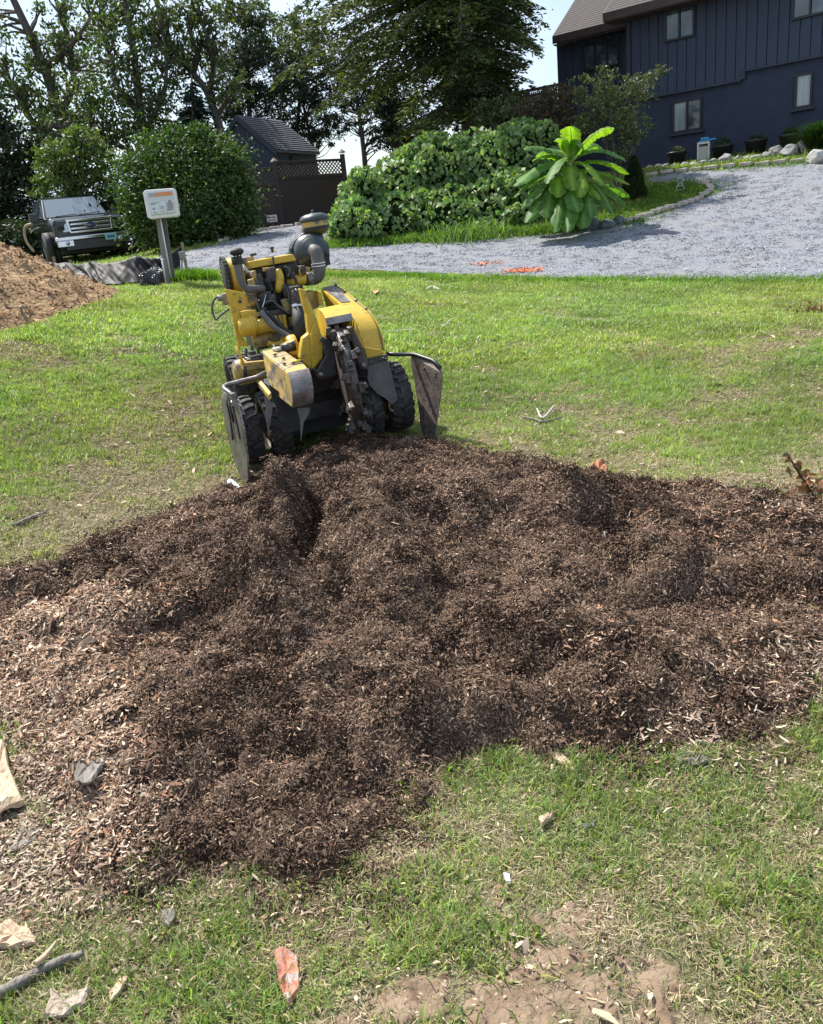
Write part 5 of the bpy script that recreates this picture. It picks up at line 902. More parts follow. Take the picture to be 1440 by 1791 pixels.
def window(u0, v0, u1, v1, y, panes, sill=True, curt=(), par=None, seam=None):
    a = hq(u0, v1, y); b = hq(u1, v0, y); c = hq(u0, v0, y); d = hq(u1, v1, y)
    X0, X1 = (a[0]+c[0])/2, (b[0]+d[0])/2; Z0, Z1 = (a[2]+d[2])/2, (b[2]+c[2])/2; w, h = X1-X0, Z1-Z0
    wn = bpy.data.objects.new('window', None); COL.objects.link(wn); wn.parent = par or HS; wn.location = (X0, y, Z0); t = .055
    fm = MB(); fm.box((w/2, -.03, t/2), (w, .08, t)); fm.box((w/2, -.03, h-t/2), (w, .08, t)); fm.box((t/2, -.03, h/2), (t, .08, h-2*t)); fm.box((w-t/2, -.03, h/2), (t, .08, h-2*t))
    for i in range(1, panes): fm.box((w*i/panes, -.035, h/2), (.05, .07, h-2*t))
    fm.make('frame', FRAM, wn, .004)
    for i in range(panes):
        p = MB(); q0, q1 = w*i/panes+t*.6, w*(i+1)/panes-t*.6; p.box(((q0+q1)/2, -.012, h/2), (q1-q0, .016, h-2*t)); p.make('pane', CURT2 if i in curt else GLASS, wn)
    if sill: s = MB(); s.box((w/2, -.05, -.035), (w+.14, .13, .06)); s.make('sill', TRIM, wn, .005)
CURT2 = mat('glass_over_curtain', (.20, .23, .25), (.30, .33, .34), 2, .12, spec=1.0, stretch=(6, 1, .4), coat=.5)
window(787, 432, 915, 572, 0, 2, True, (0,)); window(1318, 318, 1395, 468, 0, 1, True, (0,)); window(752, 10, 884, 172, -.10, 2, False); window(1308, -110, 1470, 72, -.10, 2, False)
window(1560, -110, 1700, 60, -.10, 2, False)
# wing, set back to the left
yw = 1.5; xw0 = hq(292, 300, yw)[0]; xw1 = x0+.4; zt = hq(293, 188, yw)[2]+.1; print('wing', xw0, xw1, zt)
mb = MB(); mb.loft([(xw0, yw, zb), (xw1, yw, zb), (xw1, yw, zt), (xw0, yw, zt)], [(xw0, 7, zb), (xw1, 7, zb), (xw1, 7, zt), (xw0, 7, zt)]); mb.make('wing_wall', NAVM, HS)
wb = .27; n = int((xw1-xw0)/wb)
b0 = None
for i in range(n):
    if b0 is None: m_ = MB(); m_.box((wb/2-.007, -.05, (zt-zl)/2), (wb-.014, .09, zt-zl)); b0 = m_.make('siding_board', NAVY, HS, .004); b0.location = (xw0, yw, zl)
    else: o = b0.copy(); COL.objects.link(o); o.parent = HS; o.location = (xw0+i*wb, yw, zl)
window(402, 178, 556, 300, yw-.10, 3, False)
def roof(xa, xb, ye, z_e, pitch, depth, name='roof', th=.10):
    rf = MB(); c, s = math.cos(pitch), math.sin(pitch)
    rf.loft([(xa, ye, z_e), (xa, ye, z_e+th), (xa, ye+depth*c, z_e+th+depth*s), (xa, ye+depth*c, z_e+depth*s)], [(xb, ye, z_e), (xb, ye, z_e+th), (xb, ye+depth*c, z_e+th+depth*s), (xb, ye+depth*c, z_e+depth*s)]); r_ = rf.make(name, SHIN, HS)
    k_ = MB(); k_.box(((xb-xa)/2, .07, 0), (xb-xa, .17, .014)); c0 = None
    for i in range(int(depth/.14)):
        if c0 is None: c0 = k_.make('shingle_course', SHIN, r_); o = c0
        else: o = c0.copy(); COL.objects.link(o); o.parent = r_
        o.location = (xa, ye+(i*.14)*c, z_e+th+(i*.14)*s+.012); o.rotation_euler = (pitch-.05, 0, 0)
    f_b = MB(); f_b.box(((xa+xb)/2, ye-.016, z_e+.0), (xb-xa+.02, .03, .22)); f_b.make('fascia', FASC, HS, .004)
    f_c = MB(); f_c.loft([(xa-.03, ye, z_e-.11), (xa, ye, z_e-.11), (xa, ye+depth*c, z_e+depth*s-.11), (xa-.03, ye+depth*c, z_e+depth*s-.11)], [(xa-.03, ye, z_e+.12), (xa, ye, z_e+.12), (xa, ye+depth*c, z_e+depth*s+.12), (xa-.03, ye+depth*c, z_e+depth*s+.12)]); f_c.make('rake_board', FASC, HS)
ye = -.65; em = hq(487, 76, ye); roof(em[0], xR+.5, ye, (em[2]+hq(770, 5, ye)[2])/2, math.radians(34), 5.5)
mb = MB(); mb.box(((em[0]+xR)/2, ye/2, em[2]-.12), (xR-em[0], abs(ye), .03)); mb.make('soffit', FASC, HS)
ye2 = yw-.5; e2 = hq(268, 178, ye2); roof(e2[0], x0+.5, ye2, (e2[2]+hq(574, 95, ye2)[2])/2, math.radians(36), 5.0)
mb = MB(); mb.box(((e2[0]+x0)/2, ye2+.25, e2[2]-.12), (x0-e2[0], .5, .03)); mb.make('soffit', FASC, HS)
# deck with railing beside the wing
DKM = mat('dark_deck_wood', (.05, .035, .03), (.08, .058, .048), 5, .8, .3, 20)
D0 = at(893, 165, 28); D1 = at(985, 142, 27.0); dk = thing('deck', 'raised brown wooden deck with railing and lattice at the left end of the house', 'deck', tuple(D0)); dv = D1-D0; L_ = np.hypot(dv[0], dv[1])
an_ = math.atan2(dv[1], dv[0]); 
def dbox(name, x, z, w, h, t=.05, y=0, mm=DKM):
    m_ = MB(); m_.box((x, y, z), (w, t, h)); o = m_.make(name, mm, dk, .004); return o
dk.rotation_euler = (0, 0, an_)
dbox('rail', L_/2, 0, L_+.2, .08, .10); dbox('rail', L_/2, -.22, L_+.2, .05); dbox('floor_beam', L_/2, -1.35, L_+.3, .28, .08); dbox('floor', L_/2, -1.25, L_+.3, .06, 2.4, 1.2)
for i in range(4): dbox('post', i*L_/3, -2.0, .10, 4.1, .10)
for i in range(26): dbox('baluster', i*L_/26+.05, -.65, .035, 1.1, .035)
lt = MB()
for i in range(26):
    for s in (-1, 1): lt.box((i*L_/26, .02*s, -.62), (.03, .012, 1.35), 0, 0, s*.6)
lt.make('lattice', DKM, dk, kind='stuff')
# ------------------------------------------------------------------ planter pots, cabinet, rocks, grasses by the wall
POT = mat('black_plastic_pot', (.012, .013, .016), (.02, .021, .025), 6, .5)
for i, (u, vt_, vb, w, ph, lab) in enumerate([(805, 668, 722, 82, .24, 'black planter pot with dark plant, leftmost by the house wall'), (1003, 640, 694, 90, .32, 'black planter pot just right of the small white cabinet'),
        (1147, 616, 684, 95, .22, 'black planter pot between the cabinet pot and the rightmost pot'), (1296, 593, 655, 98, .28, 'black planter pot with leafy plant below the right lower window')]):
    c = np.array(FH.y(u, vb, -.75)); a = FH.y(u-w/2, vt_, -.75); b = FH.y(u+w/2, vt_, -.75); R1 = (b[0]-a[0])/2; hp = FH.y(u, vt_, -.75)[2]-c[2]
    wl = FH.O+FH.B.T@c; t = thing('planter_pot', lab, 'planter', tuple(wl), group='black pots along the house wall')
    m_ = MB(); m_.lathe([(0, 0), (R1*.72, 0), (R1*.98, hp), (R1*1.06, hp), (R1*1.06, hp+.05), (R1*.95, hp+.05), (R1*.9, hp-.02), (0, hp-.02)], n=24); m_.make('pot', POT, t)
    n = 900; q = rng.normal(0, 1, (n, 3)); q /= np.linalg.norm(q, axis=1)[:, None]; q = q*np.array([R1*.8, R1*.8, ph*.75])*rng.uniform(.3, 1.1, (n, 1)); q[:, 2] = np.abs(q[:, 2])+hp
    link('foliage', leafmesh('foliage', q, .07, lcol(n, (.04, .065, .03), .4, (.10, .13, .06)), LEAFD), t)
c = FH.O+FH.B.T@np.array(FH.y(922, 706, -.8)); cb = thing('small_cabinet', 'small white wooden cabinet with blue lid standing by the house wall', 'cabinet', tuple(c), math.radians(-30)); WH = mat('white_paint', (.62, .62, .6), (.5, .5, .47), 6, .6)
m_ = MB(); m_.box((-.14, 0, .26), (.04, .26, .52)); m_.box((.14, 0, .26), (.04, .26, .52)); m_.box((0, 0, .49), (.32, .27, .05)); m_.box((0, 0, .03), (.26, .26, .05)); m_.box((0, .12, .26), (.25, .02, .44)); m_.make('case', WH, cb, .004)
m_ = MB(); m_.box((0, -.125, .22), (.23, .015, .36)); m_.make('door', mat('beige_door', (.38, .36, .33), rough=.7), cb, .003)
m_ = MB(); m_.box((.10, 0, .545), (.42, .26, .035), 0, 0, -.06); m_.box((.02, 0, .60), (.2, .2, .05)); m_.make('lid', mat('blue_plastic', (.05, .30, .55), rough=.4), cb, .006)
ROCK = mat('grey_rock', (.20, .20, .20), (.34, .33, .31), 4, .85, .6, 18, c3=(.13, .13, .135), sc3=7); ROCKD = mat('dark_slate_rock', (.06, .07, .085), (.13, .14, .16), 4, .8, .6, 14); ROCKL = mat('pale_quartz_rock', (.36, .35, .34), (.46, .43, .41), 4, .8, .6, 14, c3=(.26, .28, .24), sc3=6)
def rock(name, label, loc, dims, m_, seed, rz=0, group=None, cat='rock'):
    bm = bmesh.new(); bmesh.ops.create_icosphere(bm, subdivisions=3, radius=1); r3 = random.Random(seed); nn = [Vector((r3.gauss(0, 1), r3.gauss(0, 1), r3.gauss(0, 1))).normalized() for _ in range(9)]
    for v in bm.verts:
        p = v.co.copy()
        for q in nn:
            d = p.dot(q)-.72
            if d > 0: p -= q*d
        p *= 1+.10*mnoise.noise(p*2.3+Vector((seed, 0, 0))); v.co = Vector((p.x*dims[0]/1.6, p.y*dims[1]/1.6, p.z*dims[2]/1.6))
    me = bpy.data.meshes.new(name); bm.to_mesh(me); bm.free(); me.materials.append(m_); o = link(name, me, None, loc); o.rotation_euler = (0, 0, rz); return tag(o, label, cat, group)
ORD = ['first', 'second', 'third', 'fourth', 'fifth', 'sixth', 'seventh', 'eighth', 'ninth', 'tenth', 'eleventh', 'twelfth', 'thirteenth', 'fourteenth', 'fifteenth', 'sixteenth', 'seventeenth', 'eighteenth', 'nineteenth', 'twentieth', 'twenty first', 'twenty second']
def facerock(px, py, w, h, m_, seed, label, group=None, Y=None):
    g = ground(px, py) if Y is None else at(px, py, Y); k = g[1]/F; z = g[2]+h*k*.35
    return rock('rock', label, (g[0], g[1]+w*k*.3, z), (w*k, w*k*.8, h*k), m_, seed, rnd.uniform(0, 3), group)
for i, (px, py, w, h) in enumerate([(1122, 296, 13, 8), (1138, 297, 15, 8), (1153, 295, 16, 8), (1167, 294, 13, 8), (1182, 293, 14, 7), (1200, 291, 16, 8), (1216, 290, 14, 7), (1232, 288, 13, 8), (1253, 287, 17, 10), (1272, 284, 22, 15), (1292, 282, 16, 9), (1308, 280, 15, 8), (1326, 278, 20, 9), (1342, 276, 14, 10), (1362, 273, 24, 20), (1386, 272, 34, 19), (1408, 266, 22, 20)]):
    facerock(px, py, w, h, ROCK, 30+i, 'grey rock edging the bed below the house wall, %s from the left of its row' % ORD[i], 'rocks edging the house bed')
facerock(1436, 287, 36, 28, ROCKL, 5, 'large pale boulder at the right edge beside the gravel drive'); facerock(1418, 258, 22, 20, ROCK, 6, 'grey upright rock behind the large pale boulder')
for i, (px, py, w, h, lab) in enumerate([(1036, 405, 36, 26, 'dark slate rock at the foot of the banana plant, leftmost'), (1064, 402, 30, 20, 'dark slate rock between the two others at the driveway bend'), (1084, 394, 24, 19, 'dark slate rock next to the brick edging of the island')]): facerock(px, py, w, h, ROCKD, 60+i, lab)
g = ground(1440, 262); ogr = thing('ornamental_grass', 'dense mound of fine dark ornamental grass at the right edge', 'ornamental grass', tuple(g)); n = 5200; a = rng.uniform(0, 2*PI, n)
V_ = []; x = rng.normal(0, .10, n); y = rng.normal(0, .10, n); o = blades('foliage', x, y, np.zeros(n), rng.uniform(.5, 1.25, n), np.full(n, .012), np.array([.035, .075, .022])*rng.uniform(.6, 1.5, (n, 1)), .55, .75); del o['kind']; o.parent = ogr
# edging stones
BRK = mat('edging_stone', (.38, .30, .26), (.52, .46, .42), 5, .85, .4, 25, c3=(.25, .18, .15), sc3=3)
def edging(pts, step, label, group, start='left', name='edging_stone'):
    P = [at(*p) if len(p) == 3 else ground(*p) for p in pts]; acc = []; 
    for a, b in zip(P[:-1], P[1:]):
        L = np.hypot(*(b-a)[:2]); k = max(1, int(round(L/step)))
        for i in range(k): acc.append((a+(b-a)*(i+.5)/k, math.atan2(b[1]-a[1], b[0]-a[0]), L/k))
    ms = []
    for j in range(5): m_ = MB(); m_.box((0, 0, .03), (1*.9, .13+rnd.uniform(-.02, .02), .09)); ms.append(m_)
    me = None
    for i, (c, an, l) in enumerate(acc):
        if me is None: o = ms[0].make(name, BRK, None, .015); me = o.data
        else: o = link(name, me); bv = o.modifiers.new('bevel', 'BEVEL'); bv.width = .015; bv.segments = 2
        o.location = (c[0], c[1], T1(c[0], c[1])+.04+rnd.uniform(-.015, .015)); o.rotation_euler = (rnd.uniform(-.08, .08), 0, an+rnd.uniform(-.12, .12)); o.scale = (l*rnd.uniform(.8, 1), rnd.uniform(.8, 1.2), 1); tag(o, label+', %s from the %s' % (ORD[min(i, 21)], start), 'edging stone', group)
edging([(1092, 393), (1128, 382), (1165, 370), (1200, 360), (1228, 348), (1245, 336), (1240, 328), (1222, 324)], .26, 'pinkish stone block edging the grass island in the gravel drive', 'stones edging the island', 'banana end')
edging([(1128, 311), (1180, 304), (1230, 299), (1290, 294), (1350, 289), (1410, 284)], .40, 'pale stone edging the verge below the house rocks', 'stones edging the house verge')
edging([(385, 427, 22), (440, 410, 24), (490, 400, 25), (540, 394, 25.4)], .40, 'pale stone edging the drive below the brown fence', 'stones edging the gate side')
# solar lantern
g = ground(1190, 339); ln = thing('garden_lantern', 'small wire frame garden lantern standing on the grass island', 'lantern', tuple(g)); WIR = mat('verdigris_wire', (.35, .42, .38), rough=.4, metal=.3)
for zz, r0 in ((.02, .08), (.10, .10), (.18, .05), (.28, .08), (.36, .04)): m_ = MB(); m_.tube([(r0*math.cos(a), 0, zz+r0*math.sin(a)*.6+.03) for a in np.linspace(0, 2*PI, 13)], .008, 5, False); m_.make('ring', WIR, ln)
m_ = MB()
for s in (-1, 1): m_.tube([(s*.10, 0, .0), (s*.10, 0, .12), (s*.05, 0, .22), (s*.08, 0, .3), (s*.03, 0, .38)], .008, 5, True, 3)
m_.lathe([(0, 0), (.09, 0), (.09, .02), (0, .02)], n=14); m_.make('frame', WIR, ln)
# ------------------------------------------------------------------ brown fence with lattice top
FEN = mat('dark_brown_fence', (.042, .028, .026), (.055, .038, .035), 4, .75, .2, 30, stretch=(1, 1, .15))
fs = [((425, 414), (425, 300)), ((497, 405), (487, 288)), ((612, 385), (606, 272))]
Yf = [26.3, 26.8, 28.2]; fb_ = [at(*a, y) for (a, b), y in zip(fs, Yf)]; ft_ = [at(*b, y)[2] for (a, b), y in zip(fs, Yf)]
fn = thing('fence', 'dark brown board fence with lattice top below the shed', 'fence', tuple(fb_[0])); f0 = fb_[0]
for c, zt_ in zip(fb_, ft_): m_ = MB(); m_.box((c[0]-f0[0], c[1]-f0[1], (zt_-f0[2]+.05)/2-.25), (.15, .15, zt_-f0[2]+.55)); m_.lathe([(0, .09), (.11, .0), (.11, -.03)], (c[0]-f0[0], c[1]-f0[1], zt_-f0[2]+.12), n=4); m_.make('post', FEN, fn, .008)
for i in range(2):
    a, b = fb_[i], fb_[i+1]; L = np.hypot(*(b-a)[:2]); an = math.atan2(b[1]-a[1], b[0]-a[0]); zt_ = (ft_[i]+ft_[i+1])/2; zb_ = min(a[2], b[2])-.3; zl_ = zt_-.46
    def fbx(name, x, z, w, h, t, par=fn, **k_):
        m_ = MB(); m_.box((0, 0, 0), (w, t, h)); o = m_.make(name, FEN, par, .004); o.location = (a[0]-f0[0]+math.cos(an)*x, a[1]-f0[1]+math.sin(an)*x, z-f0[2]); o.rotation_euler = (0, 0, an); return o
    fbx('rail', L/2, zt_-.02, L-.15, .07, .09); fbx('rail', L/2, zl_, L-.15, .09, .09)
    nb_ = max(1, int(L/.2)); f1 = None
    for j in range(nb_):
        x = (j+.5)*L/nb_
        if f1 is None: f1 = fbx('board', x, (zl_+zb_)/2, L/nb_-.008, zl_-zb_, .03)
        else: o = f1.copy(); COL.objects.link(o); o.location = (a[0]-f0[0]+math.cos(an)*x, a[1]-f0[1]+math.sin(an)*x, f1.location.z)
    m_ = MB(); nl = int(L/.12)
    for j in range(-3, nl+4):
        for s in (-1, 1):
            x1 = j*L/nl; x2 = x1+s*.40; A_ = np.array([x1, 0, 0.]); B_ = np.array([x2, 0, .40])
            t1 = max(0, (0-x1)/(s*.40) if s > 0 else (L-x1)/(-.40)); t2 = min(1, (L-x1)/.40 if s > 0 else (x1)/.40)
            if s < 0: t1 = max(0, (x1-L)/.40); t2 = min(1, x1/.40)
            if t2-t1 < .1: continue
            p, q = A_+(B_-A_)*t1, A_+(B_-A_)*t2; c = (p+q)/2; l = np.linalg.norm(q-p); m_.box((c[0], .008*s, c[2]), (l, .012, .032), 0, 0, -math.atan2(q[2]-p[2], q[0]-p[0]))
    o = m_.make('lattice', FEN, fn, kind='stuff'); o.location = (a[0]-f0[0], a[1]-f0[1], zl_-f0[2]+.02); o.rotation_euler = (0, 0, an)
g = ground(478, 398); g = at(478, 396, 25.9); sg = thing('small_sign', 'small white sign with printed lines on a stake before the brown fence', 'sign', (g[0], g[1], g[2]), .05)
m_ = MB(); m_.box((0, 0, .22), (.30, .02, .20)); pn = m_.make('panel', WH, sg, .004); m_ = MB(); m_.box((0, .03, .0), (.03, .03, .5)); m_.make('stake', DKM, sg)
INK = mat('dark_ink', (.05, .05, .06), rough=.8); REDI = mat('red_ink', (.5, .06, .05), rough=.8)
m_ = MB(); [m_.box((x, -.012, .255), (.03, .003, .035)) for x in (-.10, -.065, -.03, .02, .055, .09)]; m_.make('print', INK, sg); m_ = MB(); m_.box((0, -.012, .18), (.22, .003, .025)); m_.make('print', REDI, sg)
# ------------------------------------------------------------------ shed
SW = mat('blue_grey_boards', (.030, .042, .062), (.04, .054, .078), 4, .7, .2, 30, stretch=(1, 1, .2)); SR = mat('grey_shingles', (.085, .085, .095), (.15, .15, .16), 24, .9, .5, 50, c3=(.06, .06, .068), sc3=6)
P0 = at(414, 206, 30); P1 = at(492, 210, 32.3); E0 = at(484, 269, 29.9); E1 = at(560, 268, 32.2); sd = thing('shed', 'small grey blue shed with steep grey shingle roof behind the fence', 'shed', (P0[0], P0[1], 1.5)); S0 = np.array([P0[0], P0[1], 1.5])
P1[2] = P0[2]; E1[2] = E0[2] = (E0[2]+E1[2])/2; ev = E0-P0; lx = np.array([ev[0], ev[1], 0]); LE0 = P0-lx+np.array([0, 0, ev[2]]); LE1 = P1-lx+np.array([0, 0, ev[2]]); dp = P1-P0; up_ = np.array([0, 0, .07])
for nm, (a, b, c, d) in (('right', (P0, P1, E1, E0)), ('left', (P0, P1, LE1, LE0))):
    m_ = MB(); m_.loft([tuple(q-S0) for q in (a, b, c, d)], [tuple(q-S0+up_) for q in (a, b, c, d)]); rf = m_.make('roof', SR, sd)
    nr = 15
    for i in range(nr):
        q0 = a+(d-a)*i/nr; q1 = b+(c-b)*i/nr; w0 = (d-a)/nr*1.15; m_ = MB()
        m_.loft([tuple(q-S0+up_+np.array([0, 0, z])) for q, z in ((q0, .004), (q1, .004), (q1+w0, .034), (q0+w0, .034))], [tuple(q-S0+up_+np.array([0, 0, z])) for q, z in ((q0, .016), (q1, .016), (q1+w0, .052), (q0+w0, .052))]); m_.make('shingle_course', SR, rf)
ins_ = .90; wR0 = P0+lx*ins_+dp*.04; wL0 = P0-lx*ins_+dp*.04; wR1 = P1+lx*ins_-dp*.04; wL1 = P1-lx*ins_-dp*.04
zE = E0[2]+.12
def W_(p, z): return (p[0]-S0[0], p[1]-S0[1], z-S0[2])
m_ = MB(); pk0 = P0+dp*.04; pk1 = P1-dp*.04; fA = [W_(wL0, 1), W_(wR0, 1), W_(wR0, zE), W_(pk0, P0[2]-.05), W_(wL0, zE)]; fB = [W_(wL1, 1), W_(wR1, 1), W_(wR1, zE), W_(pk1, P0[2]-.05), W_(wL1, zE)]; m_.loft(fA, fB); m_.make('wall', SW, sd)
for a, d in ((P0, E0), (P0, LE0)): m_ = MB(); of = -dp/np.linalg.norm(dp)*.03; m_.loft([tuple(q-S0+of) for q in (a+up_, d+up_, d-up_*1.5, a-up_*1.5)], [tuple(q-S0) for q in (a+up_, d+up_, d-up_*1.5, a-up_*1.5)]); m_.make('rake_board', TRIM, sd)
m_ = MB(); c = (wR0+wR1)/2; m_.box(W_(c+np.array([0, -.05, 0]), zE-.35), (.55, .12, .35), math.atan2(dp[1], dp[0])); m_.make('vent', BLK, sd)
nbd = 14; 
for i in range(nbd):
    t = (i+.5)/nbd; p = wL0*(1-t)+wR0*t; zt_ = zE+(P0[2]-.1-zE)*(1-abs(2*t-1)); m_ = MB(); o_ = -dp/np.linalg.norm(dp)*.015; m_.box((0, 0, (zt_-1)/2), (np.linalg.norm(wR0-wL0)/nbd-.012, .02, zt_-1)); o = m_.make('board', SW, sd); o.location = W_(p+o_, 1); o.rotation_euler = (0, 0, math.atan2(lx[1], lx[0]))
# ------------------------------------------------------------------ pickup truck
TF = Fr(at(160, 457, 25.4), 30, 1); TK = thing('pickup_truck', 'black pickup truck with chrome grille parked behind the dirt heap', 'pickup truck', frame=TF)
PNT = mat('black_car_paint', (.008, .012, .012), (.012, .017, .016), 2, .2, coat=.35, spec=.4); PLA = mat('grey_trim', (.05, .052, .055), rough=.5); WSG = mat('windscreen_glass', (.10, .13, .15), rough=.03, spec=1, coat=1); LAMP = mat('headlamp_lens', (.45, .5, .52), rough=.08, spec=1, coat=1, metal=.6)
m_ = MB()
def sect(y, hw, z0, z1, z2, hw2): return [(-hw*.96, y, z0), (hw*.96, y, z0), (hw, y, z0+.12), (hw, y, z1), (hw2, y, z2), (-hw2, y, z2), (-hw, y, z1), (-hw, y, z0+.12)]
S = [sect(-.93, .90, .52, 1.0, 1.10, .84), sect(-.84, .98, .45, 1.04, 1.17, .90), sect(-.3, 1.0, .42, 1.10, 1.24, .93), sect(.45, 1.0, .42, 1.14, 1.29, .94), sect(.5, 1.0, .42, 1.2, 1.27, .95), sect(2.85, 1.0, .42, 1.22, 1.27, .96), sect(2.9, .99, .45, 1.28, 1.34, .97), sect(4.75, .99, .50, 1.28, 1.34, .97)]
n = 8; Vv = [p for s in S for p in s]; Fs = [tuple(range(8))[::-1], tuple(len(Vv)-8+i for i in range(8))]+[(i*8+k, i*8+(k+1) % 8, (i+1)*8+(k+1) % 8, (i+1)*8+k) for i in range(len(S)-1) for k in range(8)]
m_.add(Vv, Fs); body = m_.make('body', PNT, TK, .035)
m_ = MB(); cab = [(.55, .93, 1.27), (1.25, .76, 1.86), (1.5, .74, 1.92), (2.55, .74, 1.93), (2.8, .78, 1.88), (2.86, .93, 1.27)]
m_.add([(-w, y, z) for y, w, z in cab]+[(w, y, z) for y, w, z in cab], [tuple(range(6)), tuple(range(6, 12))[::-1]]+[(i, (i+1) % 6, 6+(i+1) % 6, 6+i) for i in range(6)]); m_.make('cab', PNT, TK, .03)
m_ = MB(); m_.loft([(-.84, .57, 1.30), (.84, .57, 1.30), (.71, 1.20, 1.82), (-.71, 1.20, 1.82)], [(-.84, .60, 1.31), (.84, .60, 1.31), (.71, 1.23, 1.83), (-.71, 1.23, 1.83)]); m_.V = [(x, y-.035, z+.02) for x, y, z in m_.V]; m_.make('windscreen', WSG, TK)
for s in (-1, 1):
    for y0_, y1_, y2_, y3_ in ((.80, 1.62, 1.62, 1.36), (1.70, 2.6, 2.5, 1.70)):
        f_s = lambda y, z: (s*(.935-(z-1.27)/.62*.175), y, z)
        m_ = MB(); q = [f_s(y0_, 1.33), f_s(y1_, 1.33), f_s(y2_, 1.80), f_s(y3_, 1.80)]; m_.loft(q, [(a[0]+s*.015, a[1], a[2]) for a in q]); m_.make('side_window', GLASS, TK)
    m_ = MB(); m_.tube([(s*.93, .80, 1.32), (s*1.05, .74, 1.33)], .03, 8); m_.box((s*1.16, .74, 1.36), (.24, .12, .22)); m_.make('mirror', PLA, TK, .03)
    for y in (1.45, 2.3): m_ = MB(); m_.box((s*1.01, y, 1.12), (.03, .20, .035)); m_.make('door_handle', CHR, TK, .008)
    m_ = MB(); 
    for y in (.56, 1.66, 2.72): m_.box((s*1.0, y, .82), (.008, .012, .72))
    m_.make('door_gap', BLK, TK)
    m_ = MB(); m_.box((s*1.02, 1.7, .44), (.16, 1.9, .05)); m_.make('side_step', CHR, TK, .015)
    for y in (0, 3.7):
        ac_ = MB(); ac_.lathe([(0, -.18), (.47, -.18), (.47, .02), (.50, .025), (.50, .0)] if 0 else [(0, -.15), (.46, -.15), (.46, .012), (0, .012)], (s*.995, y, .44), 'X', 28); ac_.make('wheel_arch', BLK, TK)
        w = bpy.data.objects.new('wheel', None); COL.objects.link(w); w.parent = TK; w.location = (s*.93, y, .40); ty = MB(); ty.lathe([(.24, -.13), (.36, -.13), (.40, -.10), (.40, .10), (.36, .13), (.24, .13)], ax='X', n=32); ty.make('tyre', TYR, w)
        rm = MB(); rm.lathe([(.245, s*.12), (.23, s*.05), (.06, s*.07), (0, s*.08)], ax='X', n=24)
        for k in range(6): a = k*PI/3; rm.box((s*.09, .13*math.cos(a), .13*math.sin(a)), (.05, .05, .20), 0, -a+PI/2)
        rm.make('rim', CHR, w)
    hl = MB(); hl.loft([(s*.60, -.955, .82), (s*.93, -.90, .84), (s*.95, -.86, 1.06), (s*.60, -.94, 1.06)], [(s*.60, -.90, .82), (s*.95, -.80, .84), (s*.97, -.74, 1.06), (s*.60, -.88, 1.06)]); h_ = hl.make('headlight', LAMP, TK, .01)
    hl = MB(); hl.box((s*.77, -.945, .94), (.17, .02, .11), s*-.15); hl.make('lamp_bowl', BLK, h_, .01)
    fg = MB(); fg.lathe([(0, -1.075), (.06, -1.075), (.06, -1.03), (0, -1.03)], (s*.72, 0, .53), 'Y', 18); fg.make('fog_lamp', LAMP, TK)
m_ = MB(); m_.box((0, -.97, .96), (1.18, .05, .34)); m_.make('grille_backing', BLK, TK)
m_ = MB(); m_.box((0, -1.0, 1.115), (1.24, .06, .06)); m_.box((0, -1.0, .805), (1.16, .06, .05)); 
for s in (-1, 1): m_.box((s*.585, -1.0, .96), (.07, .06, .30), 0, 0, s*.08)
m_.make('grille_frame', CHR, TK, .012)
for z in (.90, 1.01): m_ = MB(); m_.box((0, -1.005, z), (1.08, .04, .055)); m_.make('grille_bar', CHR, TK, .01)
m_ = MB(); m_.lathe([(0, 0), (.15, 0), (.15, .02), (0, .02)], (0, 0, 0), 'Y', 28); em_ = m_.make('emblem', mat('deep_blue_enamel', (.01, .03, .12), rough=.2, coat=1), TK); em_.location = (0, -1.05, .955); em_.scale = (1, 1, .5)
m_ = MB(); m_.tube([(.155*math.cos(a), -.005, .155*math.sin(a)) for a in np.linspace(0, 2*PI, 29)], .010, 6, False); m_.make('emblem_ring', CHR, em_)
tcu = bpy.data.curves.new('lettering', 'FONT'); tcu.body = 'Ford'; tcu.size = .15; tcu.align_x = 'CENTER'; tcu.align_y = 'CENTER'; tcu.extrude = .004; tcu.shear = .3
to = bpy.data.objects.new('lettering', tcu); COL.objects.link(to); dg = bpy.context.evaluated_depsgraph_get(); tme = bpy.data.meshes.new_from_object(to.evaluated_get(dg)); bpy.data.objects.remove(to); tme.materials.append(CHR); lo_ = link('lettering', tme, em_, (0, -.008, 0)); lo_.rotation_euler = (PI/2, 0, 0); lo_.scale = (1, 1.8, 1)
m_ = MB(); m_.loft([(-1.0, -.93, .60), (-.98, -1.05, .60), (-.98, -1.05, .70), (-1.0, -.93, .72)], [(1.0, -.93, .60), (.98, -1.05, .60), (.98, -1.05, .70), (1.0, -.93, .72)]); m_.make('bumper', CHR, TK, .02)
for s in (-1, 1): m_ = MB(); m_.box((s*.76, -1.0, .52), (.44, .12, .17)); m_.make('bumper_corner', CHR, TK, .02)

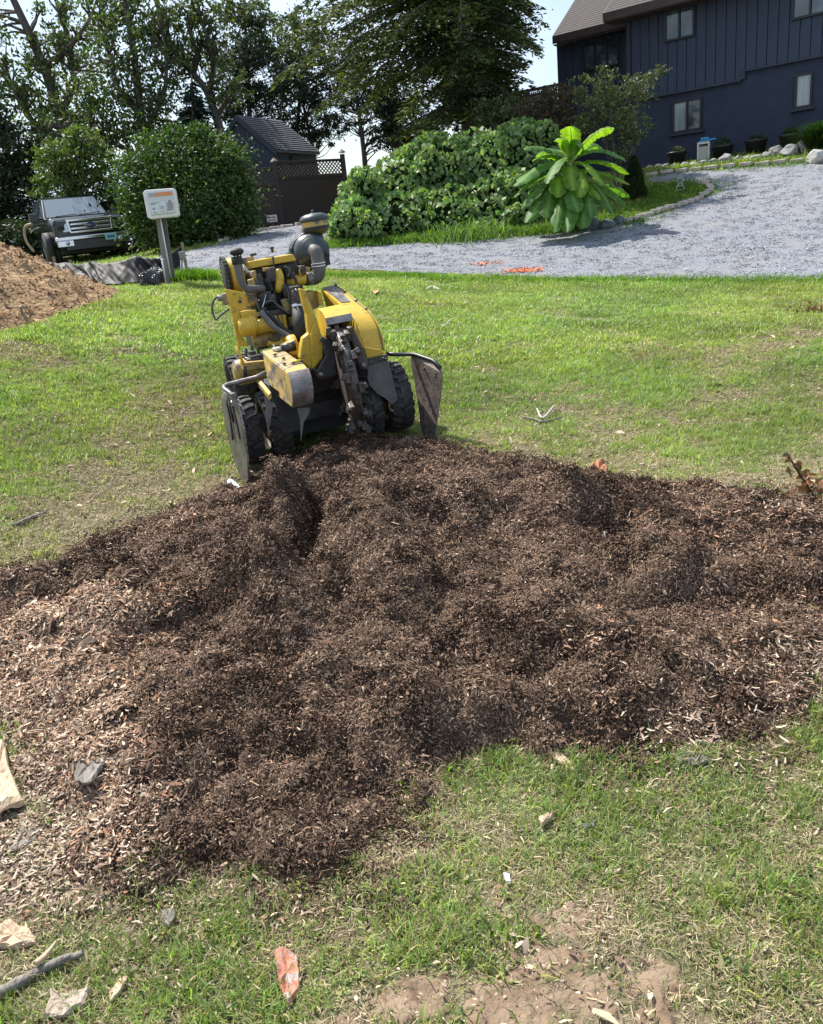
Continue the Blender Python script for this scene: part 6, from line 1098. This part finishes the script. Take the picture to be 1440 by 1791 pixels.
m_ = MB(); m_.box((0, -.97, .46), (1.5, .12, .24)); m_.make('air_dam', PLA, TK, .02)
m_ = MB(); m_.box((.47, -1.065, .60), (.32, .015, .17)); m_.make('number_plate', mat('pale_blue_plate', (.25, .5, .55), rough=.5), TK, .004)
m_ = MB(); m_.box((.47, -1.075, .60), (.20, .003, .05)); m_.make('plate_print', mat('dark_blue_ink', (.05, .1, .25), rough=.6), TK)
m_ = MB(); m_.tube([(-.6, .50, 1.33), (.0, .46, 1.35)], .012); m_.tube([(.05, .50, 1.33), (.65, .46, 1.36)], .012); m_.make('wiper', BLK, TK)
m_ = MB(); m_.box((0, 1.0, .35), (1.7, 3.5, .2)); m_.make('underbody', BLK, TK)
# hose arching up beside the truck
mb = MB(); hp_ = [at(*p, 22.5) for p in ((60, 440), (48, 425), (43, 408), (45, 396), (56, 392))]; g = hp_[0]; mb.tube([tuple(p-g) for p in hp_], .035, 8, True, 5); o = mb.make('bent_pipe', mat('tan_plastic_pipe', (.35, .24, .17), rough=.6), None); o.location = tuple(g); tag(o, 'tan bent pipe arching up behind the dirt heap beside the truck', 'pipe')
# ------------------------------------------------------------------ silt fence
c5 = lambda u, v: (30+u*.2153, 320+v*.2153)
top = [(250, 640, 15.5), (330, 655, 15.4), (400, 645, 15.3), (500, 668, 15.2), (600, 640, 15.1), (700, 655, 15.0), (830, 640, 14.9), (965, 592, 14.8), (1080, 612, 14.8), (1180, 605, 14.8), (1260, 570, 15.0), (1345, 505, 15.3)]
bot = [(230, 720, 15.3), (330, 720, 15.2), (400, 740, 15.1), (500, 790, 15.0), (600, 815, 14.8), (700, 838, 14.7), (830, 838, 14.6), (965, 828, 14.6), (1080, 812, 14.6), (1180, 780, 14.6), (1260, 745, 14.8), (1345, 715, 15.1)]
g = at(*c5(600, 800), 14.9); sf = thing('silt_fence', 'sagging black plastic silt fence stapled to wooden stakes in front of the truck', 'silt fence', tuple(g))
nu, nv = 120, 16; V = []
tp = np.array([at(*c5(u, v), y) for u, v, y in top]); bt = np.array([at(*c5(u, v), y) for u, v, y in bot]); tt = np.linspace(0, len(top)-1, nu)
for i in range(nu):
    k = min(int(tt[i]), len(top)-2); fr_ = tt[i]-k; a = tp[k]*(1-fr_)+tp[k+1]*fr_; b = bt[k]*(1-fr_)+bt[k+1]*fr_
    for j in range(nv):
        s = j/(nv-1); p = a*(1-s)+b*s; w = .06*math.sin(s*PI)+.015; q1 = mnoise.noise(Vector((tt[i]*1.6-s*1.2, s*.8, 3))); q2 = mnoise.noise(Vector((tt[i]*4.5+s*3.5, s*1.2, 7))); q3 = abs(mnoise.noise(Vector((tt[i]*2.6-s*4, s, 1)))); p = p+np.array([0, -1, .2])*(w*(q1*1.3+q2*.2-q3*1.6)+.12*s); V.append(p-g)
Fs = np.array([(i*nv+j, (i+1)*nv+j, (i+1)*nv+j+1, i*nv+j+1) for i in range(nu-1) for j in range(nv-1)]); SILT = mat('black_woven_plastic', (.008, .008, .009), (.016, .015, .015), 5, .6, 0, 30, spec=.25)
o = link('fabric', mesh('fabric', V, Fs, SILT, smooth=True), sf); md_ = o.modifiers.new('t', 'SOLIDIFY'); md_.thickness = .004
STK = mat('weathered_stake', (.22, .16, .11), (.32, .25, .18), 8, .85)
for (u, vt2, vb, Yk) in ((598, 632, 720, 15.12), (1358, 482, 725, 15.25), (965, 585, 650, 14.9), (430, 625, 665, 15.4), (300, 600, 670, 15.5)):
    a, b = at(*c5(u, vt2), Yk), at(*c5(u+6, vb), Yk); m_ = MB(); c = (a+b)/2-g; m_.box(tuple(c), (.045, .045, np.linalg.norm(a-b))); m_.make('stake', STK, sf, .004)
# ------------------------------------------------------------------ notice box on its post
gp = at(*c5(1245, 815), 13.6); NF = Fr(gp, 8, 2.2); NF.sc = (30, 320, .2153, .2153); nbx = thing('notice_box', 'white notice box with orange strip mounted on a grey wooden post', 'notice box', frame=NF)
def nq(u, v, y=0): return NF.y(u, v, y)
WHP = mat('white_box_plastic', (.66, .67, .66), (.74, .75, .73), 5, .4)
po = [nq(1125, 285, 0), nq(1205, 285, 0)]; pb = [nq(1212, 835, 0), nq(1282, 765, 0)]
m_ = MB(); m_.loft([nq(1125, 270), nq(1168, 270), nq(1250, 840), nq(1208, 840)], [(q[0], q[1]+.13, q[2]) for q in (nq(1125, 270), nq(1168, 270), nq(1250, 840), nq(1208, 840))]); m_.make('post', mat('weathered_grey_post', (.16, .15, .14), (.26, .25, .23), 6, .85, .4, 30, stretch=(1, 1, .15)), nbx, .008)
m_ = MB(); m_.loft([nq(1176, 270, .04), nq(1206, 270, .04), nq(1282, 770, .04), nq(1254, 770, .04)], [(q[0], q[1]+.07, q[2]) for q in (nq(1176, 270, .04), nq(1206, 270, .04), nq(1282, 770, .04), nq(1254, 770, .04))]); m_.make('back_post', mat('dark_grey_post', (.09, .09, .09), (.14, .14, .14), 6, .8), nbx, .006)
m_ = MB(); m_.tube([nq(1165, 285, -.03), nq(1252, 770, -.03)], .012, 8); m_.make('conduit', mat('pale_conduit', (.6, .62, .62), rough=.35), nbx)
m_ = MB(); m_.tube([nq(1178, 620, -.06), nq(1210, 810, -.06)], .014, 8); m_.tube([nq(1165, 622, -.06), nq(1192, 622, -.06)], .012, 8); m_.make('ground_pipe', mat('white_pipe', (.6, .6, .58), rough=.5), nbx)
bxp = [nq(1022, 78, -.10), nq(1040, 58, -.10), nq(1265, 42, -.10), nq(1284, 52, -.10), nq(1318, 255, -.10), nq(1300, 272, -.10), nq(1085, 294, -.10), nq(1060, 280, -.10)]
m_ = MB(); m_.loft(bxp, [(q[0], q[1]+.22, q[2]) for q in bxp]); bx = m_.make('box', WHP, nbx, .015)
cn = np.mean(bxp, 0); inn = [tuple(cn+(np.array(nq(u, v, -.10))-cn)) for u, v in ((1056, 82), (1262, 62), (1288, 242), (1094, 264))]
m_ = MB(); m_.loft([(q[0], q[1]-.016, q[2]) for q in inn], [(q[0], q[1]-.002, q[2]) for q in inn]); m_.make('door', mat('box_door', (.52, .56, .58), (.6, .63, .64), 4, .35), nbx, .006)
def quad(pts, name, m__, y=-.12, parent=nbx):
    q = [nq(u, v, y) for u, v in pts]; mm = MB(); mm.loft(q, [(a[0], a[1]+.003, a[2]) for a in q]); return mm.make(name, m__, parent)
quad([(1066, 84), (1258, 66), (1264, 98), (1072, 114)], 'orange_strip', mat('orange_vinyl', (.72, .24, .09), (.66, .30, .16), 12, .5)); quad([(1066, 84), (1128, 78), (1134, 108), (1072, 114)], 'grey_strip', mat('grey_vinyl', (.42, .36, .36), rough=.5), -.124)
PAP = mat('paper', (.66, .70, .74), rough=.8); quad([(1078, 150), (1150, 142), (1164, 246), (1096, 254)], 'paper', PAP); quad([(1156, 156), (1206, 150), (1216, 238), (1166, 244)], 'paper', PAP); quad([(1212, 142), (1272, 135), (1284, 232), (1224, 240)], 'paper', PAP)
for u0, v0, w in [(1086, 162, 60), (1086, 174, 40), (1160, 190, 30), (1164, 203, 34), (1100, 205, 24), (1104, 214, 18), (1170, 228, 30), (1110, 240, 26)]+[(1216+.9*i, 158+9*i, 50) for i in range(8)]:
    quad([(u0, v0), (u0+w, v0-w*.09), (u0+w, v0-w*.09+3), (u0, v0+3)], 'print_line', INK, -.126)
quad([(1228, 143), (1250, 140), (1251, 149), (1229, 152)], 'red_mark', REDI, -.126)
# small grey utility box on a pipe behind the post
g = at(*c5(1320, 765), 13.9); ub = thing('utility_pedestal', 'small grey electrical box on a pipe right of the notice post', 'utility box', tuple(g)); a = at(*c5(1340, 615), 13.9)-g; b = at(*c5(1342, 588), 13.9)-g
m_ = MB(); m_.tube([(0, 0, -.1), tuple(a)], .02, 10); m_.make('pipe', mat('grey_conduit', (.3, .31, .32), rough=.5), ub); m_ = MB(); m_.box(tuple(b), (.09, .07, .12), 0, 0, -.1); m_.make('box', mat('grey_box', (.26, .27, .27), rough=.5), ub, .006)
# rubbish bag
def bag(name, loc, R, seed, label, cat, m__):
    bm = bmesh.new(); bmesh.ops.create_icosphere(bm, subdivisions=5, radius=1)
    for v in bm.verts:
        p = v.co.copy(); k = 1+.35*mnoise.noise(p*1.3+Vector((seed, 0, 0)))-.16*abs(mnoise.noise(p*4+Vector((0, seed, 0))))-.10*abs(mnoise.noise(p*9+Vector((0, seed, 3)))); v.co = Vector((p.x*R[0]*k, p.y*R[1]*k, p.z*R[2]*k))
    me = bpy.data.meshes.new(name); bm.to_mesh(me); bm.free(); me.materials.append(m__); o = link(name, me, None, loc); return tag(o, label, cat)
BAG = mat('black_bin_bag', (.012, .013, .015), (.03, .032, .036), 6, .38, .1, 20); g = at(*c5(1090, 845), 13.3); bag('rubbish_bag', tuple(g+np.array([0, 0, .10])), (.17, .15, .16), 3, 'crumpled shiny black rubbish bag at the foot of the notice post', 'rubbish bag', BAG)
g = at(*c5(1140, 775), 13.8); o = bag('plastic_sheet', tuple(g), (.17, .12, .16), 8, 'bunched black plastic sheet behind the rubbish bag', 'plastic sheet', BAG)
# ------------------------------------------------------------------ debris on the ground
WOODB = mat('grey_bark', (.13, .115, .10), (.24, .21, .18), 45, .9, 1, 120, c3=(.09, .07, .055), sc3=70, stretch=(1, .3, 1), bdist=.006); WOODL = mat('fresh_split_wood', (.40, .28, .18), (.52, .41, .28), 40, .8, .9, 90, c3=(.33, .19, .11), sc3=45, stretch=(1, .2, 1), bdist=.006)
WOODR = mat('reddish_inner_bark', (.30, .11, .065), (.42, .20, .13), 50, .85, .8, 90, c3=(.34, .30, .27), sc3=28, lo3=.54, hi3=.60, bdist=.006); DARKW = mat('dark_rotten_wood', (.035, .022, .015), (.08, .05, .035), 12, .9, .9, 40)
def NZ(q, s): return mnoise.noise(Vector((q[0]*38, q[1]*38, s*3.7)))
def chunk(name, label, cat, pts, th, m__, seed, dz=.01, jag=.05, m2=None):
    """irregular slab lying on the ground; outline in photo pixels, carried to the ground"""
    P = []; n = len(pts)
    for i in range(n):
        a, b = np.array(pts[i], float), np.array(pts[(i+1) % n], float)
        for t in (0, .25, .5, .75): P.append(a*(1-t)+b*t)
    base = ground(*np.mean(pts, 0)); hb = base[:2]; r3 = random.Random(seed); zz = max(TG(np.array([hb[0]]), np.array([hb[1]]))[0], mz(np.array([hb[0]]), np.array([hb[1]]))[0])+dz+th/2
    def on(p):
        d = ray(*p); t = (zz-CAM[2])/d[2]; return CAM+d*t
    Wp = [on(p) for p in P]; c = np.mean(Wp, 0); S_ = max(np.linalg.norm(q-c) for q in Wp)
    Wp = [c+(q-c)*(1+r3.uniform(-jag, jag)) for q in Wp]; tilt = r3.uniform(-.12, .12); N_ = len(Wp)
    V = []; rings = [(.90, .5), (1.0, .12), (1.0, -.3), (.93, -.5)]
    for s, h in rings:
        for q in Wp: d = q-c; V.append(d*s+np.array([0, 0, h*th+tilt*d[0]+NZ(q+h, seed)*th*.5]))
    m_ = MB(); Fs = [(i*N_+k, i*N_+(k+1) % N_, (i+1)*N_+(k+1) % N_, (i+1)*N_+k) for i in range(3) for k in range(N_)]
    V2 = [V[k]*np.array([.6, .6, 1])+np.array([0, 0, (NZ(Wp[k]*.6+c*.4, seed+3)-.1)*th*.9]) for k in range(N_)]; V += V2; Fs += [(k, 4*N_+k, 4*N_+(k+1) % N_, (k+1) % N_) for k in range(N_)]; V.append(np.mean(V2, 0)); Fs += [(4*N_+k, 5*N_, 4*N_+(k+1) % N_) for k in range(N_)]
    Fs.append(tuple(3*N_+k for k in range(N_))[::-1]); m_.add(V, Fs); o = m_.make(name, m__, None, 0, tuple(c)); tag(o, label, cat); return o
chunk('bark_slab', 'grey weathered bark slab lying in the pale shavings', 'bark', [(147, 1306), (185, 1304), (187, 1325), (178, 1345), (160, 1368), (130, 1368), (134, 1335)], .014, WOODB, 1, jag=.06)
chunk('wood_wedge', 'pale freshly split wood wedge at the left edge of the photo', 'wood', [(-30, 1300), (8, 1298), (18, 1345), (40, 1398), (-5, 1418), (-40, 1410)], .03, WOODL, 2, dz=.03, jag=.03)
chunk('wood_chunk', 'orange tan rotten wood chunk near the lower left edge', 'wood', [(-10, 1625), (20, 1612), (60, 1632), (62, 1648), (30, 1656), (-10, 1655)], .022, WOODL, 3, jag=.08)
chunk('wood_chunk', 'pale jagged wood chunk below the grey branch in the lower left corner', 'wood', [(85, 1725), (105, 1738), (158, 1732), (150, 1758), (110, 1775), (75, 1780), (88, 1752)], .014, mat('pale_driftwood', (.27, .21, .16), (.40, .33, .26), 40, .85, 1, 90, c3=(.22, .17, .14), sc3=60, stretch=(1, .3, 1), bdist=.006), 4, jag=.1)
chunk('bark_piece', 'reddish brown inner bark piece lying in the grass at the bottom', 'bark', [(482, 1665), (497, 1658), (518, 1672), (526, 1700), (524, 1738), (505, 1756), (490, 1730), (485, 1700)], .014, WOODR, 5, jag=.05)
chunk('bark_piece', 'small grey bark piece half hidden in grass left of the red bark', 'bark', [(284, 1592), (305, 1588), (308, 1605), (296, 1622), (282, 1612)], .012, WOODB, 6); chunk('wood_splinter', 'white splinter of wood in the grass right of the pale chunk', 'wood', [(190, 1738), (214, 1706), (226, 1708), (212, 1735), (194, 1752)], .01, WOODL, 7)
chunk('wood_splinter', 'pale forked splinter at the lower edge of the mulch', 'wood', [(952, 1306), (985, 1322), (1010, 1340), (1003, 1348), (975, 1332), (955, 1313)], .012, WOODL, 8); chunk('bark_piece', 'dark grey bark piece at the lower right edge of the mulch', 'bark', [(1182, 1325), (1210, 1316), (1245, 1330), (1228, 1338), (1190, 1337)], .015, WOODB, 9)
chunk('wood_splinter', 'tilted tan wood splinter in the lower right grass', 'wood', [(942, 1432), (970, 1420), (962, 1432), (948, 1444)], .014, WOODL, 10, dz=.02); chunk('stone_flake', 'flat dark grey stone flake in the lower right grass', 'stone', [(1018, 1440), (1040, 1438), (1042, 1447), (1022, 1450)], .01, ROCKD, 11)
chunk('wood_chunk', 'dark rotten wood chunk on the left of the mulch mound', 'wood', [(105, 1150), (118, 1132), (150, 1118), (172, 1118), (166, 1132), (130, 1148)], .03, DARKW, 12, dz=.02); chunk('stone_flake', 'white flake in the grass near the bare soil', 'stone', [(880, 1528), (892, 1530), (894, 1545), (886, 1544)], .008, WH, 13)
chunk('wood_chunk', 'dark broken wood at the left edge above the orange chunk', 'wood', [(15, 1470), (45, 1452), (72, 1458), (55, 1476), (25, 1490)], .012, WOODB, 14); chunk('bark_piece', 'long dark bark strip on the lower middle of the mulch', 'bark', [(730, 1240), (760, 1225), (785, 1215), (775, 1228), (745, 1245)], .02, DARKW, 15)
chunk('root_stub', 'orange brown root stub showing at the upper right edge of the mulch', 'root', [(1032, 828), (1040, 816), (1055, 816), (1064, 828), (1060, 840), (1036, 842)], .10, mat('orange_root', (.32, .14, .07), (.40, .2, .1), 9, .9, .6, 30), 16, dz=-.02)
chunk('paper_scrap', 'torn orange and blue scrap in the grass right of the grinder', 'litter', [(652, 508), (660, 503), (664, 508), (656, 514)], .01, mat('scrap_orange', (.6, .3, .15), rough=.7), 17)
def stick(name, label, cat, pts, r, m__, h=.02, n=7):
    P = []
    for q in pts: g = ground(q[0], q[1]); P.append(np.array([g[0], g[1], max(mz(np.array([g[0]]), np.array([g[1]]))[0] if inpoly(g[0], g[1], MUL) else -9, TG(np.array([g[0]]), np.array([g[1]]))[0])+h+(q[2] if len(q) > 2 else 0)]))
    g = P[0]; m_ = MB(); m_.tube([tuple(p-g) for p in P], r, n, True, 4); o = m_.make(name, m__, None, 0, tuple(g)); return tag(o, label, cat)
_t = np.linspace(0, 1, 15); stick('broken_branch', 'thick grey broken branch lying at the lower left edge', 'branch', [(-30+180*t, 1758-80*t+math.sin(t*7)*3+rnd.uniform(-.6, .6), .014+rnd.uniform(-.002, .002)) for t in _t], [(.017-.009*t)*rnd.uniform(.9, 1.1) for t in _t], WOODB, .008, 7)
stick('branch_stub', 'pale splintered stub sticking out of the grey branch', 'branch', [(70, 1708, .03), (92, 1688, .03), (106, 1668, .03)], [.009, .007, .002], WOODL, .01)
GS = mat('bleached_stick', (.42, .40, .36), (.52, .5, .46), 9, .8); stick('dead_twig', 'bleached forked twig cluster in the grass right of the grinder', 'twig', [(915, 733), (938, 739), (952, 743), (984, 733)], [.007, .010, .011, .004], WOODB, .03); stick('dead_twig', 'short bleached twig crossing the forked twig cluster', 'twig', [(940, 722, .03), (950, 738, .02), (970, 718, .04)], [.005, .011, .004], GS, .02)
stick('dead_twig', 'thin pale twig beside the right side flap of the grinder', 'twig', [(680, 585), (700, 584), (728, 583)], .008, GS, .04); stick('dead_twig', 'thin pale twig slanting up in the grass right of the belt guard', 'twig', [(775, 580), (790, 566), (800, 562)], .006, GS, .04)
stick('dead_twig', 'dark weathered stick on the lawn left of the mulch', 'twig', [(25, 925), (50, 912), (70, 903), (82, 897)], [.010, .014, .012, .004], WOODB, .02); stick('dead_twig', 'thin twig lying along the upper right edge of the mulch', 'twig', [(1195, 862), (1235, 868), (1265, 862), (1288, 855)], .006, WOODB, .03)
stick('dead_twig', 'long dark stick on the shavings above the red bark', 'twig', [(300, 1255), (325, 1240), (345, 1228)], .008, DARKW, .02); stick('dead_twig', 'upright pale splinter standing in the middle of the mulch', 'twig', [(1060, 990), (1059, 990, .06)], [.006, .003], GS, 0)
stick('plastic_ribbon', 'torn white plastic ribbon on the mulch beside the left wheel', 'litter', [(398, 872), (402, 862, .03), (405, 856, .05), (415, 860, .03), (422, 864, .02)], [.012, .016, .012, .016, .008], mat('white_film', (.75, .76, .76), rough=.4), .02)
stick('litter_strip', 'pale litter on the grass near the orange paint mark', 'litter', [(745, 508), (755, 504), (770, 507)], [.02, .03, .015], GS, .02)
# dead leafy twig at right edge and leaf pile above
DL = colmat('dead_leaf', .7, .15)
for (pp, lab, nn, sp, dzz) in [(ground(1425, 868), 'upright twig with curled dead brown leaves at the right edge of the mulch', 60, .10, 1), (ground(1425, 545), 'small heap of dead brown leaves at the right edge of the lawn', 160, .16, .25)]:
    t = thing('dead_leaves', lab, 'dead leaves', tuple(pp)); q = rng.normal(0, sp, (nn, 3)); q[:, 2] = np.abs(q[:, 2])*.6*dzz+.02
    if dzz == 1:
        q2 = np.array([[(-.02-.35*s)*.5, .0, .05+.22*s] for s in rng.uniform(0, 1, 22)])+rng.normal(0, .02, (22, 3)); q = np.concatenate([q, q2]); m_ = MB(); m_.tube([(0, 0, 0), (-.08, 0, .12), (-.17, 0, .27)], .006, 5); m_.make('twig', DARKW, t)
    link('leaves', leafmesh('leaves', q, .055, lcol(len(q), (.22, .10, .05), .5, (.12, .08, .06), .3), DL, asp=.6), t)
# tan debris spots on the lawn
# orange utility marking paint on the drive edge
def paint(cx, cy, sx, n, c, lab):
    g = ground(cx, cy); x = g[0]+rng.normal(0, sx, n); y = g[1]+rng.normal(0, sx*.55, n); s = rng.uniform(.6, 1.3, n)
    tag(chips('marking_paint', x, y, TG(x, y)+rng.uniform(.04, .055, n), .035*s, .028*s, np.array(c)*rng.uniform(.6, 1.2, (n, 1)), CHIP, .3, curl=.4), lab, 'marking paint')
paint(915, 477, .17, 420, (.75, .22, .10), 'bright orange marking paint sprayed on the near edge of the gravel'); paint(850, 465, .16, 160, (.6, .28, .18), 'faint orange marking paint on the gravel left of the bright patch')
for o in list(bpy.data.objects):
    if o.parent is None and o.type == 'MESH' and 'kind' not in o and 'label' not in o: print('UNLABELLED', o.name)
print('objects', len(bpy.data.objects), 'tris', sum(len(o.data.polygons) for o in bpy.data.objects if o.type == 'MESH'))
